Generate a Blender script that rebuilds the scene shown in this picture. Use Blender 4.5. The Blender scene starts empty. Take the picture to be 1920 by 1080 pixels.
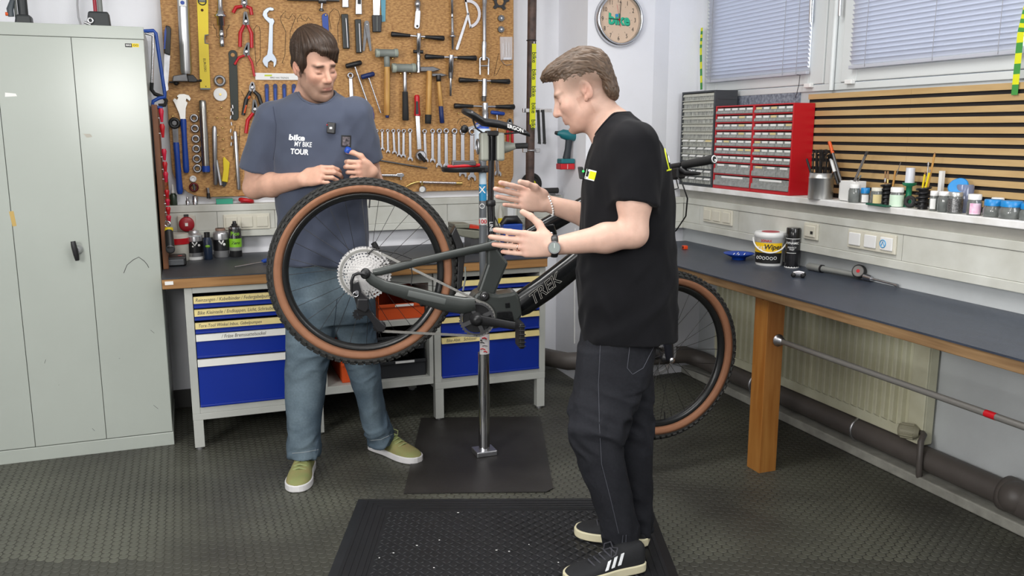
import bpy, bmesh, math, random
import numpy as np
from mathutils import Vector, Matrix, noise as mnoise

random.seed(7)
SC = bpy.context.scene
COL = SC.collection

# ---------------------------------------------------------------- camera
F_PX = 1613.0
PITCH = math.radians(10.37)
YAW = math.radians(20.7)
CAM = np.array([0.0, 0.0, 1.5])
cd = bpy.data.cameras.new('camera')
cd.sensor_width = 36.0
cd.lens = 36.0 * F_PX / 1920.0
cd.clip_start = 0.05
cam = bpy.data.objects.new('camera', cd)
cam.location = CAM
cam.rotation_euler = (math.pi / 2 - PITCH, 0, -YAW)
COL.objects.link(cam)
SC.camera = cam

# ---------------------------------------------------------------- world, lights, exposure
W = bpy.data.worlds.new('world')
SC.world = W
W.use_nodes = True
W.node_tree.nodes['Background'].inputs[0].default_value = (0.80, 0.88, 1.0, 1)
W.node_tree.nodes['Background'].inputs[1].default_value = 2.0


def area(name, loc, target, sx, sy, power, col=(1, 1, 1)):
    l = bpy.data.lights.new(name, 'AREA')
    l.shape = 'RECTANGLE'
    l.size = sx
    l.size_y = sy
    l.energy = power
    l.color = col
    o = bpy.data.objects.new(name, l)
    o.location = loc
    d = Vector(target) - Vector(loc)
    o.rotation_euler = d.to_track_quat('-Z', 'Y').to_euler()
    COL.objects.link(o)
    return o


area('softbox_light', (-2.25, 0.9, 1.95), (2.4, 3.0, 1.0), 0.9, 0.9, 78, (1.0, 0.99, 0.97))
area('softbox_light', (-0.50, 0.0, 1.83), (0.9, 4.0, 1.35), 0.5, 0.5, 26, (1.0, 0.985, 0.96))
area('softbox_light', (2.25, 0.35, 2.2), (0.9, 4.3, 1.3), 0.9, 0.8, 24, (0.98, 0.985, 1.0))
area('ceiling_tube_light', (0.95, 2.75, 2.8), (0.95, 2.75, 0), 2.0, 0.5, 40, (1.0, 0.99, 0.97))
area('ceiling_tube_light', (0.3, 0.9, 2.8), (0.3, 0.9, 0), 2.0, 0.5, 18, (1.0, 0.99, 0.97))
SC.view_settings.view_transform = 'Standard'
SC.view_settings.look = 'None'
SC.view_settings.gamma = 1.0
SC.view_settings.use_curve_mapping = False
SC.view_settings.exposure = 0.0

# ---------------------------------------------------------------- measuring helpers (photo pixel -> point on a real plane)
_r = np.array([math.cos(YAW), -math.sin(YAW), 0.0])
_fh = np.array([math.sin(YAW), math.cos(YAW), 0.0])
_z = np.array([0.0, 0.0, 1.0])
_fw = _fh * math.cos(PITCH) - _z * math.sin(PITCH)
_up = _fh * math.sin(PITCH) + _z * math.cos(PITCH)


def ray(x, y):
    return _fw + _r * (x - 960.0) / F_PX - _up * (y - 540.0) / F_PX


def onx(x, y, X):
    d = ray(x, y); return CAM + d * (X / d[0])


def ony(x, y, Y):
    d = ray(x, y); return CAM + d * (Y / d[1])


def onz(x, y, Z=0.0):
    d = ray(x, y); return CAM + d * ((Z - 1.5) / d[2])


def onf(x, y, D):                      # on the upright plane at horizontal distance D ahead
    d = ray(x, y); return CAM + d * (D / (d @ _fh))


def onpl(x, y, p0, n):
    d = ray(x, y); return CAM + d * (((np.array(p0) - CAM) @ n) / (d @ n))


def V3(*a):
    return np.array(a, float)


def unit(v):
    v = np.asarray(v, float); return v / max(1e-9, np.linalg.norm(v))


# ---------------------------------------------------------------- materials
MATS = {}


def mat(name, col, rough=0.5, metal=0.0, var=0.0, scale=20.0, bump=0.0, bscale=60.0, spec=0.5, col2=None,
        stretch=None, alpha=1.0, trans=0.0, emit=None, attr=False, coat=0.0, detail=4.0, sheen=0.0):
    if name in MATS:
        return MATS[name]
    m = bpy.data.materials.new(name)
    m.use_nodes = True
    nt = m.node_tree
    bs = nt.nodes['Principled BSDF']
    c = tuple(col) + (1.0,)
    bs.inputs['Base Color'].default_value = c
    bs.inputs['Roughness'].default_value = rough
    bs.inputs['Metallic'].default_value = metal
    bs.inputs['Specular IOR Level'].default_value = spec
    bs.inputs['Alpha'].default_value = alpha
    bs.inputs['Transmission Weight'].default_value = trans
    bs.inputs['Coat Weight'].default_value = coat
    bs.inputs['Sheen Weight'].default_value = sheen
    if emit:
        bs.inputs['Emission Color'].default_value = tuple(emit) + (1,)
        bs.inputs['Emission Strength'].default_value = 1.0
    m.diffuse_color = c

    def coords(sc):
        tc = nt.nodes.new('ShaderNodeTexCoord')
        mp = nt.nodes.new('ShaderNodeMapping')
        st = stretch or (1, 1, 1)
        mp.inputs['Scale'].default_value = (sc * st[0], sc * st[1], sc * st[2])
        nt.links.new(tc.outputs['Object'], mp.inputs['Vector'])
        n = nt.nodes.new('ShaderNodeTexNoise')
        n.inputs['Scale'].default_value = 1.0
        n.inputs['Detail'].default_value = detail
        nt.links.new(mp.outputs['Vector'], n.inputs['Vector'])
        return n
    src = None
    if attr:
        a = nt.nodes.new('ShaderNodeVertexColor')
        a.layer_name = 'Col'
        src = a.outputs['Color']
        nt.links.new(src, bs.inputs['Base Color'])
    if var > 0 or col2 is not None:
        n = coords(scale)
        rp = nt.nodes.new('ShaderNodeMapRange')
        rp.inputs['From Min'].default_value = 0.32
        rp.inputs['From Max'].default_value = 0.68
        nt.links.new(n.outputs['Fac'], rp.inputs['Value'])
        mx = nt.nodes.new('ShaderNodeMix')
        mx.data_type = 'RGBA'
        d = col2 if col2 is not None else tuple(max(0, x * (1 - var)) for x in col)
        if attr:
            mx.blend_type = 'MULTIPLY'
            mx.inputs[0].default_value = 1
            mp2 = nt.nodes.new('ShaderNodeMapRange')
            mp2.inputs['To Min'].default_value = 1 - var
            mp2.inputs['To Max'].default_value = 1.0
            nt.links.new(rp.outputs['Result'], mp2.inputs['Value'])
            nt.links.new(src, mx.inputs[6])
            nt.links.new(mp2.outputs['Result'], mx.inputs[7])
        else:
            mx.inputs[6].default_value = tuple(d) + (1,)
            mx.inputs[7].default_value = c
            nt.links.new(rp.outputs['Result'], mx.inputs[0])
        nt.links.new(mx.outputs[2], bs.inputs['Base Color'])
    if bump > 0:
        n = coords(bscale)
        b = nt.nodes.new('ShaderNodeBump')
        b.inputs['Strength'].default_value = min(1.0, bump)
        b.inputs['Distance'].default_value = 0.004
        nt.links.new(n.outputs['Fac'], b.inputs['Height'])
        nt.links.new(b.outputs['Normal'], bs.inputs['Normal'])
    MATS[name] = m
    return m


def srgb(r, g, b):
    f = lambda u: ((u / 255.0 + 0.055) / 1.055) ** 2.4 if u > 10 else u / 255.0 / 12.92
    return (f(r), f(g), f(b))


# ---------------------------------------------------------------- mesh builder
ORG = {}


class MB:
    def __init__(s):
        s.v = []; s.f = []; s.sm = []

    def raw(s, vs, fs, smooth=False):
        o = len(s.v)
        s.v.extend([tuple(p) for p in vs])
        s.f.extend([tuple(i + o for i in f) for f in fs])
        s.sm.extend([smooth] * len(fs))
        return s

    def box(s, lo, hi):
        x0, y0, z0 = lo; x1, y1, z1 = hi
        vs = [(x0, y0, z0), (x1, y0, z0), (x1, y1, z0), (x0, y1, z0), (x0, y0, z1), (x1, y0, z1), (x1, y1, z1), (x0, y1, z1)]
        return s.raw(vs, [(0, 3, 2, 1), (4, 5, 6, 7), (0, 1, 5, 4), (1, 2, 6, 5), (2, 3, 7, 6), (3, 0, 4, 7)])

    def obox(s, c, ax, ay, az):          # oriented box: centre and three half-axis vectors
        c = np.array(c, float); ax, ay, az = map(lambda q: np.array(q, float), (ax, ay, az))
        vs = [c + i * ax + j * ay + k * az for k in (-1, 1) for (i, j) in ((-1, -1), (1, -1), (1, 1), (-1, 1))]
        return s.raw(vs, [(0, 3, 2, 1), (4, 5, 6, 7), (0, 1, 5, 4), (1, 2, 6, 5), (2, 3, 7, 6), (3, 0, 4, 7)])

    def beam(s, a, b, w, h, upv=(0, 0, 1)):
        a = np.array(a, float); b = np.array(b, float)
        d = unit(b - a); u = np.array(upv, float)
        sd = unit(np.cross(d, u)); u = unit(np.cross(sd, d))
        return s.obox((a + b) / 2, (b - a) / 2, sd * w / 2, u * h / 2)

    def lathe(s, o, ax, prof, n=20, smooth=True, capa=True, capb=True):
        o = np.array(o, float); ax = unit(ax)
        t = np.array([1, 0, 0.]) if abs(ax[0]) < 0.8 else np.array([0, 1, 0.])
        u = unit(np.cross(ax, t)); w = np.cross(ax, u)
        vs = []; fs = []
        for (h, r) in prof:
            for k in range(n):
                a = 2 * math.pi * k / n
                vs.append(o + ax * h + (u * math.cos(a) + w * math.sin(a)) * r)
        m = len(prof)
        for i in range(m - 1):
            for k in range(n):
                k2 = (k + 1) % n
                fs.append((i * n + k, i * n + k2, (i + 1) * n + k2, (i + 1) * n + k))
        s.raw(vs, fs, smooth)
        if capa: s.raw(vs[:n], [tuple(range(n - 1, -1, -1))])
        if capb: s.raw(vs[-n:], [tuple(range(n))])
        return s

    def cyl(s, a, b, r, r2=None, n=16, smooth=True):
        a = np.array(a, float); b = np.array(b, float); L = np.linalg.norm(b - a)
        return s.lathe(a, b - a, [(0, r), (L, r if r2 is None else r2)], n, smooth)

    def tube(s, pts, r, n=10, closed=False, cap=True, flat=None):
        pts = [np.array(p, float) for p in pts]
        m = len(pts)
        rs = [r] * m if np.isscalar(r) else list(r)
        tang = []
        for i in range(m):
            if closed: t = pts[(i + 1) % m] - pts[i - 1]
            else: t = pts[min(i + 1, m - 1)] - pts[max(i - 1, 0)]
            tang.append(unit(t))
        if flat is not None:
            nrm = unit(flat)
        else:
            t0 = tang[0]
            nrm = unit(np.cross(t0, [0, 0, 1.] if abs(t0[2]) < 0.9 else [1., 0, 0]))
        vs = []; fs = []
        for i in range(m):
            nrm = unit(nrm - tang[i] * (nrm @ tang[i]))
            bi = np.cross(tang[i], nrm)
            ra, rb = (rs[i] if isinstance(rs[i], tuple) else (rs[i], rs[i]))
            for k in range(n):
                a = 2 * math.pi * k / n
                vs.append(pts[i] + nrm * math.cos(a) * ra + bi * math.sin(a) * rb)
        for i in range(m if closed else m - 1):
            j = (i + 1) % m
            for k in range(n):
                k2 = (k + 1) % n
                fs.append((i * n + k, i * n + k2, j * n + k2, j * n + k))
        s.raw(vs, fs, True)
        if cap and not closed:
            s.raw(vs[:n], [tuple(range(n - 1, -1, -1))]); s.raw(vs[-n:], [tuple(range(n))])
        return s

    def prism(s, pts, d):                # outline polygon in 3D, extruded by vector d
        pts = [np.array(p, float) for p in pts]; d = np.array(d, float); n = len(pts)
        vs = pts + [p + d for p in pts]
        return s.raw(vs, [tuple(range(n)), tuple(range(2 * n - 1, n - 1, -1))] + [(i, i + n, (i + 1) % n + n, (i + 1) % n) for i in range(n)])

    def ball(s, c, r, n=14, sq=(1, 1, 1), R=None):
        c = np.array(c, float); vs = []; fs = []
        m = n // 2
        for i in range(m + 1):
            p = math.pi * i / m
            for k in range(n):
                a = 2 * math.pi * k / n
                q = np.array([math.sin(p) * math.cos(a) * sq[0], math.sin(p) * math.sin(a) * sq[1], math.cos(p) * sq[2]]) * r
                if R is not None: q = R @ q
                vs.append(c + q)
        for i in range(m):
            for k in range(n):
                k2 = (k + 1) % n
                fs.append((i * n + k, (i + 1) * n + k, (i + 1) * n + k2, i * n + k2))
        return s.raw(vs, fs, True)

    def torus(s, c, ax, R, r, n=32, k=10, a0=0.0, a1=None):
        c = np.array(c, float); ax = unit(ax)
        t = np.array([0, 0, 1.]) if abs(ax[2]) < 0.8 else np.array([1., 0, 0])
        u = unit(np.cross(t, ax)); w = np.cross(ax, u)
        full = a1 is None
        m = n if full else n + 1
        pts = [c + (u * math.cos(a0 + (2 * math.pi if full else a1 - a0) * i / n) + w * math.sin(a0 + (2 * math.pi if full else a1 - a0) * i / n)) * R for i in range(m)]
        return s.tube(pts, r, k, closed=full, flat=ax)

    def build(s, name, m, parent=None, bev=0.0, label=None):
        me = bpy.data.meshes.new(name)
        v = np.array(s.v, float)
        if parent is not None:
            o = ORG[parent.name]
        else:
            o = np.array([(v[:, 0].min() + v[:, 0].max()) / 2, (v[:, 1].min() + v[:, 1].max()) / 2, v[:, 2].min()])
        me.from_pydata([tuple(p) for p in v - o], [], s.f)
        me.polygons.foreach_set('use_smooth', s.sm)
        bm = bmesh.new(); bm.from_mesh(me)
        bmesh.ops.recalc_face_normals(bm, faces=bm.faces[:])
        bm.to_mesh(me); bm.free()
        me.materials.append(m)
        ob = bpy.data.objects.new(name, me)
        COL.objects.link(ob)
        if parent is not None:
            ob.parent = parent
        else:
            ob.location = o
        ORG[ob.name] = o
        if bev > 0:
            b = ob.modifiers.new('bevel', 'BEVEL'); b.width = bev; b.segments = 2; b.limit_method = 'ANGLE'; b.angle_limit = 0.7
        if label: ob['label'] = label
        return ob


def thing(name, label, cat, loc, group=None):
    o = bpy.data.objects.new(name, None)
    o.empty_display_size = 0.05
    o.location = loc
    COL.objects.link(o)
    ORG[o.name] = np.array(loc, float)
    o['label'] = label; o['category'] = cat
    if group: o['group'] = group
    return o


def tag(o, label, cat, group=None):
    o['label'] = label; o['category'] = cat
    if group: o['group'] = group
    return o


def struct(o, label=None):
    o['kind'] = 'structure'
    if label: o['label'] = label
    return o


def place_copy(src, parent, delta=(0, 0, 0)):      # a copy of a part under a (copied) thing, sharing mesh data
    c = src.copy(); COL.objects.link(c); c.parent = parent
    c.location = tuple(np.array(src.location) + np.array(delta))
    ORG[c.name] = ORG[parent.name]
    return c


def copy_thing(src, loc, label, rotz=None):
    c = src.copy(); COL.objects.link(c); c.location = loc; c['label'] = label
    if rotz is not None: c.rotation_euler.z = rotz
    ORG[c.name] = np.array(loc, float)
    for ch in src.children:
        d = ch.copy(); COL.objects.link(d); d.parent = c
        for g in ch.children:
            e = g.copy(); COL.objects.link(e); e.parent = d
    return c


def text(s, m, parent, o, xd, yd, size, name='lettering', align='CENTER', depth=0.0006, bold=0.0, shear=0.0, xs=1.0):
    cu = bpy.data.curves.new('t', 'FONT')
    cu.body = s; cu.align_x = align; cu.align_y = 'CENTER'; cu.size = 1.0; cu.extrude = 0.0; cu.offset = bold; cu.shear = shear
    cu.resolution_u = 3
    t = bpy.data.objects.new('t', cu)
    COL.objects.link(t)
    dg = bpy.context.evaluated_depsgraph_get()
    me = bpy.data.meshes.new_from_object(t.evaluated_get(dg))
    bpy.data.objects.remove(t); bpy.data.curves.remove(cu)
    xd = unit(xd); yd = unit(yd); nn = np.cross(xd, yd)
    o = np.array(o, float)
    vs = [o + xd * v.co.x * size * xs + yd * v.co.y * size + nn * depth for v in me.vertices]
    fs = [tuple(p.vertices) for p in me.polygons]
    bpy.data.meshes.remove(me)
    if not fs: return None
    return MB().raw(vs, fs).build(name, m, parent)


# common materials
WHITE_WALL = mat('white_wall_paint', srgb(238, 239, 244), 0.75, var=0.05, scale=3, bump=0.15, bscale=220)
CREAM = mat('cream_plastic', srgb(216, 212, 196), 0.45, var=0.05, scale=6)
CHROME = mat('polished_steel', (0.60, 0.60, 0.62), 0.22, 1.0)
STEEL = mat('satin_steel', (0.56, 0.56, 0.58), 0.38, 1.0, var=0.15, scale=40)
DSTEEL = mat('dark_steel', (0.16, 0.16, 0.165), 0.42, 0.8, var=0.2, scale=40)
BLACKP = mat('black_plastic', (0.012, 0.012, 0.013), 0.42)
BLACKR = mat('black_rubber', (0.018, 0.018, 0.018), 0.75, bump=0.2, bscale=200)
REDP = mat('red_plastic', srgb(190, 22, 34), 0.35)
BLUEP = mat('blue_plastic', srgb(28, 70, 160), 0.4)
DBLUE = mat('dark_blue_grip', srgb(24, 44, 98), 0.45)
YELLOWP = mat('yellow_plastic', srgb(226, 200, 20), 0.4)
WHITEP = mat('white_plastic', srgb(232, 232, 230), 0.4)
GREYP = mat('grey_plastic', srgb(120, 124, 120), 0.5)
ORANGEP = mat('orange_plastic', srgb(214, 84, 24), 0.45)
BRASS = mat('brass', (0.75, 0.55, 0.2), 0.3, 1.0)
WOODH = mat('ash_handle_wood', srgb(206, 160, 88), 0.5, var=0.25, scale=18, stretch=(3, 3, 0.4), col2=srgb(176, 124, 60))
INK = mat('black_ink', (0.01, 0.01, 0.01), 0.6)
PAPER = mat('white_paper', srgb(235, 235, 232), 0.7)
GREYINK = mat('grey_pencil_ink', (0.09, 0.08, 0.07), 0.7)
GREENP = mat('green_plastic', srgb(24, 120, 84), 0.5)
TEAL = mat('teal_plastic', srgb(20, 104, 112), 0.45)

# ================================================================= THE ROOM
Y_BACK = 4.90
Y_COL = 4.53       # front of the wall column in the corner
X_WIN = 2.93
FLOORM = mat('dark_rubber_floor', srgb(62, 61, 53), 0.55, var=0.5, scale=2.2, col2=srgb(38, 37, 33), bump=0.1, bscale=90)
STUDM = mat('worn_floor_stud', srgb(88, 89, 78), 0.46, scale=1.6, col2=srgb(52, 51, 46), var=0.4, spec=0.45, detail=6.0)

floor = struct(MB().box((-2.7, -1.7, -0.1), (3.2, 5.0, 0.0)).build('floor', FLOORM), 'dark rubber floor moulded with round studs')
# round studs of the floor, hexagonal pitch 35 mm
PIT = 0.035
spots = []
for i in range(int(4.2 / (PIT * 0.866))):
    x = -1.2 + i * PIT * 0.866
    for j in range(int(3.5 / PIT)):
        y = 1.55 + (j + 0.5 * (i % 2)) * PIT
        if x > 2.86 or y > 4.88: continue
        d = np.array([x, y, 0.0]) - CAM
        dd = d @ _fw
        u = 960 + F_PX * (d @ _r) / dd; v = 540 - F_PX * (d @ _up) / dd
        if -60 < u < 1980 and v < 1150:
            spots.append((dd, x, y, u, v))
spots.sort()


def stud_mesh(mb, x, y, n=12, r=0.0155):
    t = [(x + r * math.cos(2 * math.pi * k / n), y + r * math.sin(2 * math.pi * k / n), 0.0013) for k in range(n)]
    b = [(x + (r + 0.0012) * math.cos(2 * math.pi * k / n), y + (r + 0.0012) * math.sin(2 * math.pi * k / n), 0.0) for k in range(n)]
    mb.raw(t + b, [tuple(range(n))] + [(k + n, (k + 1) % n + n, (k + 1) % n, k) for k in range(n)])


near = [s for s in spots if s[4] < 1085 and not (640 < s[3] < 1270)][:300]
nearset = set((s[1], s[2]) for s in near)
mb = MB(); stud_mesh(mb, 0, 0)
proto = None
for (_, x, y, u, v) in near:
    if proto is None:
        proto = mb.build('floor_stud', STUDM, floor); ob = proto
    else:
        ob = proto.copy(); COL.objects.link(ob); ob.parent = floor
    # shared mesh is stored relative to the floor origin
    ob.location = (x, y, 0)
mb = MB()
for (_, x, y, u, v) in spots:
    if (x, y) not in nearset: stud_mesh(mb, x, y, 10)
o = mb.build('floor_studs_beyond', STUDM, floor); o['kind'] = 'stuff'

GAP_WALL = mat('grey_lower_wall_paint', srgb(198, 202, 203), 0.7, var=0.1, scale=5, bump=0.15, bscale=120)
struct(MB().box((-2.7, Y_BACK, 0), (3.2, 5.0, 2.85)).build('wall_back', WHITE_WALL), 'white painted back wall behind the tool board')
mb = MB()
mb.prism([(2.15, Y_BACK, 0), (2.15, 4.50, 0), (2.575, 4.50, 0), (2.69, Y_COL, 0), (3.0, Y_COL, 0), (3.0, Y_BACK, 0)], (0, 0, 2.85))
struct(mb.build('wall_column', WHITE_WALL), 'white wall column in the corner carrying the clock')
struct(MB().box((-2.7, -1.7, 0), (-2.6, 4.9, 2.85)).build('wall_left', WHITE_WALL))
struct(MB().box((-2.7, -1.8, 0), (3.2, -1.7, 2.85)).build('wall_front', WHITE_WALL))
struct(MB().box((-2.7, -1.8, 2.85), (3.2, 5.0, 2.95)).build('ceiling', mat('white_ceiling', srgb(235, 235, 235), 0.8)))
mb = MB().box((2.97, -1.7, 0), (3.1, Y_COL, 0.8)).box((2.83, -1.7, 0.79), (3.1, Y_COL, 1.16)).box((2.95, -1.7, 1.15), (3.1, Y_COL, 1.70))
struct(mb.build('wall_right', GAP_WALL), 'grey-white parapet wall under the windows')
struct(MB().box((2.94, 3.66, 1.60), (2.95, 4.44, 1.69)).build('trim_1', mat('blue_grey_granite', srgb(150, 158, 170), 0.35, scale=70, col2=srgb(92, 98, 112), var=0.3)), 'blue-grey speckled stone strip under the window')
# concrete plinth along the right wall
struct(MB().box((2.85, -1.7, 0), (2.99, Y_COL, 0.045)).build('trim_2', mat('bare_concrete', srgb(158, 157, 148), 0.8, var=0.3, scale=14, bump=0.4, bscale=70), bev=0.006), 'bare concrete plinth along the right wall')
struct(MB().box((-2.6, 4.885, 0), (2.15, 4.9, 0.10)).build('baseboard_back', mat('dark_grey_base', srgb(74, 74, 72), 0.7)))

# ---- windows
FRAMEW = mat('white_window_frame', srgb(212, 216, 216), 0.35)
GLASS = mat('window_glass', (0.8, 0.9, 1.0), 0.05, alpha=0.14)


def zx_(x, y, X=X_WIN): return onx(x, y, X)


def window(n, ya, yb, zb):
    # ya > yb : far and near side
    mb = MB()
    w = 0.105
    mb.box((2.935, yb, zb), (2.985, yb + w, 2.72)).box((2.935, ya - w, zb), (2.985, ya, 2.72)).box((2.935, yb + w, zb), (2.985, ya - w, zb + 0.085)).box((2.935, yb + w, 2.63), (2.985, ya - w, 2.72))
    o = struct(mb.build('window_%d' % n, FRAMEW, bev=0.004))
    MB().box((2.958, yb + w, zb + 0.085), (2.963, ya - w, 2.63)).build('pane', GLASS, o)
    return o


w1a = 4.50; w1b = zx_(1541, 157)[1]; w2a = zx_(1574, 152)[1]; zb1 = zx_(1538, 157)[2]
window(1, w1a, w1b, zb1)
window(2, w2a, 1.75, zb1)
# fixed outer frame and mullion
mb = MB().box((2.94, 1.6, 1.69), (3.0, Y_COL, zb1 - 0.003)).box((2.94, w2a + 0.004, zb1 - 0.003), (3.0, w1b - 0.004, 2.85)).box((2.94, w1a + 0.004, zb1 - 0.003), (3.0, Y_COL, 2.85)).box((2.94, -1.7, 1.69), (3.0, 1.74, 2.85)).box((2.94, 1.74, 2.725), (3.0, Y_COL, 2.85))
struct(mb.build('trim_3', FRAMEW, bev=0.003), 'white fixed outer window frame and mullion')
MB().cyl((2.925, (w1b + w2a) / 2 - 0.012, 1.69), (2.925, (w1b + w2a) / 2 - 0.012, 2.85), 0.012).build('mullion_bead', FRAMEW, bpy.data.objects['trim_3'])
for k, (x, y) in enumerate(((1517, 160), (1594, 153))):
    p = zx_(x, y)
    struct(MB().box((2.915, p[1] - 0.024, p[2] - 0.012), (2.94, p[1] + 0.024, p[2] + 0.010)).build('trim_%d' % (4 + k), WHITEP, bev=0.004), 'white hinge cap at the foot of a window sash')
BLINDM = mat('white_blind_slat', srgb(200, 202, 210), 0.3, spec=0.6)
_nt = BLINDM.node_tree
_tr = _nt.nodes.new('ShaderNodeBsdfTranslucent'); _tr.inputs[0].default_value = srgb(206, 214, 236) + (1,)
_mx = _nt.nodes.new('ShaderNodeMixShader'); _mx.inputs[0].default_value = 0.2
_nt.links.new(_nt.nodes['Principled BSDF'].outputs[0], _mx.inputs[1]); _nt.links.new(_tr.outputs[0], _mx.inputs[2])
_nt.links.new(_mx.outputs[0], _nt.nodes['Material Output'].inputs['Surface'])
CORDM = mat('grey_blind_cord', srgb(150, 150, 155), 0.7)


def blind(label, ya, yb, zb, ztop, cords):
    t = thing('venetian_blind', label, 'blind', (2.91, (ya + yb) / 2, zb), 'venetian blinds in the windows')
    MB().box((2.902, yb, zb - 0.004), (2.924, ya, zb + 0.012)).build('bottom_rail', BLINDM, t, bev=0.003)
    a = math.radians(52); w = 0.0125
    n = int((ztop - zb - 0.02) / 0.0205)
    first = None
    for k in range(n):
        z = zb + 0.026 + k * 0.0205
        if first is None:
            c = np.array([2.913, (ya + yb) / 2, z]); L = (ya - yb) / 2
            vs = []
            for q in (-1, -0.35, 0.35, 1):
                bow = 0.002 * (1 - q * q)
                px = q * w * math.cos(a) - bow * math.sin(a); pz = -q * w * math.sin(a) - bow * math.cos(a)
                vs += [c + np.array([-px, -L, -pz]), c + np.array([-px, L, -pz])]
            vs2 = [v + np.array([0.0006, 0, 0.0003]) for v in vs]
            m_ = MB()
            for i in range(3):
                m_.raw([vs[2 * i], vs[2 * i + 1], vs[2 * i + 3], vs[2 * i + 2]], [(0, 1, 2, 3)], True)
            first = m_.build('slat', BLINDM, t)
        else:
            place_copy(first, t, (0, 0, k * 0.0205))
    for f in cords:
        y = yb + (ya - yb) * f
        MB().cyl((2.899, y, zb), (2.899, y, ztop), 0.0012, n=6).build('cord', CORDM, t)
    return t


b1a = zx_(1318, 148, 2.905)[1]; b1b = zx_(1512, 137, 2.905)[1]; zb = zx_(1450, 143, 2.905)[2]
blind('white slatted blind in the window nearer the clock', min(b1a, 4.47), b1b, zb, 2.60, (0.08, 0.2, 0.93))
b2a = zx_(1591, 127, 2.905)[1]; b2b = zx_(1912, 98, 2.905)[1] + 0.0
blind('white slatted blind in the window above the jars', b2a, b2b, zx_(1700, 118, 2.905)[2], 2.60, (0.1, 0.45, 0.88))
for (x, y, lab) in ((1519, 42, 'white lever handle of the window sash nearer the clock'), (1574, 30, 'white lever handle of the window sash above the slatted panel')):
    p = zx_(x, y, 2.90)
    t = thing('window_handle', lab, 'handle', p)
    MB().cyl(p, p + V3(0, 0.004, 0.16), 0.0075).build('grip', CHROME, t)
    MB().box((p[0] - 0.005, p[1] - 0.014, p[2] + 0.15), (2.936, p[1] + 0.022, p[2] + 0.20)).build('rosette', WHITEP, t, bev=0.004)
# thin aerial cable hanging from the blind's rail
pp = [zx_(x, y, 2.90) for x, y in ((1494, 140), (1500, 141), (1498, 158), (1494, 175), (1491, 183))]
tag(MB().tube(pp, 0.0018, 6).build('thin_cable', BLACKP), 'thin black cable hanging from the corner of the blind', 'cable')

# ---- window ledge
LEDGEW = mat('white_ledge_board', srgb(242, 242, 242), 0.5, scale=9, col2=srgb(214, 212, 206), var=0.15, detail=6)
LZ = 1.185
struct(MB().box((2.752, 1.2, LZ - 0.028), (2.95, Y_COL, LZ)).build('trim_6', LEDGEW, bev=0.003), 'white window ledge board holding jars and cabinets')
struct(MB().box((2.80, 1.2, 1.11), (2.95, Y_COL, LZ - 0.028)).build('trim_7', mat('ledge_support', srgb(184, 182, 174), 0.6, var=0.15, scale=12)), 'dirty white support strip under the ledge')

# ---- cable ducts
DUCTM = mat('cream_duct', srgb(210, 211, 203), 0.42, scale=7, col2=srgb(192, 192, 182), var=0.08, detail=6)


def duct(label, lo, hi, axis, joints):
    # axis 'x': duct runs along x, front faces -y ; axis 'y': runs along y, front faces -x
    t = thing('cable_duct', label, 'cable duct', ((lo[0] + hi[0]) / 2, (lo[1] + hi[1]) / 2, lo[2]))
    f = 0.014; zc0 = lo[2] + 0.038; zc1 = hi[2] - 0.036
    if axis == 'x':
        MB().box((lo[0], lo[1] + f, lo[2]), hi).build('channel', DUCTM, t)
        MB().box((lo[0], lo[1], zc1), (hi[0], lo[1] + f, hi[2])).build('upper_rim', DUCTM, t, bev=0.003)
        MB().box((lo[0], lo[1], lo[2]), (hi[0], lo[1] + f, zc0)).build('lower_rim', DUCTM, t, bev=0.003)
        xs = [lo[0]] + joints + [hi[0]]
        for a, b in zip(xs, xs[1:]):
            MB().box((a + 0.0012, lo[1] + 0.004, zc0 + 0.0015), (b - 0.0012, lo[1] + f, zc1 - 0.0015)).build('cover_panel', DUCTM, t)
    else:
        MB().box((lo[0] + f, lo[1], lo[2]), hi).build('channel', DUCTM, t)
        MB().box((lo[0], lo[1], zc1), (lo[0] + f, hi[1], hi[2])).build('upper_rim', DUCTM, t, bev=0.003)
        MB().box((lo[0], lo[1], lo[2]), (lo[0] + f, hi[1], zc0)).build('lower_rim', DUCTM, t, bev=0.003)
        ys = [lo[1]] + joints + [hi[1]]
        for a, b in zip(ys, ys[1:]):
            MB().box((lo[0] + 0.004, a + 0.0012, zc0 + 0.0015), (lo[0] + f, b - 0.0012, zc1 - 0.0015)).build('cover_panel', DUCTM, t)
    return t


duct('cream cable duct on the back wall under the tool board', (-0.12, 4.82, 0.94), (2.15, 4.899, 1.114), 'x', [ony(408, 420, 4.82)[0], ony(516, 420, 4.82)[0], 1.42, 1.86])
duct('cream cable duct along the right wall under the ledge', (2.78, 1.2, 0.925), (2.829, 4.49, 1.11), 'y', sorted([onx(x, 450, 2.78)[1] for x in (1309, 1382, 1692)] + [1.9]))
duct('short cream cable duct running across the corner column', (2.13, 4.45, 0.925), (2.779, 4.499, 1.11), 'x', [2.5])


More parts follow.
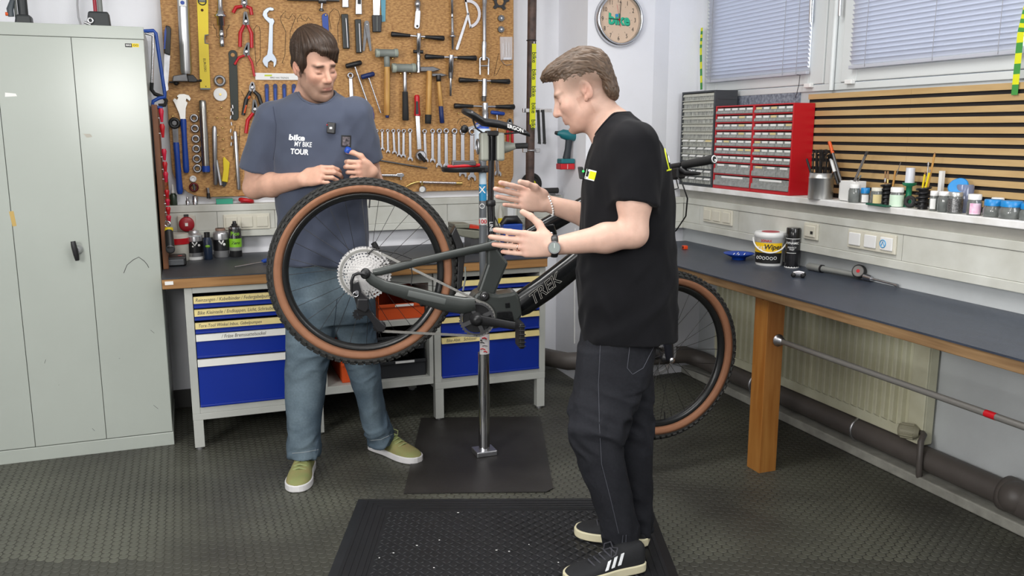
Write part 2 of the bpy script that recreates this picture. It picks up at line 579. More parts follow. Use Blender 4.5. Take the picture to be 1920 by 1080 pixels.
def switch_plate(label, axis, pl, pts, n, inset='sq', name='switch_plate'):
    # pts: four plate corner pixels tl,tr,br,bl on the duct front
    fn = (lambda x, y: ony(x, y, pl)) if axis == 'x' else (lambda x, y: onx(x, y, pl))
    P = [fn(*p) for p in pts]
    i = 0 if axis == 'x' else 1
    a0 = min(p[i] for p in P); a1 = max(p[i] for p in P)
    z0 = (P[2][2] + P[3][2]) / 2; z1 = (P[0][2] + P[1][2]) / 2
    nd = V3(0, -1, 0) if axis == 'x' else V3(-1, 0, 0)
    def bx(m, u0, u1, v0, v1, d0, d1):
        if axis == 'x': return m.box((u0, pl - d1, v0), (u1, pl - d0, v1))
        return m.box((pl - d1, u0, v0), (pl - d0, u1, v1))
    c = (P[0] + P[2]) / 2
    t = thing(name, label, 'socket', (c[0], c[1], z0))
    bx(MB(), a0, a1, z0, z1, 0.0, 0.011).build('plate', CREAM, t, bev=0.003)
    w = (a1 - a0) / n
    for k in range(n):
        u0 = a0 + k * w + w * 0.13; u1 = a0 + (k + 1) * w - w * 0.13
        bx(MB(), u0, u1, z0 + (z1 - z0) * 0.16, z1 - (z1 - z0) * 0.16, 0.011, 0.017).build('rocker', WHITEP if inset == 'w' else CREAM, t, bev=0.004)
    return t, (a0, a1, z0, z1)


switch_plate('cream triple switch plate right of the grey drawer cabinet', 'y', 2.784, ((1322, 388), (1374, 394), (1374, 425), (1322, 414)), 3)
t, q = switch_plate('cream triple socket plate with a blue arrow sticker beside the torque wrench', 'y', 2.784, ((1594, 429), (1681, 441), (1681, 478), (1594, 463)), 3, 'w')
p = onx(1655, 457, 2.766)
MB().torus(p, (1, 0, 0), 0.016, 0.0022, 24, 6).build('sticker_ring', mat('sky_blue_print', srgb(80, 160, 210), 0.5), t)
MB().tube([p + V3(0, 0.008, -0.008), p + V3(0, 0, 0.010), p + V3(0, -0.008, -0.008)], 0.002, 6).build('sticker_arrow', MATS['sky_blue_print'], t)
t, q = switch_plate('small cream telephone socket behind the black spray can', 'y', 2.784, ((1511, 417), (1535, 420), (1535, 451), (1511, 447)), 1, name='telephone_socket')
p = onx(1522, 436, 2.768)
MB().box((2.765, p[1] - 0.008, p[2] - 0.008), (2.7675, p[1] + 0.008, p[2] + 0.006)).build('jack', INK, t)
switch_plate('cream triple socket plate on the back duct behind the green spray can', 'x', 4.824, ((420, 402), (505, 400), (505, 428), (420, 432)), 3)

# red three-phase socket
c = ony(350, 420, 4.80)
t = thing('three_phase_socket', 'red round three-phase socket on the duct by the cupboard', 'socket', c)
MB().box((c[0] - 0.045, 4.805, c[2] - 0.045), (c[0] + 0.045, 4.824, c[2] + 0.045)).build('plate', mat('grey_socket_plate', srgb(200, 196, 184), 0.5), t, bev=0.006)
MB().lathe((c[0], 4.807, c[2]), (0, -1, 0), [(0, 0.038), (0.03, 0.038), (0.034, 0.034), (0.036, 0.01)], 28).build('lid', mat('dark_red_plastic', srgb(158, 28, 40), 0.4), t)
MB().box((c[0] - 0.012, 4.80, c[2] + 0.036), (c[0] + 0.012, 4.806, c[2] + 0.05)).build('hinge', BLACKP, t)
MB().box((c[0] - 0.008, 4.768, c[2] - 0.008), (c[0] + 0.006, 4.772, c[2] + 0.008)).build('emblem', PAPER, t)

# ---- wooden slat panel on the right
OAK = mat('light_oak_slat', srgb(194, 164, 116), 0.55, scale=30, col2=srgb(178, 146, 98), var=0.2, stretch=(1, 0.12, 1), detail=6)
ya = onx(1514, 177, 2.885)[1]; zt = onx(1514, 177, 2.885)[2]
t = thing('slat_panel', 'light oak acoustic slat panel with black felt gaps behind the jars', 'panel', (2.9, 2.6, LZ))
MB().box((2.900, 1.25, LZ + 0.001), (2.938, ya, zt - 0.004)).build('felt_backing', mat('black_felt', (0.012, 0.01, 0.011), 0.95), t)
yj = onx(1705, 190, 2.885)[1]
k = 0; z = zt
pit = (zt - onx(1706, 350, 2.885)[2]) / ((350 - 165) / 18.2)
while z - 0.029 > LZ:
    MB().box((2.892, yj + 0.0004, z - pit * 0.61), (2.902, ya, z)).build('slat', OAK, t)
    MB().box((2.892, 1.25, z - pit * 0.61), (2.902, yj - 0.0004, z)).build('slat', OAK, t)
    z -= pit

# ---- radiator, pipes under the right bench
RADM = mat('aged_cream_enamel', srgb(214, 213, 188), 0.4, var=0.1, scale=8, col2=srgb(196, 193, 166))
XR = 2.89
yr0 = onx(1738, 700, XR)[1]; yr1 = 4.25; zr0 = 0.162; zr1 = 0.76
t = thing('radiator', 'cream ribbed panel radiator under the right workbench', 'radiator', (2.9, (yr0 + yr1) / 2, zr0))
MB().box((XR + 0.012, yr0, zr0), (2.955, yr1, zr1)).build('panel', RADM, t, bev=0.006)
MB().box((XR + 0.004, yr0, zr0 + 0.001), (XR + 0.014, yr0 + 0.085, zr1 - 0.001)).build('side_flange', RADM, t, bev=0.003)
n = 42; first = None; yy = yr0 + 0.12; k = 0
stp = 0.049
while yy < yr1 - 0.03:
    if first is None:
        pts = [(XR + 0.012, yy - 0.014, zr0 + 0.05), (XR - 0.010, yy - 0.009, zr0 + 0.064), (XR - 0.010, yy + 0.009, zr0 + 0.064), (XR + 0.012, yy + 0.014, zr0 + 0.05)]
        m_ = MB()
        lo_ = pts; hi_ = [(p[0], p[1], zr1 - 0.03) for p in pts]
        m_.raw(lo_ + hi_, [(0, 1, 5, 4), (1, 2, 6, 5), (2, 3, 7, 6), (0, 3, 2, 1), (4, 5, 6, 7)], False)
        first = m_.build('rib', RADM, t, bev=0.003)
    else:
        place_copy(first, t, (0, k * stp, 0))
    yy += stp; k += 1
PIPEM = mat('brown_grey_pipe_paint', srgb(88, 82, 78), 0.5, var=0.15, scale=12)
xp = 2.92
t = thing('heating_pipe', 'thick brown-grey heating pipe along the foot of the right wall', 'pipe', (xp, 2.5, 0.1))
pts = [(xp, 0.6, 0.106), (xp, 4.25, 0.106), (xp - 0.03, 4.36, 0.12), (xp - 0.12, 4.41, 0.15), (2.2, 4.42, 0.17), (2.03, 4.45, 0.17), (1.97, 4.55, 0.17), (1.88, 4.72, 0.17), (1.84, 4.83, 0.17)]
MB().tube(pts, 0.052, 18).build('pipe_run', PIPEM, t)
for y in (onx(1612, 800, xp)[1], 3.85, 1.55):
    MB().torus((xp, y, 0.106), (0, 1, 0), 0.054, 0.007, 28, 8).build('pipe_clamp', STEEL, t)
for p_, d_ in (((2.42, 4.42, 0.168), (1, 0, 0)), ((2.22, 4.42, 0.17), (1, 0, 0))):
    MB().torus(p_, d_, 0.052, 0.008, 28, 8).build('pipe_clamp', DSTEEL, t)
pe = onx(1905, 915, xp)
MB().lathe((xp - 0.01, pe[1], 0.115), (0, 1, 0), [(-0.2, 0.068), (0.0, 0.068), (0.012, 0.07), (0.03, 0.07), (0.032, 0.05)], 24).build('coupling', PIPEM, t)
MB().ball((xp - 0.035, pe[1] - 0.03, 0.125), 0.062, 18).build('cap_bulge', PIPEM, t)
# valve with its pipe
pv = onx(1710, 812, 2.855)
t = thing('radiator_valve', 'grey ribbed thermostat valve with bent pipe at the radiator', 'valve', (2.82, pv[1], 0.0))
vm = mat('dirty_valve_plastic', srgb(150, 146, 124), 0.55)
MB().lathe(pv + V3(0.03, -0.01, 0.0), (-0.55, 0.8, 0.0), [(0, 0.018), (0.012, 0.026), (0.02, 0.03), (0.07, 0.032), (0.082, 0.026), (0.086, 0.012)], 24).build('thermostat_head', vm, t)
a_ = unit((-0.55, 0.8, 0.0))
for k in range(14):
    an = 2 * math.pi * k / 14
    u_ = unit(np.cross(a_, (0, 0, 1))); w_ = np.cross(a_, u_)
    rr = (u_ * math.cos(an) + w_ * math.sin(an)) * 0.032
    MB().cyl(pv + V3(0.03, -0.01, 0) + a_ * 0.02 + rr, pv + V3(0.03, -0.01, 0) + a_ * 0.072 + rr, 0.0028, n=6).build('head_rib', vm, t)
MB().tube([pv + V3(0.05, 0, 0), pv + V3(0.03, -0.035, 0.0), pv + V3(0.0, -0.05, -0.02), (pv[0] + 0.0, pv[1] - 0.055, 0.06), (pv[0] + 0.01, pv[1] - 0.05, 0.025), (pv[0] + 0.06, pv[1] - 0.03, 0.018)], 0.013, 12).build('bent_pipe', PIPEM, t)

# ================================================================= WORKBENCHES
BWOOD = mat('bench_edge_beech', srgb(172, 128, 78), 0.5, scale=26, col2=srgb(134, 94, 52), var=0.3, stretch=(0.12, 0.6, 2.2), detail=6)
BWOOD2 = mat('worn_bench_edge', srgb(150, 120, 84), 0.6, scale=26, col2=srgb(112, 84, 54), var=0.3, stretch=(0.6, 0.12, 2.2), detail=6)
MATTOP = mat('slate_bench_mat', srgb(58, 62, 68), 0.42, var=0.2, scale=8, bump=0.5, bscale=170, stretch=(2.5, 0.7, 1), spec=0.5)
MATTOP2 = mat('slate_blue_bench_mat', srgb(58, 65, 78), 0.36, var=0.2, scale=8, bump=0.55, bscale=150, stretch=(2.5, 0.7, 1), spec=0.5)
t = thing('back_workbench', 'beech workbench with dark mat along the back wall', 'workbench', (0.8, 4.5, 0.79))
MB().box((-0.127, 4.15, 0.79), (1.77, 4.885, 0.836)).build('worktop', BWOOD, t, bev=0.003)
MB().box((-0.1275, 4.146, 0.836), (1.77, 4.885, 0.842)).build('top_mat', MATTOP, t)
p = ony(317, 531, 4.149)
MB().box((p[0] - 0.018, 4.1485, p[2] - 0.008), (p[0] + 0.018, 4.15, p[2] + 0.008)).build('price_tag', PAPER, t)
t = thing('right_workbench', 'long workbench with blue-grey mat along the window wall', 'workbench', (2.5, 2.8, 0))
MB().box((2.262, 1.1, 0.795), (2.829, Y_COL - 0.035, 0.834)).build('worktop', BWOOD2, t, bev=0.003)
MB().box((2.258, 1.1, 0.834), (2.829, Y_COL - 0.035, 0.841)).build('top_mat', MATTOP2, t)
PINE = mat('varnished_pine', srgb(188, 130, 64), 0.42, scale=22, col2=srgb(160, 98, 38), var=0.3, stretch=(1.5, 1.5, 0.12), detail=6)
c = onz(1423, 888)
lg = MB().box((c[0], c[1], 0), (c[0] + 0.09, c[1] + 0.09, 0.795)).build('leg', PINE, t, bev=0.002)
p = ony(1430, 560, c[1])
for (x, y, r_) in ((1431, 561, 0.005),):
    p = ony(x, y, c[1])
    MB().lathe((p[0], c[1] + 0.0002, p[2]), (0, -1, 0), [(0, r_), (0.0004, r_ * 0.9)], 14).build('leg_screw', mat('brown_screw_head', srgb(150, 88, 38), 0.5), lg)  # brown disc is the screw head near the top of the leg
# steel rod running from the leg along the bench
a = onx(1475, 650, c[0] + 0.06); yl = c[1]
t2 = thing('steel_rod', 'grey steel rod running from the pine leg under the bench', 'rod', (c[0] + 0.06, 2.0, 0.5))
MB().cyl((c[0] + 0.06, yl - 0.0, 0.605), (c[0] + 0.06, 1.1, 0.605), 0.0115).build('rod', mat('grey_pipe_paint', srgb(128, 126, 122), 0.4, 0.3), t2)
MB().lathe((c[0] + 0.06, yl - 0.002, 0.605), (0, -1, 0), [(0, 0.027), (0.006, 0.027), (0.01, 0.018), (0.03, 0.016), (0.034, 0.012)], 20).build('flange', STEEL, t2)
yy = onx(1858, 778, c[0] + 0.06)[1]
MB().lathe((c[0] + 0.06, yy - 0.02, 0.605), (0, 1, 0), [(0, 0.0122), (0.04, 0.0122)], 16).build('red_mark', REDP, t2)

# ---- drawer cabinets under the back bench
GFRAME = mat('light_grey_cabinet_steel', srgb(186, 188, 182), 0.4, var=0.05, scale=6)
BLUEF = mat('ultramarine_drawer_front', srgb(14, 46, 148), 0.32, var=0.06, scale=5, spec=0.5)
TAPE = mat('cream_label_strip', srgb(224, 206, 140), 0.55, var=0.12, scale=14)
STRIPW = mat('white_label_strip', srgb(220, 220, 214), 0.5)
YC = 4.175


def zq(x, y): return ony(x, y, YC)[2]


def drawer_cabinet(label, x0, x1, ztop, zbase, zleg, drawers):
    t = thing('drawer_cabinet', label, 'cabinet', ((x0 + x1) / 2, 4.5, 0), 'drawer cabinets under the back bench')
    fr = 0.035
    m_ = MB().box((x0, YC, zbase), (x0 + fr, 4.80, ztop)).box((x1 - fr, YC, zbase), (x1, 4.80, ztop)).box((x0 + fr, YC, ztop - 0.03), (x1 - fr, 4.80, ztop)).box((x0 + fr, 4.77, zbase), (x1 - fr, 4.80, ztop - 0.03)).box((x0 + fr, YC, zbase), (x1 - fr, 4.80, zbase + 0.03))
    m_.build('carcass', GFRAME, t, bev=0.002)
    m_ = MB().box((x0, YC, zleg), (x1, YC + 0.05, zbase)).box((x0, 4.75, zleg), (x1, 4.80, zbase)).box((x0, YC + 0.05, zleg), (x0 + 0.05, 4.75, zbase)).box((x1 - 0.05, YC + 0.05, zleg), (x1, 4.75, zbase))
    m_.build('base_frame', GFRAME, t, bev=0.002)
    for lx in (x0 + 0.001, x1 - 0.046):
        for ly in (YC + 0.001, 4.75):
            lg = MB().box((lx, ly, 0.012), (lx + 0.045, ly + 0.045, zleg)).build('leg', GFRAME, t, bev=0.002)
            MB().cyl((lx + 0.022, ly + 0.022, 0.0), (lx + 0.022, ly + 0.022, 0.012), 0.018).build('foot', STEEL, lg)
    for (za, zm, zb_, tape, txt, tx) in drawers:      # strip top, strip bottom, drawer bottom
        d = MB().box((x0 + fr + 0.003, YC - 0.001, zb_ + 0.002), (x1 - fr - 0.003, 4.70, zm)).build('drawer', BLUEF, t)
        MB().box((x0 + fr + 0.003, YC - 0.010, zb_ + 0.002), (x1 - fr - 0.003, YC - 0.001, zb_ + 0.012)).build('drawer_lip', BLUEF, d, bev=0.002)
        # slanted grip strip with label
        xa, xb = x0 + fr + 0.003, x1 - fr - 0.003
        MB().raw([(xa, YC - 0.012, zm), (xb, YC - 0.012, zm), (xb, YC - 0.004, za), (xa, YC - 0.004, za), (xa, YC + 0.01, zm), (xb, YC + 0.01, zm), (xb, YC + 0.01, za), (xa, YC + 0.01, za)],
                 [(0, 1, 2, 3), (7, 6, 5, 4), (0, 4, 5, 1), (3, 2, 6, 7), (0, 3, 7, 4), (1, 5, 6, 2)]).build('label_strip', tape, d)
        if txt:
            text(txt, GREYINK, d, (tx, YC - 0.0087, (za + zm) / 2), (1, 0, 0), (0, 0.25, 1), (za - zm) * 0.78, 'handwriting', 'LEFT', 0.0006, 0.0, 0.25, 0.82)
    return t


L = lambda y: zq(366, y)
x0 = ony(346, 560, YC)[0]; x1 = 0.575
drawer_cabinet('blue drawer cabinet with handwritten strips next to the grey cupboard', x0, x1, 0.789, L(777), L(789), [
    (L(557), L(569), L(579), TAPE, 'Reinzangen / Kabelbinder / Federgabelpumpe', x0 + 0.045),
    (L(581), L(593), L(602), TAPE, 'Bike Kleinteile / Endkappen, Licht, Schrauben', x0 + 0.05),
    (L(606), L(617), L(627), TAPE, 'Torx-Tool Winkel Inbus, Gabelpumpen', x0 + 0.05),
    (L(628), L(640), L(673), STRIPW, '/ Fräse Bremssattelsockel', x0 + 0.15),
    (L(675), L(688), L(765), STRIPW, '', 0)])
R_ = lambda y: zq(990, y)
x0b = ony(815, 660, YC)[0]; x1b = 1.77
drawer_cabinet('blue drawer cabinet standing behind the repair stand pole', x0b, x1b, 0.789, R_(700), R_(712), [
    (R_(519), R_(528), R_(537), TAPE, '', 0),
    (R_(539), R_(548), R_(560), STRIPW, '', 0),
    (R_(562), R_(571), R_(582), TAPE, '', 0),
    (R_(584), R_(593), R_(617), TAPE, '', 0),
    (R_(620), R_(630), R_(693), TAPE, 'Bike-Abst.   Schlösser', x0b + 0.06)])
# open shelf unit between
t = thing('shelf_unit', 'open grey steel shelf between the two blue drawer cabinets', 'shelf', (0.87, 4.5, 0.1))
za = ony(700, 716, YC + 0.02)[2]; zb2 = ony(790, 598, YC + 0.02)[2]
xs0 = 0.58; xs1 = x0b - 0.005
MB().box((xs0, YC + 0.01, za - 0.04), (xs1, 4.78, za)).build('lower_board', GFRAME, t, bev=0.002)
MB().box((xs0, YC + 0.03, zb2 - 0.03), (xs1, 4.78, zb2)).build('upper_board', GFRAME, t, bev=0.002)
MB().box((xs0, YC + 0.01, za), (xs0 + 0.02, 4.78, 0.789)).build('side_panel', GFRAME, t)
MB().box((xs1 - 0.02, YC + 0.01, za), (xs1, 4.78, 0.789)).build('side_panel', GFRAME, t)
MB().box((xs0 + 0.02, YC + 0.01, 0.74), (xs1 - 0.02, 4.78, 0.789)).build('top_rail', GFRAME, t)
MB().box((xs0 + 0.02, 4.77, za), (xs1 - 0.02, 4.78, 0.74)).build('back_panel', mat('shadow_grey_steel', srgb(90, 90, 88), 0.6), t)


def bin_box(name, label, lo, hi, m, tagm=None, cat='box'):
    t = thing(name, label, cat, ((lo[0] + hi[0]) / 2, (lo[1] + hi[1]) / 2, lo[2]))
    x0, y0, z0 = lo; x1, y1, z1 = hi; w = 0.004
    h1 = z0 + (z1 - z0) * 0.62
    MB().box((x0, y0, z0), (x1, y1, z0 + w)).box((x0, y0, z0 + w), (x1, y0 + w, h1)).box((x0, y1 - w, z0 + w), (x1, y1, z1)).box((x0, y0 + w, z0 + w), (x0 + w, y1 - w, z1)).box((x1 - w, y0 + w, z0 + w), (x1, y1 - w, z1)).build('tub', m, t, bev=0.002)
    MB().box((x0 - 0.004, y0 - 0.008, h1 - 0.012), (x1 + 0.004, y0 + w, h1 + 0.004)).build('front_rim', m, t, bev=0.002)
    MB().box((x0 + (x1 - x0) * 0.35, y0 - 0.009, h1 - 0.01), (x0 + (x1 - x0) * 0.75, y0 - 0.0082, h1 + 0.002)).build('label_card', tagm or PAPER, t)
    return t


ORB = mat('orange_bin', srgb(206, 78, 22), 0.5)
DKB = mat('anthracite_bin', srgb(38, 40, 44), 0.5)
bx0 = ony(710, 590, YC + 0.05)[0]
bin_box('storage_bin', 'orange storage bin on the upper shelf behind the rear wheel', (bx0, YC + 0.05, zb2 + 0.001), (bx0 + 0.24, 4.6, zb2 + 0.125), ORB)
bin_box('storage_bin', 'orange storage bin on the lower shelf at the left', (xs0 + 0.1, YC + 0.05, za + 0.001), (xs0 + 0.24, 4.6, za + 0.16), ORB)
bin_box('storage_bin', 'anthracite storage crate on the lower shelf at the right', (xs1 - 0.28, YC + 0.05, za + 0.001), (xs1 - 0.03, 4.6, za + 0.14), DKB)
bin_box('storage_bin', 'second anthracite crate stacked on the lower crate', (xs1 - 0.275, YC + 0.06, za + 0.142), (xs1 - 0.035, 4.6, za + 0.26), DKB)

# ---- grey steel cupboard on the left
CUPM = mat('pale_green_grey_enamel', srgb(176, 182, 174), 0.22, var=0.04, scale=3, spec=0.55)
YF = 4.30
t = thing('steel_cupboard', 'tall pale grey steel cupboard with folding doors', 'cupboard', (-0.72, 4.6, 0))
xr = -0.132; xl = -1.32
MB().box((xl, YF + 0.02, 0.065), (xr, 4.88, 1.95)).build('body', CUPM, t, bev=0.003)
MB().box((xl, YF - 0.004, 1.90), (xr + 0.002, YF + 0.02, 1.953)).build('top_rail', CUPM, t, bev=0.002)
MB().box((xl, YF - 0.004, 0.0), (xr + 0.003, 4.86, 0.064)).build('plinth', CUPM, t, bev=0.002)
xs = [xl, -1.02, -0.722, -0.424, xr]
for i, (a, b) in enumerate(zip(xs, xs[1:])):
    d = MB().box((a + 0.0012, YF, 0.0675), (b - 0.0012, YF + 0.019, 1.8985)).build('door', CUPM, t, bev=0.0012)
    if i == 2:
        h = ony(141, 468, YF)
        MB().lathe((h[0] + 0.012, YF, h[2]), (0, -1, 0), [(0, 0.021), (0.008, 0.021), (0.012, 0.013), (0.03, 0.010)], 20).build('handle_rose', CHROME, d)
        MB().tube([(h[0] - 0.002, YF - 0.034, h[2] + 0.042), (h[0], YF - 0.036, h[2] + 0.02), (h[0] + 0.006, YF - 0.034, h[2] - 0.02), (h[0] + 0.008, YF - 0.03, h[2] - 0.045)], [0.010, 0.012, 0.012, 0.009], 12).build('door_handle', BLACKP, d)
        p = ony(20, 179, YF)
        MB().prism([(p[0] - 0.02, YF - 0.0004, p[2] + 0.012), (p[0] + 0.02, YF - 0.0004, p[2] + 0.008), (p[0] + 0.024, YF - 0.0004, p[2] - 0.003), (p[0] - 0.022, YF - 0.0004, p[2] - 0.006)], (0, 0.0003, 0)).build('paper_scrap', PAPER, d)
        p = ony(25, 411, YF)
        MB().prism([(p[0] - 0.014, YF - 0.0004, p[2] + 0.034), (p[0] + 0.004, YF - 0.0004, p[2] + 0.036), (p[0] + 0.010, YF - 0.0004, p[2] - 0.03), (p[0] - 0.006, YF - 0.0004, p[2] - 0.032)], (0, 0.0003, 0)).build('tape_scrap', mat('old_masking_tape', srgb(190, 160, 92), 0.6), d)
    if i == 3:
        p = ony(241, 85, YF); 
        MB().box((p[0] - 0.014, YF - 0.0005, p[2] - 0.008), (p[0] + 0.014, YF, p[2] + 0.008)).build('sticker', INK, d)
        text('BIKE', PAPER, d, (p[0], YF - 0.0006, p[2]), (1, 0, 0), (0, 0, 1), 0.011, depth=0.0003, bold=0.02)
        p = ony(254, 85, YF)
        MB().box((p[0] - 0.015, YF - 0.0005, p[2] - 0.008), (p[0] + 0.014, YF, p[2] + 0.008)).build('sticker', YELLOWP, d)
        MB().torus((p[0] - 0.005, YF - 0.0008, p[2]), (0, 1, 0), 0.004, 0.0008, 14, 5).torus((p[0] + 0.006, YF - 0.0008, p[2]), (0, 1, 0), 0.004, 0.0008, 14, 5).build('sticker_print', INK, d)
        p = [ony(x, y, YF - 0.0006) for x, y in ((232, 512), (238, 497), (250, 487), (260, 482), (270, 489), (276, 496), (279, 502))]
        MB().tube(p, 0.0012, 5).build('pen_scribble', INK, d)
        p = ony(165, 254, YF)
        MB().prism([(p[0] - 0.018, YF - 0.0004, p[2] + 0.008), (p[0] + 0.01, YF - 0.0004, p[2] + 0.006), (p[0] + 0.017, YF - 0.0004, p[2] - 0.006), (p[0] - 0.006, YF - 0.0004, p[2] - 0.01)], (0, 0.0003, 0)).build('paint_chip', mat('chipped_paint', srgb(176, 172, 160), 0.6), d)
    for k in range(3):
        random.seed(i * 7 + k)
        px = random.uniform(a + 0.05, b - 0.05); pz = random.uniform(0.12, 0.6)
        MB().tube([(px, YF - 0.0003, pz), (px + random.uniform(-0.02, 0.02), YF - 0.0003, pz + random.uniform(-0.02, 0.02))], 0.0007, 4).build('scratch', DSTEEL, d)

# ---- mats on the floor
def rect_frame(tl, tr, depth):
    tl = np.array(tl); tr = np.array(tr); u = unit(tr - tl); w = np.linalg.norm(tr - tl); v = np.array([u[1], -u[0], 0.0])
    if v[1] > 0: v = -v
    return tl, u, v, w


PLATE = mat('dark_rubber_sheet', srgb(43, 41, 39), 0.5, scale=7, col2=srgb(34, 31, 29), var=0.3, detail=7, bump=0.15, bscale=60)
tl, u, v, w = rect_frame(onz(790, 785), onz(1013, 783), 1)
tlq = V3(*tl[:2], 0.0027); 
def PT(a, b, z): return tl + u * a + v * b + V3(0, 0, z)
ob = MB().prism([PT(0, 0, 0.0028), PT(0.63, 0, 0.0028), PT(0.63, 0.93, 0.0028), PT(0.60, 0.965, 0.0028), PT(0, 0.965, 0.0028)], (0, 0, 0.004)).build('floor_plate', PLATE)
tag(ob, 'flat dark sheet on the floor under the repair stand', 'mat')
RUB = mat('anti_fatigue_rubber', srgb(27, 28, 31), 0.5, var=0.25, scale=10, spec=0.5)
tl, u, v, w = rect_frame(onz(672, 937), onz(1215, 935), 1)
W_ = w; D_ = 1.0; B1 = 0.035; B2 = 0.135; zt0 = 0.003; zt1 = 0.014
t = thing('anti_fatigue_mat', 'black rubber anti-fatigue mat with chequer tread in the foreground', 'mat', tl + u * W_ / 2 + v * D_ / 2)
def PT(a, b, z): return tl + u * a + v * b + V3(0, 0, z)
outer = [PT(0, 0, zt0), PT(W_, 0, zt0), PT(W_, D_, zt0), PT(0, D_, zt0)]
ring = [PT(B1, B1, zt1), PT(W_ - B1, B1, zt1), PT(W_ - B1, D_ - B1, zt1), PT(B1, D_ - B1, zt1)]
mb = MB().raw(outer + ring, [(i, (i + 1) % 4, (i + 1) % 4 + 4, i + 4) for i in range(4)] + [(4, 5, 6, 7)]).raw(outer, [(3, 2, 1, 0)])
mb.build('base_sheet', RUB, t)
mb = MB()
for q in (0.045, 0.07, 0.092, 0.115, 0.13):
    for (p0, p1) in ((PT(q, q, zt1), PT(W_ - q, q, zt1)), (PT(q, q, zt1), PT(q, D_ - q, zt1)), (PT(W_ - q, q, zt1), PT(W_ - q, D_ - q, zt1))):
        mb.beam(p0, p1, 0.007, 0.004)
o = mb.build('border_ridges', RUB, t); o['kind'] = 'stuff'
mb = MB()
i = 0; a = B2 + 0.02; 
while a < W_ - B2 - 0.01:
    b = B2 + 0.02; j = 0
    while b < D_ - B2 - 0.01:
        an = 0.70 if (i + j) % 2 else -0.70
        c_ = PT(a, b, zt1 + 0.0008)
        d_ = u * math.cos(an) + v * math.sin(an)
        s_ = np.cross(d_, (0, 0, 1))
        e = 0.0150; q = 0.0028
        mb.raw([c_ - d_ * e, c_ + s_ * q, c_ + d_ * e, c_ - s_ * q, c_ + V3(0, 0, 0.0036)], [(0, 1, 4), (1, 2, 4), (2, 3, 4), (3, 0, 4)])
        b += 0.0235; j += 1
    a += 0.0235; i += 1
o = mb.build('tread_bars', RUB, t); o['kind'] = 'stuff'
mb = MB()
random.seed(3)
for k in range(11):
    c_ = PT(random.uniform(0.15, W_ - 0.15), random.uniform(0.15, 0.6), zt1 + 0.0042)
    mb.obox(c_, u * random.uniform(0.0015, 0.004), v * 0.0013, V3(0, 0, 0.0007))
o = mb.build('swarf_specks', PAPER, t); o['kind'] = 'stuff'

# ================================================================= TOOL BOARD
YB = 4.86
OSB = mat('osb_board', srgb(202, 156, 94), 0.55, scale=95, col2=srgb(150, 102, 52), var=0.3, stretch=(0.6, 1, 1.4), detail=10, bump=0.1, bscale=80)
xl = ony(322, 200, YB)[0] - 0.02; xr = ony(963, 200, YB)[0]; zb = ony(640, 363, YB)[2]; rc = 0.10
pts = []
def arc(cx, cz, r, a0, a1, n=8): return [(cx + r * math.cos(a0 + (a1 - a0) * k / n), YB, cz + r * math.sin(a0 + (a1 - a0) * k / n)) for k in range(n + 1)]
pts = [(xl, YB, 2.6)] + arc(xl + rc * 1.6, zb + rc * 1.6, rc * 1.6, math.pi, 1.5 * math.pi) + arc(xr - rc, zb + rc, rc, 1.5 * math.pi, 2 * math.pi) + [(xr, YB, 2.6)]
board = thing('tool_board', 'large brown chipboard tool board with rounded lower corners', 'tool board', ((xl + xr) / 2, 4.88, zb))
MB().prism(pts, (0, 0.035, 0)).build('panel', OSB, board, bev=0.003)


def bp(x, y, d=0.012): return ony(x, y, YB - d)


def sc(x, y): return ((ony(x, y, YB) - CAM) @ _fw) / F_PX


def bl(pts, d=0.0008): return [bp(x, y, d) for x, y in pts]


def outline(pts):
    MB().tube(bl(pts, 0.0007), 0.0012, 4).build('drawn_outline', INK, board)


def flat(mb, pts, d=0.006, th=0.005): return mb.prism(bl(pts, d + th), (0, th, 0))


def rod(mb, a, b, r, r2=None, d=0.014, n=14):
    return mb.cyl(bp(*a, d), bp(*b, d), r * sc(*a), None if r2 is None else r2 * sc(*b), n)


def lath(mb, a, b, prof, d=0.018, n=18):      # prof: (fraction along, radius px)
    A = bp(*a, d); Bq = bp(*b, d); L_ = np.linalg.norm(Bq - A); s = sc(*a)
    return mb.lathe(A, Bq - A, [(f * L_, r * s) for f, r in prof], n)


def tool(name, label, x, y, cat='tool', group=None):
    return thing(name, label, cat, bp(x, y, 0.0), group)


def capsule2(x0, y0, x1, y1, w0, w1, n=6):     # rounded bar outline in pixels
    a = math.atan2(y1 - y0, x1 - x0)
    out = [(x0 + w0 * math.cos(a + math.pi / 2 + math.pi * k / n), y0 + w0 * math.sin(a + math.pi / 2 + math.pi * k / n)) for k in range(n + 1)]
    out += [(x1 + w1 * math.cos(a - math.pi / 2 + math.pi * k / n), y1 + w1 * math.sin(a - math.pi / 2 + math.pi * k / n)) for k in range(n + 1)]
    return out


def hooks(pts):
    for (x, y) in pts:
        p = bp(x, y, 0.0)
        MB().lathe(p, (0, -1, 0), [(0, 0.0022), (0.016, 0.0022), (0.017, 0.005), (0.02, 0.005), (0.021, 0.002)], 8).build('brass_pin', BRASS, board)


hooks([(415, 202), (407, 221), (423, 221), (417, 240), (418, 261), (418, 280), (373, 209), (388, 209), (408, 254), (446, 254), (735, 110), (720, 110), (750, 138), (767, 138), (791, 73), (853, 112), (843, 134), (901, 156), (918, 156), (324, 218), (858, 213), (610, 29), (650, 30), (674, 40)])
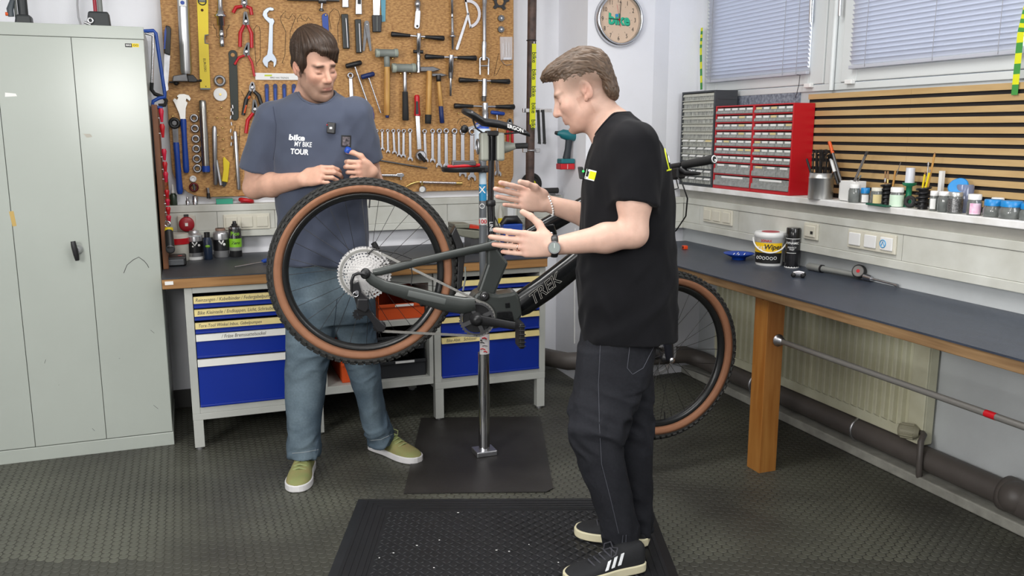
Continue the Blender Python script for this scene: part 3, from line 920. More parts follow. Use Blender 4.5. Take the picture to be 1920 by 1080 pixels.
# spanner outlines drawn on the board where tools are missing
outline([(533, 120), (529, 118), (534, 104), (536, 60), (526, 38), (527, 30), (536, 20), (534, 32), (542, 36), (548, 26), (554, 33), (550, 44), (544, 60), (544, 100)])
outline([(558, 42), (557, 36), (564, 27), (566, 36), (574, 40), (578, 32), (583, 38)])
outline([(482, 125), (480, 120), (488, 110), (488, 60), (486, 50), (481, 48), (476, 55), (478, 90), (480, 118)])
outline([(621, 55), (617, 35), (618, 25), (626, 16), (634, 20), (638, 32), (633, 48), (634, 80)])
outline([(870, 245), (862, 232), (866, 226), (874, 230), (880, 224), (872, 220), (860, 224), (857, 232)])
outline([(940, 122), (931, 140), (926, 143), (935, 100)])
outline([(452, 170), (462, 190), (470, 176), (478, 200)])
outline([(470, 225), (474, 190), (480, 180), (476, 222)])
outline([(877, 330), (884, 338), (882, 350), (874, 350)])
outline([(400, 45), (402, 52), (406, 56), (406, 68), (410, 71)])
outline([(430, 46), (428, 52), (425, 56), (425, 68), (421, 71)])
outline([(437, 300), (441, 235), (450, 236), (446, 300), (440, 340)])

# --- left column
t = tool('pull_saw', 'pull saw with black and blue handle at the left board edge', 314, 110, 'saw')
flat(MB(), [(308, 100), (307, 70), (311, 47), (318, 49), (321, 54), (320, 80), (319, 104)], 0.006, 0.016).build('handle', BLACKP, t, bev=0.004)
flat(MB(), [(307, 92), (308, 60), (311, 50), (312, 60), (310, 92)], 0.010, 0.016).build('blue_inlay', BLUEP, t)
flat(MB(), [(308, 100), (319, 104), (315, 160), (316, 168), (310, 173), (307, 165)], 0.008, 0.002).build('blade', STEEL, t)
t = tool('frame_clamp_tube', 'big silver tube with black clamp foot, leftmost on the board', 345, 80)
lath(MB(), (341, -40), (349, 139), [(0, 10.5), (0.96, 10.5), (1, 9)], 0.04, 24).build('tube', mat('brushed_aluminium', (0.6, 0.6, 0.6), 0.35, 1.0, var=0.1, scale=30, stretch=(1, 1, 0.1)), t)
p = bp(342, 5, 0.075)
MB().box((p[0] - 0.016, p[1] + 0.0, p[2] - 0.017), (p[0] + 0.018, p[1] + 0.01, p[2] + 0.017)).build('sticker', PAPER, t)
MB().lathe((p[0], p[1] - 0.0005, p[2]), (0, -1, 0), [(0, 0.010), (0.0004, 0.0095)], 16).build('sticker_oval', BLUEP, t)
flat(MB(), [(324, 142), (350, 138), (353, 153), (323, 153)], 0.02, 0.05).build('clamp_jaw', DSTEEL, t, bev=0.004)
flat(MB(), [(350, 140), (362, 140), (371, 150), (369, 154), (353, 154)], 0.01, 0.03).build('clamp_jaw', BLACKP, t, bev=0.004)
rod(MB(), (317, 154), (336, 155), 1.8, d=0.03).ball(bp(330, 156, 0.03), 0.012).build('bolt', BLACKP, t)
rod(MB(), (362, 152), (376, 151), 1.8, d=0.03).ball(bp(376, 151, 0.03), 0.007).build('bolt', BLACKP, t)
t = tool('spirit_level', 'yellow spirit level hanging upright on the board', 380, 80, 'spirit level')
flat(MB(), [(368, -30), (390, -30), (391, 64), (384, 65), (384, 82), (391, 82), (394.5, 165), (375.5, 165), (372, 70)], 0.006, 0.022).build('body', YELLOWP, t)
flat(MB(), [(375.7, 164.5), (394.4, 164.5), (394.4, 168), (376, 168)], 0.007, 0.02).build('end_cap', GREYP, t)
p = bp(379, 2, 0.029)
MB().torus(p, (0, 1, 0), 0.019, 0.003, 24, 6).build('vial_ring', BLACKP, t)
MB().cyl(p + V3(-0.016, 0.001, 0.0), p + V3(0.016, 0.001, 0.0), 0.006).build('vial', GREYP, t)
MB().lathe(bp(379, 19, 0.0285), (0, -1, 0), [(0, 0.007), (0.0006, 0.0068)], 16).build('hang_hole', mat('dark_brown_hole', srgb(74, 40, 14), 0.8), t)
MB().tube(bl([(391, 65), (384.5, 66), (384, 73), (384.5, 81), (391, 82)], 0.029), 0.003, 6).build('notch_edge', GREYP, t)
MB().lathe(bp(386, 162, 0.0285), (0, -1, 0), [(0, 0.003), (0.0006, 0.0028)], 10).build('rivet', INK, t)
text('EUROSKI', INK, t, bp(384, 122, 0.0285), (0.03, 0, -1), (1, 0, 0.03), 0.017)
t = tool('stepped_drift', 'stepped silver bearing drift beside the yellow level', 415, 45)
lath(MB(), (411, -30), (416.5, 88), [(0, 5), (0.36, 5), (0.37, 5.4), (0.42, 6), (0.43, 8), (0.46, 7.2), (0.5, 11.5), (0.525, 10.5), (0.53, 8), (0.66, 7.8), (0.665, 5), (0.74, 5), (0.742, 4.6), (0.744, 5), (0.85, 5), (0.852, 4.6), (0.854, 5), (0.99, 4.6), (1, 3.5)], 0.032, 22).build('shaft', CHROME, t)


def pliers(label, piv, tip, hl, hr, hm, group='circlip pliers on the board', name='circlip_pliers', jaw=DSTEEL, w=3.6, bend=5):
    t = tool(name, label, *piv, 'pliers', group)
    (px, py) = piv
    for sgn, h in ((-1, hl), (1, hr)):
        mid = ((px + h[0]) / 2 + sgn * bend, py + (h[1] - py) * 0.45)
        j = MB(); flat(j, [(px - sgn * 2, py - 5), (tip[0] + sgn * 0.6, tip[1]), (tip[0] + sgn * 3.2, tip[1] + 2), (px + sgn * 5.5, py - 2), (px + sgn * 6, py + 9), (px + sgn * 2, py + 9)], 0.010, 0.008)
        j.build('jaw', jaw, t)
        MB().tube(bl([(px + sgn * 3.5, py + 7), mid, h], 0.016), [w * 0.8 * sc(px, py), w * sc(px, py), w * 0.9 * sc(px, py)], 10).build('handle', hm, t)
    MB().lathe(bp(px, py, 0.018), (0, -1, 0), [(0, 0.011), (0.003, 0.010), (0.004, 0.006)], 16).build('rivet', STEEL, t)
    return t


pliers('red-handled circlip pliers cut off by the top of the picture', (458, 5), (457, -25), (437, 24), (472, 28), REDP)
pliers('red-handled circlip pliers in the middle of the column', (461, 40), (460, 21), (450, 88), (472, 90), REDP)
pliers('red-handled circlip pliers spread wide, lowest of the column', (462, 97), (465, 79), (440, 121), (477, 143), REDP, w=2.4, bend=3)
t = pliers('side cutters with black and orange handles beside the black bar', (473, 164), (473, 153), (456, 216), (491, 198), BLACKP, None, 'side_cutters', CHROME, 4.0, 3)
MB().tube(bl([(462, 197), (458, 212)], 0.027), 0.004, 8).build('grip_inlay', ORANGEP, t)
rod(MB(), (468, 180), (464, 184), 3.2, d=0.017).build('grip_collar', ORANGEP, t)
pliers('red-handled pliers half hidden behind the blue-grey sleeve', (478, 205), (477, 186), (461, 250), (488, 250), REDP, None, 'combination_pliers')

SPAN = mat('bluish_spanner_steel', (0.48, 0.53, 0.60), 0.35, 0.85)
t = tool('hook_spanner', 'large silver hook spanner with open jaw below', 506, 70, 'spanner')
hk = [(505, 44), (497, 36), (492, 28), (494, 20), (500, 15), (507, 13), (513, 15), (514, 19), (511, 20.5), (505, 20), (501, 25), (502, 31), (507, 34), (512, 34), (515, 40), (512, 48), (511.5, 100), (516, 106), (519, 112), (518, 121), (513.5, 127), (513, 117), (508, 113.5), (503, 117), (502, 128), (496, 123), (492, 115), (494, 108), (501, 102), (503, 90)]
flat(MB(), hk, 0.006, 0.009).build('body', SPAN, t, bev=0.002)
t = tool('chain_whip', 'long black steel chain whip bar on the board', 437, 160)
bar = [(428, 100), (429.5, 96.5), (433, 94), (437, 93.6), (441.5, 95), (444.5, 99), (445.2, 104), (444, 110), (446, 150), (447.5, 220), (445, 225), (439, 226), (433.5, 222), (430, 150), (429, 108)]
flat(MB(), bar, 0.005, 0.006).build('bar', mat('blackened_steel', srgb(50, 54, 50), 0.5, 0.4), t, bev=0.002)
MB().lathe(bp(436.5, 103, 0.0115), (0, -1, 0), [(0, 0.0105), (0.0006, 0.010)], 10).build('star_hole', OSB, t)
ch = [(436, 200), (434, 206), (436, 212), (433, 220), (433.5, 232), (433, 245), (434, 258), (434, 270)]
for k, (x, y) in enumerate(ch):
    rod(MB(), (x, y - 3.2), (x + (-1) ** k * 0.8, y + 3.2), 1.7, d=0.016, n=8).build('chain_link', STEEL, t)
t = tool('ring_gauge', 'grey steel ring above the white disc', 412, 151)
MB().torus(bp(412, 151.5, 0.012), (0, 1, 0), 0.0225, 0.008, 28, 10).build('ring', mat('grey_ring_steel', (0.28, 0.28, 0.29), 0.45, 0.8), t)
t = tool('white_disc', 'round white plastic disc under the grey ring', 413, 177)
MB().lathe(bp(413, 177, 0.004), (0, -1, 0), [(0, 0.034), (0.008, 0.034), (0.009, 0.033)], 36).build('disc', WHITEP, t)
MB().lathe(bp(413, 177, 0.014), (0, -1, 0), [(0, 0.007), (0.003, 0.006)], 6).build('hub', BRASS, t)
t = tool('steel_ruler', 'white printed ruler bar above the blue tyre levers', 519, 143, 'ruler')
flat(MB(), [(478, 136.5), (560, 138), (560, 150), (479, 149.5)], 0.004, 0.006).build('bar', WHITEP, t)
MB().prism(bl([(496, 140), (510, 140), (510, 143), (496, 143)], 0.0105), (0, 0.0004, 0)).build('yellow_print', mat('lime_print', srgb(190, 205, 40), 0.5), t)
text('BIKE HAS TRENDS', GREYINK, t, bp(524, 146, 0.0103), (1, 0, 0), (0, 0, 1), 0.012)
for k, x in enumerate((500, 516, 533, 551)):
    t = tool('tyre_lever', ('blue tyre lever, leftmost of the row', 'blue tyre lever, second of the row', 'blue tyre lever, third of the row', 'blue tyre lever, rightmost beside the neck')[k], x, 178, 'tyre lever', 'blue tyre levers on the board')
    flat(MB(), capsule2(x, 161, x + 1, 200, 4, 3.4), 0.004, 0.007).build('lever', DBLUE, t, bev=0.0015)
    flat(MB(), capsule2(x, 167, x + 0.8, 190, 1.6, 1.4), 0.0112, 0.0006).build('lever_inlay', BLUEP, t)
t = tool('blue_file', 'blue flat handle above the dark-haired head', 609, 40)
flat(MB(), capsule2(609.5, 31, 613, 90, 6, 5), 0.004, 0.008).build('handle', BLUEP, t, bev=0.002)


def grip_block(label, x0, y0, x1, y1, w, grp):
    t = tool('soft_jaw', label, (x0 + x1) / 2, (y0 + y1) / 2, 'vice jaw', grp)
    flat(MB(), [(x0 - w, y0), (x0 + w, y0), (x1 + w, y1), (x1 - w, y1)], 0.004, 0.024).build('block', mat('dark_anodised', srgb(34, 36, 34), 0.35, 0.3), t, bev=0.003)
    rod(MB(), (x0 + w * 0.35, y0 + 8), (x1 + w * 0.35, y1 - 2), 1.1, d=0.029, n=8).build('edge_strip', STEEL, t)


grip_block('black soft jaw bar beside the dark hair', 646.5, 26, 650, 91, 6.2, 'soft jaws on the board')
grip_block('black soft jaw bar left of the compass', 671.5, 36, 674, 99, 5.6, 'soft jaws on the board')
for (x0, y1, lab) in ((648, 14, 'short grey metal sleeve above the black bar by the hair'), (673, 27, 'longer grey metal sleeve above the black bar by the compass')):
    t = tool('metal_sleeve', lab, x0, 5)
    flat(MB(), [(x0 - 4.5, -25), (x0 + 4.5, -25), (x0 + 5.5, y1 - 18), (x0 + 6, y1), (x0 - 6, y1), (x0 - 6, y1 - 16)], 0.006, 0.022).build('sleeve', STEEL, t, bev=0.003)
    rod(MB(), (x0, -28), (x0, y1 - 19), 4.2, d=0.02).build('neck', BLACKP, t)
t = tool('press_bar', 'dark horizontal press bar along the top of the board', 600, 0)
rod(MB(), (538, -2), (636, 0.5), 3, d=0.03).build('bar', DSTEEL, t)
rod(MB(), (604, 0), (602.5, 20), 2.2, d=0.03).build('spindle', STEEL, t)
lath(MB(), (603, 16), (602.5, 21), [(0, 3), (0.5, 4.6), (1, 4)], 0.03).build('foot', DSTEEL, t)
rod(MB(), (597, 1), (611, 1), 5.5, d=0.03).build('nut', DSTEEL, t)
t = tool('divider_compass', 'grey folding dividers with two legs', 688, 68)
flat(MB(), capsule2(687.5, 43, 682, 94, 4.4, 1.8), 0.006, 0.004).build('leg', DSTEEL, t)
flat(MB(), capsule2(687.5, 43, 695, 94, 4.4, 1.8), 0.011, 0.004).build('leg', DSTEEL, t)
MB().lathe(bp(688, 46, 0.016), (0, -1, 0), [(0, 0.004), (0.003, 0.003)], 10).build('rivet', STEEL, t)
t = tool('try_square', 'steel rule with wide black plastic handle', 707, 30)
flat(MB(), [(699, -25), (714, -25), (711.5, 30), (700, 30)], 0.012, 0.004).build('rule', CHROME, t)
flat(MB(), [(698, 28), (716.5, 28), (715, 60), (699.5, 60)], 0.006, 0.022).build('handle', BLACKP, t, bev=0.003)
rod(MB(), (707, 30), (707, 58), 1.0, d=0.03).build('ridge', GREYP, t)
t = tool('blue_ruler', 'short teal-blue plastic ruler behind the steel rule', 718, 15, 'ruler')
flat(MB(), [(713, -25), (723.5, -25), (722.5, 40), (716, 41)], 0.004, 0.003).build('strip', mat('teal_blue_ruler', srgb(84, 156, 178), 0.4), t)
t = tool('ratchet_lever', 'silver crank arm with eye hanging near the top', 783, 25)
lath(MB(), (782, -25), (783, 20), [(0, 4), (0.6, 4), (0.62, 6), (0.8, 6), (0.82, 5), (1, 4.6)], 0.02).build('shaft', STEEL, t)
flat(MB(), capsule2(784, 22, 782, 49, 4.6, 5.0), 0.016, 0.012).build('arm', mat('light_grey_alloy', (0.62, 0.64, 0.66), 0.4, 0.7), t, bev=0.002)
MB().lathe(bp(782.5, 49, 0.0285), (0, -1, 0), [(0, 0.0065), (0.0006, 0.006)], 14).build('eye', INK, t)


def t_handle(label, l, r, top, bot, prof, tipm=None, coll=None):
    t = tool('t_handle_tap', label, top[0], top[1], 'tap handle', 'black T-handle taps on the board')
    rod(MB(), l, r, 2.0, d=0.036).build('crossbar', CHROME, t)
    cx = top[0]
    for e, s in ((l, -1), (r, 1)):
        q = (e[0] - s * 36, l[1] + (r[1] - l[1]) * ((e[0] - s * 36 - l[0]) / (r[0] - l[0])))
        lath(MB(), e, q, [(0, 3), (0.04, 5.0), (0.3, 4.4), (0.7, 3.5), (1, 3.0)], 0.036, 14).build('grip', BLACKP, t)
    lath(MB(), top, bot, prof, 0.036, 18).build('stem', CHROME, t)
    if tipm:
        a, b, w = tipm
        lath(MB(), a, b, [(0, w), (1, w * 0.85)], 0.036, 12).build('cutter', DSTEEL, t)
    if coll:
        rod(MB(), (coll[0] - 9, coll[1] - 0.5), (coll[0] + 9, coll[1] + 0.5), 3.3, d=0.036).build('collar', BLACKP, t)


t_handle('black T-handle tap with dark collar, topmost of four', (733, 64), (833, 72), (785, 63), (784, 136), [(0, 4.6), (0.36, 4.6), (0.37, 3.7), (0.72, 3.7), (0.74, 4.4), (1, 4.2)], None, (784, 97))
t_handle('black T-handle tap with long thin tip, second of four', (796.5, 106), (893.5, 109), (846, 103.5), (844.5, 180), [(0, 5.2), (0.42, 5.2), (0.43, 3), (0.58, 2.4), (0.99, 2.4), (1, 1.6)], ((845, 136), (845, 147), 4.4))
t_handle('black T-handle tap with ridged cutter, third of four', (860, 150), (956, 153), (908, 148), (907.5, 180), [(0, 5.3), (1, 5.3)], ((907.5, 178), (907, 190), 5))
t_handle('black T-handle tap half hidden by the saddle, lowest of four', (851, 198.5), (965, 200.5), (909, 193), (909, 240), [(0, 6.5), (0.35, 6.5), (0.36, 7), (1, 7)])

t = tool('reamer_rod', 'slim silver reamer rod with collar', 848, 40)
lath(MB(), (847, -25), (848.5, 93), [(0, 2.6), (0.43, 2.6), (0.432, 2.2), (0.44, 2.6), (0.5, 2.6), (0.502, 2.2), (0.51, 2.6), (0.70, 2.7), (0.72, 3.5), (0.765, 4), (0.77, 6.4), (0.80, 6.2), (0.81, 2.8), (0.99, 2.2), (1, 1.5)], 0.024).build('rod', CHROME, t)
t = tool('protractor', 'steel protractor with long straight arm', 878, 40)
flat(MB(), capsule2(878, 26, 857, 91, 2.2, 2.5), 0.008, 0.003).build('arm', STEEL, t)
arc_o = [(871, -1)] + [(878 + 23.5 * math.cos(a), 26 + 27 * math.sin(a)) for a in np.linspace(-1.5, 1.28, 14)]
arc_i = [(878 + 18.5 * math.cos(a), 26 + 21.5 * math.sin(a)) for a in np.linspace(1.28, -1.5, 14)]
flat(MB(), arc_o + [(881, 53)] + arc_i[:0] + [(883, 47)] + arc_i + [(872, 4)], 0.011, 0.003).build('scale_arc', mat('white_scale', srgb(226, 224, 230), 0.4), t)
flat(MB(), [(871, -2), (874.5, -2), (879, 26), (884, 52), (881, 53), (876, 28)], 0.011, 0.003).build('base_bar', STEEL, t)
MB().lathe(bp(878, 26, 0.014), (0, -1, 0), [(0, 0.006), (0.004, 0.005)], 12).build('pivot', DSTEEL, t)
t = tool('forked_puller', 'long silver puller rod ending in a two-prong fork', 908, 70)
lath(MB(), (908.5, -25), (908, 78), [(0, 4.4), (0.3, 4.4), (0.31, 3.7), (0.96, 3.7), (1, 3)], 0.03).build('rod', STEEL, t)
lath(MB(), (907.5, 78), (906.8, 113), [(0, 4.6), (0.15, 5.4), (0.4, 5.0), (0.5, 4.6), (0.8, 5.2), (1, 4.8)], 0.03).build('knurled_body', CHROME, t)
MB().tube(bl([(900, 140), (899.5, 110), (902, 108), (912, 108), (916, 110), (915.5, 140)], 0.03), 0.0065, 8).build('fork', CHROME, t)
rod(MB(), (901, 123.5), (915, 123.5), 1.7, d=0.03).build('crosspin', STEEL, t)
t = tool('spider_cog', 'black toothed spider at the top right of the board', 938, 5)
sp_ = []
for k in range(40):
    a = 2 * math.pi * k / 40; r_ = 17 if (k % 8) < 3 else 11
    sp_.append((938 + r_ * math.cos(a + 0.9), 3 + r_ * math.sin(a + 0.9)))
ho = [(938 + 7 * math.cos(2 * math.pi * k / 20), 3 + 7 * math.sin(2 * math.pi * k / 20)) for k in range(20)]
m_ = MB(); flat(m_, sp_, 0.006, 0.006); m_.build('spider', BLACKP, t)
MB().lathe(bp(938, 3, 0.0125), (0, -1, 0), [(0, 0.02), (0.0006, 0.0195)], 20).build('centre_hole', OSB, t)
for k, y in enumerate((34, 55)):
    t = tool('small_cog', ('small dark toothed cog, upper of the pair', 'small dark toothed cog, lower of the pair')[k], 940, y)
    flat(MB(), [(940 + (6.5 if j % 2 else 5.2) * math.cos(math.pi * j / 10), y + (6.5 if j % 2 else 5.2) * math.sin(math.pi * j / 10)) for j in range(20)], 0.006, 0.012).build('cog', DSTEEL, t)
    MB().lathe(bp(940, y, 0.0185), (0, -1, 0), [(0, 0.008), (0.003, 0.006)], 10).build('hub', CHROME, t)
t = tool('plastic_bag', 'clear plastic bag with small parts hanging on the board', 949, 95, 'bag')
flat(MB(), [(938, 69), (961, 69), (961, 112), (939, 112)], 0.004, 0.010).build('film', mat('clear_film', (0.85, 0.8, 0.8), 0.15, alpha=0.45, spec=0.8), t)
for x in (943, 949, 954):
    rod(MB(), (x, 78 + (x % 4)), (x + 0.5, 106), 0.9, d=0.008, n=6).build('pin', CHROME, t)
flat(MB(), [(944, 108), (959, 107), (959, 112), (944, 112)], 0.015, 0.002).build('clip_strip', STEEL, t)
MB().tube(bl([(939, 112), (945, 120), (950, 122.5), (960, 120)], 0.008), 0.0016, 6).build('wire', CHROME, t)


def hammer(label, hd, hw, hh, hmat, handle, caps=None, name='mallet', peen=False):
    t = tool(name, label, hd[0], hd[1], 'hammer')
    x, y = hd
    if peen:
        flat(MB(), [(x - hw, y - hh * 0.9), (x - hw * 0.2, y - hh * 0.9), (x + hw * 0.2, y - hh), (x + hw, y + hh * 0.2), (x + hw * 0.2, y + hh), (x - hw * 0.2, y + hh * 0.9), (x - hw, y + hh * 0.9)], 0.012, 0.024).build('head', hmat, t, bev=0.003)
    else:
        lath(MB(), (x - hw, y - 0.4), (x + hw, y + 0.4), [(0, hh * 0.8), (0.03, hh), (0.17, hh * 1.02), (0.19, hh * 0.94), (0.81, hh * 0.94), (0.83, hh * 1.02), (0.97, hh), (1, hh * 0.8)], 0.045, 22).build('head', hmat, t)
        if caps:
            for s in (-1, 1):
                lath(MB(), (x + s * hw, y), (x + s * hw * 0.68, y), [(0, hh * 0.85), (0.08, hh * 1.03), (1, hh * 1.03)], 0.045, 22).build('face_cap', caps, t)
    for k, (a, b, w0, w1, m) in enumerate(handle):
        lath(MB(), a, b, [(0, w0), (0.5, (w0 + w1) / 2), (0.97, w1), (1, w1 * 0.75)], 0.04, 14).build(('handle', 'grip', 'handle_end')[min(k, 2)], m, t)
    return t


MALG = mat('grey_green_nylon', srgb(128, 134, 128), 0.5)
MALC = mat('pale_nylon_face', srgb(160, 168, 156), 0.5)
hammer('grey nylon mallet with wooden handle, leftmost hammer', (725, 99.5), 21, 7.6, MALG, [((725, 106), (726, 126), 5.6, 5.6, MALG), ((726, 124), (725.5, 216), 5.2, 5.8, WOODH), ((726, 215), (726, 221), 3.2, 3.2, DBLUE)], MALC)
hammer('grey nylon mallet with steel shaft and black grip', (757, 127.5), 22, 8.2, MALG, [((759, 135), (759.5, 175), 3.6, 4.0, STEEL), ((759.5, 172), (760.5, 226), 5.2, 6.2, BLACKR)], MALC)
hammer('steel hammer with wooden handle and black end', (808, 129.5), 19, 5, DSTEEL, [((805, 133), (803, 218), 5.0, 5.6, WOODH), ((803, 215), (802.5, 232), 6.2, 5.8, BLACKR)], None, 'hammer', True)
hammer('small hammer with wooden handle and dark blue lower half', (825, 140.5), 15, 3.2, DSTEEL, [((822, 141), (822.5, 153), 4.6, 4.6, BLACKP), ((822.5, 152), (827, 201), 3.6, 4.2, WOODH), ((826.5, 199), (829, 231), 4.3, 4.4, DBLUE)], None, 'hammer', True)
t = tool('ratchet_wrench', 'silver ratchet wrench with red handle among the spanners', 785, 240, 'wrench')
lath(MB(), (781.5, 178), (782.5, 217), [(0, 3.5), (0.08, 5.2), (0.5, 4.6), (0.85, 5.8), (1, 6)], 0.024).build('grip', REDP, t)
flat(MB(), [(780, 190), (784, 190), (785, 214), (779.5, 214)], 0.039, 0.003).build('grip_inlay', BLACKP, t)
flat(MB(), [(779, 217), (787, 217), (790.5, 280), (782.5, 281)], 0.018, 0.010).build('shank', CHROME, t, bev=0.002)
MB().lathe(bp(788, 292, 0.014), (0, -1, 0), [(0, 0.030), (0.018, 0.030), (0.024, 0.025)], 24).build('head', STEEL, t)
MB().cyl(bp(786, 289, 0.036), bp(797, 302, 0.075), 0.011).build('square_drive', BLACKP, t)

COMB = mat('chrome_vanadium', (0.50, 0.50, 0.53), 0.3, 0.95)


def combo(label, x, y0, x1, y1, w):
    t = tool('combination_spanner', label, x, (y0 + y1) / 2, 'spanner', 'combination spanners in a row')
    m_ = MB()
    r = w * 1.05
    MB().torus(bp(x, y0 + r, 0.012), (0, 1, 0), r * 0.78 * sc(x, y0), r * 0.34 * sc(x, y0), 18, 8).build('ring_end', COMB, t)
    ux = (x1 - x) / max(1, (y1 - y0)); 
    q = lambda yy: x + ux * (yy - y0)
    j = w * 1.25
    yb = y1 - j * 1.7
    flat(m_, [(q(y0 + 2 * r) - w * 0.55, y0 + 2 * r - 1), (q(y0 + 2 * r) + w * 0.55, y0 + 2 * r - 1), (q(yb) + w * 0.62, yb), (x1 + j, yb + j * 0.55), (x1 + j * 1.02, y1 - 2), (x1 + j * 0.55, y1), (x1 + j * 0.42, yb + j * 0.95), (x1 - j * 0.1, yb + j * 0.7), (x1 - j * 0.48, yb + j * 0.95), (x1 - j * 0.62, y1 - j * 0.25), (x1 - j * 1.0, y1 - j * 0.4), (x1 - j * 0.95, yb + j * 0.5), (q(yb) - w * 0.62, yb)], 0.009, 0.006)
    m_.build('shank', COMB, t, bev=0.0015)


ordn = ['first', 'second', 'third', 'fourth', 'fifth', 'sixth', 'seventh', 'eighth', 'ninth', 'tenth', 'eleventh', 'twelfth', 'thirteenth', 'fourteenth']
rows = [(706.5, 242, 707.5, 282, 3.0), (716.5, 242, 717.5, 283, 3.0), (727, 242, 728, 288, 3.1), (737.5, 242, 740, 290, 3.5), (747.5, 242, 748.5, 295, 3.2), (757, 242, 756.5, 297, 3.8), (769, 241, 769.5, 303, 4.0), (796, 242, 798.5, 305, 4.2), (811, 241.5, 811.5, 306, 4.2), (823.5, 241, 823.5, 316, 4.8), (836.5, 240.5, 837, 317, 5.0), (852, 240.5, 852, 324, 5.3), (867.5, 240.5, 868, 333, 5.7), (885, 240.5, 885, 340, 6.3)]
for k, (a, b, c_, d_, w) in enumerate(rows):
    combo('combination spanner, %s from the left of the row' % ordn[k], a, b, c_, d_, w)
combo('ring spanner hanging beside the black T-handle hex key', 657, 136, 660, 196, 5.4)
combo('spanner whose open end shows right of the seat post', 928, 245, 934, 331, 5.0)


def hexkey(label, hl, hr, a, b, hm, r=1.6, hr_=4):
    t = tool('t_hex_key', label, a[0], a[1], 'hex key')
    lath(MB(), hl, hr, [(0, hr_ * 0.6), (0.06, hr_), (0.5, hr_ * 1.05), (0.94, hr_), (1, hr_ * 0.6)], 0.03, 12).build('handle', hm, t)
    rod(MB(), a, b, r, d=0.026, n=10).build('shaft', CHROME, t)


hexkey('black T-handle hex key left of the blue one', (648, 124.5), (678, 117), (664, 121), (690, 196), BLACKP, 1.9, 4.6)
hexkey('blue T-handle hex key below the grey mallet', (677, 145), (702, 138), (690, 142), (714, 212), DBLUE, 1.5, 4.4)
hexkey('bright blue T-handle hex key at the right board edge', (920, 210.5), (946, 213.5), (932, 213), (934, 330), BLUEP, 1.2, 3.4)
t = tool('chainring_wrench', 'purple curved chainring wrench below the hex keys', 690, 208)
pts = [(676, 196), (684, 193), (693, 195), (699, 202), (702, 214), (702, 223), (696, 226), (690, 220), (694, 213), (691, 205), (684, 202), (677, 201)]
flat(MB(), pts, 0.006, 0.006).build('body', mat('purple_anodised', srgb(72, 66, 124), 0.4, 0.4), t, bev=0.0015)
t = tool('long_drift_rod', 'thin dark rod hanging nearly level under the spanners', 752, 307)
rod(MB(), (690, 297), (801, 315.5), 1.5, d=0.012).build('rod', DSTEEL, t)
t = tool('small_ratchet', 'small chrome ratchet with flat head above the wheel', 732, 329)
lath(MB(), (690, 328), (744, 329), [(0, 2.6), (0.6, 2.6), (0.62, 3.0), (1, 3.0)], 0.02).build('shaft', CHROME, t)
flat(MB(), capsule2(746, 328.5, 754, 328.5, 3.4, 4), 0.016, 0.012).build('head', CHROME, t, bev=0.002)
rod(MB(), (752, 332), (752, 337), 1.6, d=0.02).build('drive', STEEL, t)
t = tool('tyre_gauge', 'brass and chrome tyre inflator with round gauge', 820, 343)
rod(MB(), (787, 341.5), (866, 343.5), 2.6, d=0.02).build('barrel', mat('pinkish_chrome', (0.72, 0.66, 0.64), 0.25, 1.0), t)
MB().tube(bl([(790, 341), (782, 341), (770, 345), (761, 350)], 0.02), [0.005, 0.005, 0.006, 0.004], 8).build('nozzle', BRASS, t)
lath(MB(), (791, 340), (791, 348), [(0, 3), (1, 2.4)], 0.02).build('stem', BRASS, t)
MB().lathe(bp(791.5, 355, 0.012), (0, -1, 0), [(0, 0.021), (0.012, 0.021), (0.014, 0.019)], 24).build('gauge', CHROME, t)
MB().lathe(bp(791.5, 355, 0.0265), (0, -1, 0), [(0, 0.016), (0.0004, 0.0155)], 20).build('dial', PAPER, t)
rod(MB(), (855, 343.5), (866, 343.5), 3.4, d=0.02).build('collar', BRASS, t)
pliers('red pliers at the right board edge beside the hex key', (956, 232), (956, 222), (952, 268), (961, 268), REDP, None, 'combination_pliers', DSTEEL, 2.6, 2)

# lower left
t = tool('headset_spanner', 'wide silver headset spanner with blue grip', 342, 250, 'spanner')
hd = [(338, 224), (336, 214), (328, 195), (324, 188), (327, 184), (332, 187), (334, 183), (331, 180), (336, 176.5), (345, 176), (354, 178.5), (358, 185), (355.5, 190), (350, 185), (348.5, 189), (352, 193), (348.5, 203), (348, 224)]
flat(MB(), hd, 0.008, 0.005).build('head', mat('pale_nickel', (0.52, 0.51, 0.48), 0.38, 0.9), t, bev=0.001)
lath(MB(), (343.5, 223), (349.5, 324), [(0, 5), (0.05, 5.6), (0.3, 4.7), (0.9, 5.6), (0.97, 5.2), (1, 3.5)], 0.016).build('grip', BLUEP, t)
t = tool('freewheel_wrench', 'black hex socket wrench with long blue grip', 330, 280, 'wrench')
MB().torus(bp(327, 231, 0.016), (0, 1, 0), 0.021, 0.0085, 24, 8).build('socket_ring', BLACKP, t)
MB().lathe(bp(327, 231, 0.012), (0, -1, 0), [(0, 0.017), (0.006, 0.017), (0.0065, 0.010)], 6).build('socket', DSTEEL, t)
flat(MB(), [(323, 239), (334, 239), (335, 268), (325, 268)], 0.010, 0.006).build('shank', DSTEEL, t)
lath(MB(), (330, 267), (337.5, 364), [(0, 5), (0.05, 5.6), (0.3, 5), (0.9, 6), (0.97, 5.4), (1, 3.5)], 0.018).build('grip', BLUEP, t)
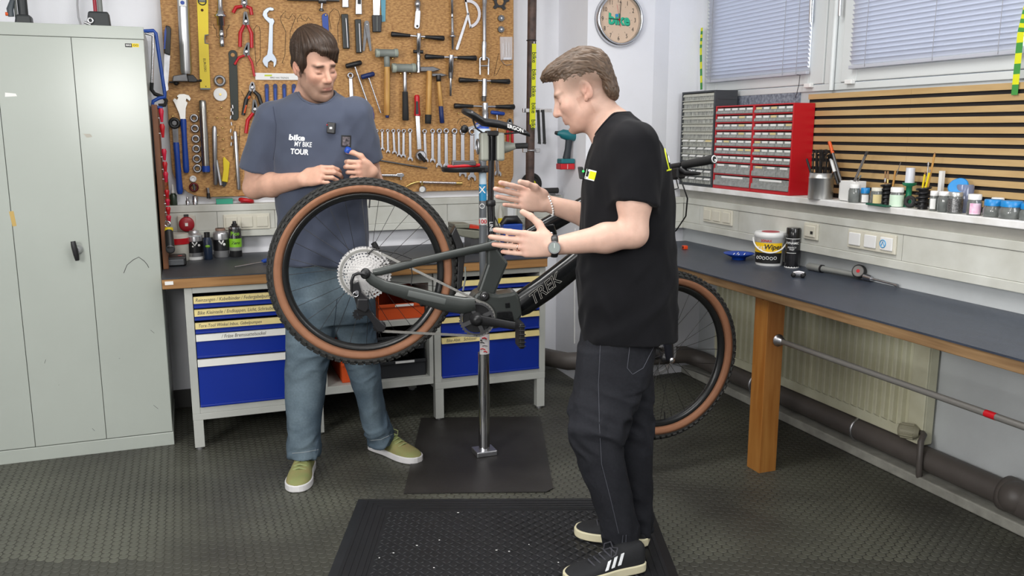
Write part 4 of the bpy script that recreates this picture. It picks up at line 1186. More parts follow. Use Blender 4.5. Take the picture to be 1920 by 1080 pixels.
for k, (x, y) in enumerate(((364, 221.5), (365.5, 241), (367, 260.5), (368, 279), (369, 298), (370, 316))):
    t = tool('steel_ring', 'steel spacer ring, %s from the top of the column' % ordn[k], x, y, 'ring', 'spacer rings in a column')
    rr = 0.0165 + 0.001 * (k > 3)
    MB().torus(bp(x, y, 0.010), (0, 1, 0), rr, 0.0055, 26, 8).build('ring', STEEL, t)
    MB().torus(bp(x, y, 0.017), (0, 1, 0), rr - 0.006, 0.002, 22, 6).build('inner_lip', DSTEEL, t)
t = tool('headset_drift', 'thick silver drift tube with blue band at its foot', 382, 256)
lath(MB(), (379.5, 188), (386.5, 324), [(0, 5), (0.015, 6.6), (0.12, 7), (0.86, 7), (0.97, 7), (1, 6)], 0.026, 22).build('tube', mat('warm_grey_steel', (0.42, 0.41, 0.38), 0.3, 1.0), t)
lath(MB(), (385.9, 311), (386.5, 322), [(0, 7.15), (1, 7.15)], 0.026, 22).build('blue_band', BLUEP, t)
t = tool('split_drift', 'slim silver splayed drift beside the yellow knife', 404, 290)
lath(MB(), (402, 236), (404, 347), [(0, 2.4), (0.03, 4.2), (0.1, 4.8), (0.98, 4.2), (1, 3)], 0.02).build('tube', STEEL, t)
rod(MB(), (406, 300), (414, 347), 2.6, 3.4, d=0.022).build('splayed_leg', STEEL, t)
t = tool('cutter_knife', 'yellow snap-off cutter knife', 422, 322, 'knife')
flat(MB(), [(418, 296), (421, 294), (427, 301), (431, 305), (427, 342), (416, 340), (419, 318)], 0.006, 0.013).build('handle', YELLOWP, t, bev=0.003)
flat(MB(), [(416, 340), (425, 342), (424, 347), (420, 351), (416, 348)], 0.010, 0.004).build('tip', BLACKP, t)
t = tool('cup_drift', 'slim silver drift tube near the bent elbow', 444, 300)
lath(MB(), (440.5, 246), (448, 356), [(0, 2.6), (0.03, 4), (0.97, 4), (1, 3)], 0.02).build('tube', STEEL, t)
t = tool('carabiner', 'dark red carabiner hanging under a white washer', 363, 352)
MB().torus(bp(363.5, 351, 0.012), (0, 1, 0), 0.019, 0.0055, 22, 8).build('loop', mat('dark_red_metal', srgb(96, 24, 28), 0.35, 0.5), t)
MB().cyl(bp(363, 345, 0.014), bp(365, 357, 0.014), 0.006).build('gate', DSTEEL, t)
t = tool('white_washer', 'small white washer hanging above the carabiner', 362, 335)
MB().torus(bp(362, 335.5, 0.008), (0, 1, 0), 0.012, 0.006, 20, 8).build('washer', WHITEP, t)
MB().lathe(bp(362, 335.5, 0.005), (0, -1, 0), [(0, 0.008), (0.004, 0.007)], 12).build('eyelet', STEEL, t)
t = tool('clip_gauge', 'small chrome and black clip at the lower board edge', 390, 358)
rod(MB(), (389, 352), (390.5, 362), 3.6, 3.2, d=0.016).build('body', CHROME, t)
rod(MB(), (390.5, 361), (391, 372), 3.0, 3.4, d=0.016).build('tip', BLACKP, t)

# ---- bent hooks on the cupboard side
t = thing('blue_bike_hook', 'blue coated bent steel hook on the side of the cupboard', 'hook', ony(285, 150, 4.5))
pp = [ony(x, y, 4.5) for x, y in ((268, 58.5), (288, 57.5), (292, 62), (299, 110), (309, 175), (309, 182), (298, 184), (287, 190), (286, 197), (292, 201), (305, 203))]
MB().tube(pp, 0.0085, 10).build('bar', mat('blue_vinyl', srgb(26, 72, 158), 0.35), t)
t = thing('chrome_bike_hook', 'chrome hook with black rubber foot behind the blue hook', 'hook', ony(287, 120, 4.58))
MB().tube([ony(x, y, 4.58) for x, y in ((272, 62), (287, 67), (286.5, 100), (284.5, 158))], 0.007, 10).build('bar', CHROME, t)
MB().tube([ony(x, y, 4.58) for x, y in ((284.5, 155), (284, 168), (290, 176), (306, 182), (312, 189), (309, 197), (297, 198))], 0.0095, 10).build('rubber_foot', BLACKR, t)

# ---- plank with red-handled tools beside the cupboard
PLK = mat('red_brown_plank', srgb(142, 92, 56), 0.5, scale=20, col2=srgb(112, 66, 36), var=0.3, stretch=(1.5, 1.5, 0.15))
zp = ony(292, 196, 4.42)[2]
xb = -0.112
t = thing('tool_plank', 'narrow red-brown upright plank between cupboard and tool board', 'plank', (xb, 4.6, 0.845))
MB().box((xb - 0.012, 4.42, 0.8425), (xb + 0.012, 4.80, zp)).build('board', PLK, t, bev=0.002)
for k, (x, y0, y1) in enumerate(((293, 203, 229), (296, 232, 258), (298, 279, 301), (298, 303, 324), (300, 322, 342), (302, 356, 371), (303, 373, 386), (304, 388, 403), (305, 404, 419))):
    tt = thing('screwdriver', 'red tool handle on the plank, %s from the top' % ordn[k], 'screwdriver', ony(x, y1, 4.44), 'red handles on the plank')
    a = ony(x, y0, 4.44); b = ony(x + 1, y1, 4.44); a = V3(xb + 0.028, 4.44, a[2]); b = V3(xb + 0.028, 4.44, b[2])
    MB().tube([a, a * 0.8 + b * 0.2, a * 0.5 + b * 0.5, b], [0.008, 0.0125, 0.0095, 0.006], 10).build('handle', REDP if k % 2 else mat('crimson_plastic', srgb(202, 30, 62), 0.35), tt)
    MB().cyl(a * 0.5 + b * 0.5, a * 0.5 + b * 0.5 + V3(-0.0, 0.07, 0.01), 0.004).build('shaft', STEEL, tt)
    MB().cyl(a * 0.3 + b * 0.7, a * 0.3 + b * 0.7 + V3(-0.018, 0.0, 0), 0.003).build('peg', STEEL, tt)

# ---- things on the back duct
zd = 1.115
def onduct(x): return ony(x, 384, 4.86)[0]
def bottle(name, label, cat, base, prof, m, parts=()):
    t = thing(name, label, cat, base)
    base = np.array(base, float)
    MB().lathe(base, (0, 0, 1), prof, 24).build('body', m, t)
    for (nm, pr, mm) in parts:
        MB().lathe(base, (0, 0, 1), pr, 24).build(nm, mm, t)
    return t


x = onduct(311)
SPRAY_OR = mat('orange_can_print', srgb(190, 96, 40), 0.35, scale=60, col2=srgb(120, 60, 30), var=0.4)
bottle('spray_can', 'tall spray can with orange print on the back duct', 'spray can', (x, 4.865, zd), [(0, 0.019), (0.003, 0.02), (0.15, 0.02), (0.165, 0.013), (0.168, 0.012)], SPRAY_OR, (('cap', [(0.168, 0.011), (0.19, 0.011), (0.196, 0.006)], WHITEP), ('rim', [(0.149, 0.0206), (0.152, 0.0206)], STEEL)))
x = onduct(326)
bottle('pump_bottle', 'small dark bottle with white nozzle on the back duct', 'bottle', (x, 4.865, zd), [(0, 0.018), (0.05, 0.018), (0.062, 0.010)], mat('dark_green_bottle', srgb(40, 56, 40), 0.3), (('nozzle', [(0.062, 0.009), (0.075, 0.009), (0.08, 0.005), (0.105, 0.005), (0.108, 0.002)], WHITEP),))
x = onduct(352)
bottle('socket_bit', 'small chrome socket bit on the back duct, left of the pair', 'socket bit', (x, 4.85, zd), [(0, 0.010), (0.022, 0.010), (0.024, 0.006), (0.04, 0.006), (0.043, 0.003)], CHROME)
x = onduct(366)
bottle('socket_bit', 'wide chrome socket bit on the back duct, right of the pair', 'socket bit', (x, 4.85, zd), [(0, 0.0145), (0.02, 0.0145), (0.022, 0.013), (0.044, 0.013), (0.046, 0.009)], CHROME)
a = ony(406, 388, 4.85)[0]; b = ony(437, 388, 4.85)[0]
t = thing('green_eraser_box', 'small teal green box on the back duct', 'box', ((a + b) / 2, 4.85, zd))
MB().box((a, 4.835, zd), (b, 4.875, zd + 0.026)).build('carton', mat('sea_green_card', srgb(56, 164, 134), 0.5), t, bev=0.001)
MB().box((a - 0.0006, 4.8345, zd + 0.019), (b + 0.0006, 4.8755, zd + 0.0265)).build('lid', MATS['sea_green_card'], t)
p = ony(462, 381, 4.85)
t = thing('red_strap', 'coiled red strap on the back duct by the elbow', 'strap', (p[0], 4.85, zd))
MB().torus((p[0], 4.85, zd + 0.014), (0.2, 0.1, 1), 0.03, 0.012, 24, 8).build('coil', REDP, t)
MB().cyl((p[0] - 0.03, 4.835, zd + 0.012), (p[0] + 0.02, 4.825, zd + 0.012), 0.008).build('buckle', mat('crimson_plastic', srgb(202, 30, 62), 0.35), t)

# ================================================================= MOUNTAIN BIKE ON THE REPAIR STAND
def dep(x, y, d): return CAM + ray(x, y) * d


R3 = dep(683, 511, 3.42)
F3 = dep(1241, 667, 3.74)
ub = unit((F3 - R3) * V3(1, 1, 0))           # along the bike, towards the front
nb = V3(ub[1], -ub[0], 0.0)                  # drive side, towards the camera
UP = V3(0, 0, 1)


def bk(x, y, o=0.0): return onpl(x, y, R3 + nb * o, nb)


FRAMEG = mat('satin_dark_grey_frame', srgb(58, 62, 60), 0.36, 0.25, spec=0.6, coat=0.15)
FRAMEB = mat('gloss_black_frame', srgb(18, 19, 20), 0.22, 0.1, coat=0.4)
CARB = mat('black_carbon_rim', srgb(22, 23, 23), 0.28)
TAN = mat('tan_sidewall', srgb(144, 98, 70), 0.7, var=0.12, scale=30)
TYRE = mat('tyre_rubber', srgb(44, 44, 42), 0.75, var=0.3, scale=30, bump=0.2, bscale=150)
CHAINM = mat('chain_steel', (0.46, 0.45, 0.42), 0.35, 0.85)
COGM = mat('cassette_silver', (0.86, 0.84, 0.82), 0.34, 0.7)
bike = thing('mountain_bike', 'dark grey electric mountain bike with tan-wall tyres clamped in the stand', 'bicycle', R3 * 0.5 + F3 * 0.5 - V3(0, 0, 0.5))


def ring_profile(mb, c, ax, prof, n=72, smooth=True, close=True):
    """revolve a closed profile of (radius, axial) about the axis"""
    c = np.array(c); ax = unit(ax)
    u = unit(np.cross(ax, UP)); w = np.cross(ax, u)
    m = len(prof); vs = []
    for k in range(n):
        a = 2 * math.pi * k / n
        e = u * math.cos(a) + w * math.sin(a)
        for (r, h) in prof: vs.append(c + e * r + ax * h)
    fs = []
    for k in range(n):
        k2 = (k + 1) % n
        for i in range(m if close else m - 1):
            j = (i + 1) % m
            fs.append((k * m + i, k * m + j, k2 * m + j, k2 * m + i))
    mb.raw(vs, fs, smooth)
    return mb


def wheel(name, c, ax, label):
    ax = unit(ax)
    u = unit(np.cross(ax, UP)); w = np.cross(ax, u)
    rim = ring_profile(MB(), c, ax, [(0.318, -0.017), (0.310, -0.018), (0.296, -0.012), (0.291, 0), (0.296, 0.012), (0.310, 0.018), (0.318, 0.017), (0.312, 0)]).build(name, CARB, bike, label=label)
    ring_profile(MB(), c, ax, [(0.345, -0.031), (0.357, -0.030), (0.366, -0.024), (0.370, -0.010), (0.371, 0), (0.370, 0.010), (0.366, 0.024), (0.357, 0.030), (0.345, 0.031), (0.34, 0)]).build('tyre_casing', TYRE, rim)
    for s in (-1, 1):
        ring_profile(MB(), c, ax, [(0.3155, s * 0.0175), (0.325, s * 0.0265), (0.336, s * 0.0308), (0.3475, s * 0.0316), (0.346, s * 0.028), (0.33, s * 0.02)]).build('tan_sidewall', TAN, rim)
    mb = MB()
    n = 76
    for k in range(n):
        for (h, r, dx, dy, off, tilt) in ((0.008, 0.3705, 0.0062, 0.0070, 0, 0), (-0.008, 0.3705, 0.0062, 0.0070, 0.5, 0), (0.021, 0.3675, 0.0055, 0.0078, 0.25, 0.5), (-0.021, 0.3675, 0.0055, 0.0078, 0.75, -0.5), (0.0295, 0.359, 0.0042, 0.0085, 0.0, 1.1), (-0.0295, 0.359, 0.0042, 0.0085, 0.5, -1.1)):
            a = 2 * math.pi * (k + off) / n
            e = u * math.cos(a) + w * math.sin(a); tg = -u * math.sin(a) + w * math.cos(a)
            up_ = e * math.cos(tilt) + ax * math.sin(tilt); sd = ax * math.cos(tilt) - e * math.sin(tilt)
            mb.obox(c + e * r + ax * h, sd * dx, tg * dy, up_ * 0.0055)
    o = mb.build('tread_knobs', TYRE, rim); o['kind'] = 'stuff'
    MB().lathe(c - ax * 0.055, ax, [(0, 0.012), (0.012, 0.024), (0.018, 0.027), (0.022, 0.022), (0.04, 0.016), (0.07, 0.016), (0.088, 0.022), (0.092, 0.027), (0.098, 0.024), (0.11, 0.012)], 20).build('hub', BLACKP, rim)
    for k in range(28):
        s = 1 if k % 2 else -1
        a = 2 * math.pi * k / 28
        b = a + (0.55 if (k // 2) % 2 else -0.55) * 1.5
        p0 = c + (u * math.cos(b) + w * math.sin(b)) * 0.025 + ax * 0.034 * s
        p1 = c + (u * math.cos(a) + w * math.sin(a)) * 0.293 + ax * 0.003 * s
        sp = MB().cyl(p0, p1, 0.00105, n=5).build('spoke', mat('black_spoke', (0.03, 0.03, 0.03), 0.3, 0.6), rim)
    va = math.radians(95)
    e = u * math.cos(va) + w * math.sin(va)
    if name == 'rear_wheel': e = unit(bk(693, 380) - c)
    MB().cyl(c + e * 0.292, c + e * 0.258, 0.003, n=8).build('valve', BLACKP, rim)
    # brake rotor on the far side
    ring_profile(MB(), c - ax * 0.042, ax, [(0.10, 0.0009), (0.085, 0.0009), (0.085, -0.0009), (0.10, -0.0009)], 48, False).build('brake_rotor', STEEL, rim)
    return rim


rw = wheel('rear_wheel', R3, nb, 'rear wheel with knobbly black tread and tan sidewalls')
yawf = math.radians(11)
nf = V3(nb[0] * math.cos(yawf) - nb[1] * math.sin(yawf), nb[0] * math.sin(yawf) + nb[1] * math.cos(yawf), 0)
fwl = wheel('front_wheel', F3, nf, 'front wheel with knobbly black tread and tan sidewalls')
# white highlight lettering on rim is left plain


def cog(mb, c, ax, r, teeth, th, inner):
    u = unit(np.cross(ax, UP)); w = np.cross(ax, u)
    out = []; inn = []
    N = teeth * 4
    for k in range(N):
        a = 2 * math.pi * k / N
        rr = r + (0.0028 if k % 4 in (1, 2) else -0.0016)
        out.append(c + (u * math.cos(a) + w * math.sin(a)) * rr)
        inn.append(c + (u * math.cos(a) + w * math.sin(a)) * inner)
    vs = out + inn + [p + ax * th for p in out] + [p + ax * th for p in inn]
    fs = []
    for k in range(N):
        j = (k + 1) % N
        fs += [(k, j, N + j, N + k), (2 * N + j, 2 * N + k, 3 * N + k, 3 * N + j), (k, 2 * N + k, 2 * N + j, j), (N + j, 3 * N + j, 3 * N + k, N + k)]
    mb.raw(vs, fs)


radii = [0.104, 0.090, 0.078, 0.068, 0.060, 0.052, 0.045, 0.039, 0.034, 0.029, 0.025, 0.021]
tt_ = [52, 44, 38, 33, 28, 24, 21, 18, 16, 14, 12, 10]
u_ = unit(np.cross(nb, UP)); w_ = np.cross(nb, u_)
for k, (r, te) in enumerate(zip(radii, tt_)):
    cc = R3 + nb * (0.018 + 0.0037 * k)
    mb = MB(); cog(mb, cc, nb, r, te, 0.002, max(0.016, r - (0.0085 if k < 5 else 0.0075)))
    if k < 7:
        nx = radii[k + 1] - 0.008
        na = 14 if k < 2 else 10
        for q in range(na):
            a = 2 * math.pi * (q + 0.5 * (k % 2)) / na
            e = u_ * math.cos(a) + w_ * math.sin(a); tg = -u_ * math.sin(a) + w_ * math.cos(a)
            mb.obox(cc + e * (r - 0.008 + nx) / 2 + nb * 0.001, e * (r - 0.006 - nx) / 2, tg * 0.0028, nb * 0.001)
    mb.build('cassette_cog', COGM, rw)
MB().lathe(R3 + nb * 0.06, nb, [(0, 0.016), (0.006, 0.015), (0.008, 0.010), (0.014, 0.009)], 18).build('axle_end', BLACKP, rw)


def stay(name, pts, o, m, closed=False, label=None):      # pts: (x, y, half height px, half thickness m)
    P = [bk(x, y, o) for x, y, h, t in pts]
    rs = [(t, h * 3.42 / F_PX) for x, y, h, t in pts]
    return MB().tube(P, rs, 16, flat=nb).build(name, m, bike, label=label)


# frame
for s, mm in ((1, FRAMEG), (-1, FRAMEG)):
    stay('seatstay', [(699, 511, 6, 0.007), (712, 509.5, 7.5, 0.009), (780, 492, 8, 0.010), (850, 476, 8, 0.010), (905, 464, 8, 0.011), (936, 457, 10, 0.012)], 0.062 * s - (0.012 if s > 0 else 0), mm)
    stay('chainstay', [(684, 512, 9, 0.008), (700, 526, 10, 0.009), (720, 537, 11, 0.011), (780, 553, 14, 0.012), (830, 567, 16, 0.014), (868, 573, 17, 0.02), (890, 570, 14, 0.02)], 0.066 * s - (0.010 if s > 0 else 0), mm)
stay('stay_guard', [(765, 550, 6, 0.003), (800, 558, 6.5, 0.003), (835, 566, 6, 0.003)], 0.0695, mat('grey_stay_guard', srgb(88, 92, 90), 0.5))
MB().lathe(bk(685, 512, 0.058), nb, [(0, 0.02), (0.012, 0.02), (0.016, 0.014), (0.018, 0.006)], 20).build('axle_bolt', BLACKP, bike)
MB().prism([bk(x, y, 0.028) for x, y in ((895, 552), (899, 540), (914, 496), (914, 462), (916, 442), (930, 440), (934, 468), (946, 484), (954, 493), (942, 520), (928, 554))], -nb * 0.056).build('seat_tube', FRAMEG, bike, bev=0.010)
mot = [(886, 562), (892, 551), (905, 546), (924, 552), (935, 553), (958, 550), (969, 546), (975, 560), (980, 592), (972, 604), (958, 610), (930, 617), (905, 618), (888, 612), (880, 590)]
MB().prism([bk(x, y, 0.055) for x, y in mot], -nb * 0.11).build('motor_housing', FRAMEG, bike, bev=0.012)
MB().prism([bk(x, y, 0.058) for x, y in ((931, 584), (960, 583), (966, 606), (934, 612))], -nb * 0.01).build('motor_cover', FRAMEB, bike, bev=0.004)
MB().prism([bk(x, y, 0.0575) for x, y in ((947, 568), (956, 567), (957, 577), (948, 578))], -nb * 0.004).build('service_plug', FRAMEB, bike, bev=0.002)
MB().lathe(bk(908, 555, 0.05), nb, [(0, 0.02), (0.01, 0.02), (0.013, 0.012)], 18).build('pivot_bolt', BLACKP, bike)
MB().lathe(bk(908, 555, 0.0632), nb, [(0, 0.006), (0.0006, 0.005)], 12).build('pivot_glint', CHROME, bike)
dt = stay('down_tube', [(968, 576, 22, 0.036), (980, 568, 26, 0.036), (1023, 539, 26, 0.035), (1070, 502, 25, 0.034), (1120, 462, 25, 0.032), (1170, 420, 25, 0.03), (1205, 388, 24, 0.028)], 0, FRAMEB)
stay('top_tube', [(932, 474, 11, 0.02), (965, 455, 12, 0.02), (1000, 434, 13, 0.021), (1030, 421, 17, 0.023), (1060, 404, 17, 0.025), (1120, 372, 18, 0.026), (1200, 335, 20, 0.027)], 0, FRAMEB)
stay('head_tube', [(1196, 312, 16, 0.026), (1203, 345, 17, 0.028), (1214, 398, 18, 0.028)], 0, FRAMEB)
# shock with linkage between the tubes
MB().cyl(bk(942, 470, 0.0), bk(1040, 436, 0.0), 0.022).build('rear_shock', BLACKP, bike)
MB().cyl(bk(985, 455, 0.0), bk(1006, 448, 0.0), 0.030).build('shock_collar', CHROME, bike)
MB().prism([bk(x, y, 0.035) for x, y in ((1012, 424), (1040, 420), (1046, 440), (1030, 452), (1014, 448))], -nb * 0.07).build('rocker_link', FRAMEB, bike, bev=0.006)
for x, y in ((1020, 428), (1034, 438), (1024, 446)):
    MB().lathe(bk(x, y, 0.035), nb, [(0, 0.007), (0.004, 0.006), (0.005, 0.003)], 12).build('link_bolt', CHROME, bike)
# lettering on the down tube
a = bk(985, 574, 0.040); b = bk(1056, 514, 0.040)
xd = unit(b - a); yd = unit(np.cross(nb, xd)); yd = yd if yd[2] > 0 else -yd
silver = mat('silver_decal', (0.62, 0.60, 0.55), 0.35, 0.6)
text('TREK', silver, dt, (a + b) / 2 - nb * 0.002, xd, yd, 0.066, 'logo_outline', 'CENTER', 0.0006, 0.022, 0.35, 1.0)
text('TREK', FRAMEB, dt, (a + b) / 2 - nb * 0.002, xd, yd, 0.066, 'logo_fill', 'CENTER', 0.0012, -0.008, 0.35, 1.0)
# cranks
CC = bk(894, 598, 0.062)
ring = MB(); cog(ring, CC, nb, 0.070, 34, 0.003, 0.060)
ch_ring = ring.build('chainring', DSTEEL, bike)
for k in range(4):
    an = 0.4 + k * math.pi / 2
    e = u_ * math.cos(an) + w_ * math.sin(an)
    MB().beam(CC + nb * 0.002 + e * 0.01, CC + nb * 0.002 + e * 0.063, 0.016, 0.004, nb).build('spider_arm', DSTEEL, ch_ring)
ring_profile(MB(), CC - nb * 0.004, nb, [(0.058, 0.001), (0.028, 0.001), (0.028, -0.001), (0.058, -0.001)], 40, False).build('chain_guard', BLACKP, ch_ring)
MB().lathe(CC, nb, [(0, 0.030), (0.01, 0.028), (0.02, 0.02), (0.03, 0.018), (0.032, 0.008)], 24).build('spindle_cap', BLACKP, ch_ring)
pc = bk(970, 612, 0.085)
MB().tube([CC + nb * 0.018, CC * 0.7 + pc * 0.3 + nb * 0.008, CC * 0.3 + pc * 0.7 + nb * 0.002, pc], [(0.009, 0.022), (0.009, 0.019), (0.008, 0.017), (0.008, 0.017)], 14, flat=nb).build('crank_arm', BLACKP, bike)
MB().tube([CC - nb * 0.14, CC - nb * 0.14 - (pc - CC)], [(0.009, 0.018), (0.008, 0.015)], 12, flat=nb).build('crank_arm', BLACKP, bike)
pd = pc + nb * 0.05
MB().obox(pd + V3(0, 0, -0.02), ub * 0.011, nb * 0.045, V3(0, 0.0, 0.052)).build('pedal', BLACKP, bike, bev=0.006)
for k in range(6):
    q = pd + V3(0, 0, -0.06 + 0.016 * k) + nb * 0.046
    MB().cyl(q - ub * 0.014, q + ub * 0.014, 0.0025, n=6).build('pedal_pin', BLACKP, bike)
MB().obox(CC - nb * 0.19 - (pc - CC), ub * 0.05, nb * 0.045, V3(0, 0, 0.008)).build('pedal', BLACKP, bike, bev=0.006)


def chain_run(mb, a, b):
    L = np.linalg.norm(b - a); d = unit(b - a); n = int(L / 0.0127); s = np.cross(d, nb)
    for k in range(n):
        c = a + d * (k + 0.5) * L / n
        for o in ((0.0032 if k % 2 else 0.0018), -(0.0032 if k % 2 else 0.0018)):
            mb.obox(c + nb * o, d * 0.0075, s * 0.0046, nb * 0.0007)
        mb.cyl(c - d * 0.0063 - nb * 0.0038, c - d * 0.0063 + nb * 0.0042, 0.0034, n=6)


mb = MB()
k3 = bk(716, 476, 0.036)
chain_run(mb, k3, bk(900, 566, 0.062)); chain_run(mb, bk(718, 621, 0.05), bk(893, 630, 0.062))
for (c, r, p0, p1, o) in ((R3, 0.0925, (716, 476), (660, 600), 0.036),):
    v0 = bk(*p0, 0) - c; v1 = bk(*p1, 0) - c
    f0 = math.atan2(v0 @ w_, v0 @ u_); f1 = math.atan2(v1 @ w_, v1 @ u_)
    # go round the rear of the cassette
    if f1 < f0: f1 += 2 * math.pi
    if (f1 - f0) < math.pi * 0.5: f1 += 0
    pts = [c + nb * o * 0.7 + (u_ * math.cos(f0 + (f1 - f0) * q / 26) + w_ * math.sin(f0 + (f1 - f0) * q / 26)) * r for q in range(27)]
    for a_, b_ in zip(pts, pts[1:]): chain_run(mb, a_, b_)
v0 = bk(900, 566, 0) - bk(894, 598, 0)
cr_pts = []
for q in range(17):
    f = math.pi * (0.5 - 1.0 * q / 16)
    cr_pts.append(bk(894, 598, 0.062) + (ub * math.cos(f) + UP * math.sin(f)) * 0.0715)
for a_, b_ in zip(cr_pts, cr_pts[1:]): chain_run(mb, a_, b_)
chain_run(mb, bk(684, 575, 0.045), bk(700, 592, 0.048)); chain_run(mb, bk(704, 600, 0.048), bk(708, 616, 0.05))
o = mb.build('chain', CHAINM, bike); o['kind'] = 'stuff'
# rear derailleur
DER = mat('derailleur_black', (0.02, 0.02, 0.022), 0.3, 0.3)
def plate(name, pts, o, th, m=DER, bev=0.002): return MB().prism([bk(x, y, o) for x, y in pts], -nb * th).build(name, m, bike, bev=bev)
MB().tube([bk(x, y, 0.072) for x, y in ((684, 514), (672, 512), (663, 516), (659, 528), (660, 545), (668, 557))], 0.0065, 10).build('derailleur_hanger', DER, bike)
plate('derailleur_body', ((662, 532), (672, 528), (678, 548), (690, 560), (692, 574), (680, 582), (668, 572), (662, 552)), 0.085, 0.03)
plate('derailleur_knuckle', ((670, 560), (690, 560), (693, 578), (686, 588), (668, 580)), 0.095, 0.04, DER, 0.006)
MB().lathe(bk(669, 548, 0.086), nb, [(0, 0.009), (0.004, 0.008)], 16).build('derailleur_bolt', CHROME, bike)
MB().torus(bk(667, 552, 0.088), nb, 0.010, 0.0025, 18, 6).build('derailleur_clutch', CHROME, bike)
plate('derailleur_cage', ((668, 580), (690, 576), (700, 590), (716, 606), (724, 612), (720, 622), (708, 622), (698, 606), (688, 592), (672, 592)), 0.064, 0.004)
for (x, y, te) in ((672, 589, 12), (711, 612, 14)):
    m_ = MB(); cog(m_, bk(x, y, 0.048), nb, 0.021 if te == 12 else 0.024, te, 0.004, 0.006); m_.build('pulley', DER, bike)
MB().lathe(bk(712, 612, 0.056), nb, [(0, 0.024), (0.004, 0.022), (0.006, 0.010)], 20).build('pulley_cap', DER, bike)
MB().tube([bk(x, y, 0.06) for x, y in ((690, 476), (700, 468), (720, 470), (745, 475), (772, 485))], 0.0028, 8).build('shift_cable', BLACKP, bike)
MB().tube([bk(x, y, -0.06) for x, y in ((700, 455), (706, 465), (712, 478), (704, 488))], 0.012, 10).build('brake_caliper', BLACKP, bike)
MB().tube([bk(x, y, 0.05) for x, y in ((771, 502), (773, 514), (771, 535))], 0.002, 6).build('cable_tie', BLACKP, bike)
# mudguard flap between tyre and seat tube
MB().prism([bk(x, y, 0.03) for x, y in ((846, 440), (854, 424), (868, 456), (872, 480), (866, 540), (856, 545), (859, 490), (855, 462))], -nb * 0.06).build('mudguard', BLACKP, bike, bev=0.004)
MB().tube([bk(x, y, 0.034) for x, y in ((872, 500), (873, 520), (868, 545))], 0.004, 8).build('mudguard_edge', GREYP, bike)
# seat post
spm = mat('gloss_black_post', (0.01, 0.01, 0.011), 0.12, 0.0, coat=0.6)
MB().cyl(bk(922, 250), bk(920, 385), 0.0125).build('seatpost_inner', spm, bike)
MB().cyl(bk(920, 378), bk(923, 452), 0.0165).build('seatpost_outer', spm, bike)
MB().lathe(bk(920, 378), bk(923, 452) - bk(920, 378), [(-0.006, 0.017), (0, 0.020), (0.014, 0.020), (0.018, 0.017)], 20).build('post_collar', BLACKP, bike)
p0, p1 = bk(920, 404, 0.0175), bk(921.5, 446, 0.0175)
text('LINE', WHITEP, bike, (p0 + p1) / 2, unit(p1 - p0), ub, 0.02, 'post_lettering', depth=-0.0004)
MB().tube([bk(x, y, 0.01) for x, y in ((927, 405), (934, 420), (942, 440))], 0.0025, 8).build('dropper_cable', BLACKP, bike)
# saddle
SADM = mat('black_saddle_cover', srgb(24, 25, 27), 0.5, bump=0.15, bscale=250)
top = [(867, 203), (872, 202.5), (885, 207), (905, 220.5), (934, 225), (965, 234), (982, 242), (993, 250)]
wid = [0.030, 0.062, 0.070, 0.062, 0.046, 0.030, 0.022, 0.010]
thk = [0.010, 0.018, 0.024, 0.026, 0.024, 0.02, 0.016, 0.006]
vs = []; N = 14
for (x, y), w, th in zip(top, wid, thk):
    c = bk(x, y)
    for k in range(N):
        a = 2 * math.pi * k / N
        lat = math.cos(a) * w; hgt = math.sin(a)
        hgt = hgt * 0.008 if hgt > 0 else hgt * th
        vs.append(c + nb * lat + UP * (hgt - 0.008 - 0.010 * (abs(math.cos(a)) ** 3) * (w / 0.07)))
fs = []
for i in range(len(top) - 1):
    for k in range(N):
        k2 = (k + 1) % N; fs.append((i * N + k, i * N + k2, (i + 1) * N + k2, (i + 1) * N + k))
fs += [tuple(range(N - 1, -1, -1)), tuple(range((len(top) - 1) * N, len(top) * N))]
sad = MB().raw(vs, fs, True).build('saddle', SADM, bike)
text('ERGON', WHITEP, sad, bk(966.5, 241.0, 0.040), unit(bk(981, 246) - bk(951, 236)), UP, 0.020, depth=0.0, bold=0.02)
for s in (-1, 1):
    MB().tube([bk(x, y, 0.02 * s) for x, y in ((884, 216), (892, 240), (905, 249), (935, 252), (955, 250), (975, 248), (988, 250))], 0.0036, 8).build('saddle_rail', BLACKP, sad)
MB().lathe(bk(885, 210.5, 0.066), nb, [(0, 0.005), (0.002, 0.004)], 12).build('saddle_badge', CHROME, sad)
MB().obox(bk(922, 250), ub * 0.024, nb * 0.028, UP * 0.010).build('seat_clamp', BLACKP, bike, bev=0.004)
# fork, bars
st = unit(bk(1196, 312) - bk(1214, 398))
FK = mat('fork_black', srgb(26, 27, 34), 0.3)
crown = bk(1219, 412)
for s in (-1, 1):
    cc = crown + nf * 0.062 * s
    hub = F3 + nf * 0.062 * s
    d = unit(hub - cc)
    MB().cyl(cc, cc + (hub - cc) * 0.45, 0.0175).build('fork_stanchion', mat('black_stanchion', (0.015, 0.013, 0.012), 0.12, 0.4), bike)
    MB().tube([cc + (hub - cc) * 0.42, cc + (hub - cc) * 0.8, hub - d * 0.02, hub], [0.022, 0.023, 0.019, 0.016], 16).build('fork_lower', FK, bike)
MB().cyl(F3 + nf * 0.085, F3 - nf * 0.085, 0.010).build('front_axle', BLACKP, bike)
MB().lathe(F3 + nf * 0.078, nf, [(0, 0.012), (0.008, 0.012), (0.010, 0.005)], 14).build('axle_cap', CHROME, bike)
MB().beam(crown - nf * 0.085, crown + nf * 0.085, 0.05, 0.04).build('fork_crown', FK, bike, bev=0.01)
MB().tube([F3 - nf * 0.05 + V3(0, 0, 0.03), F3 - nf * 0.08 + V3(0, 0, 0.09)], 0.02, 10).build('brake_caliper', BLACKP, bike)
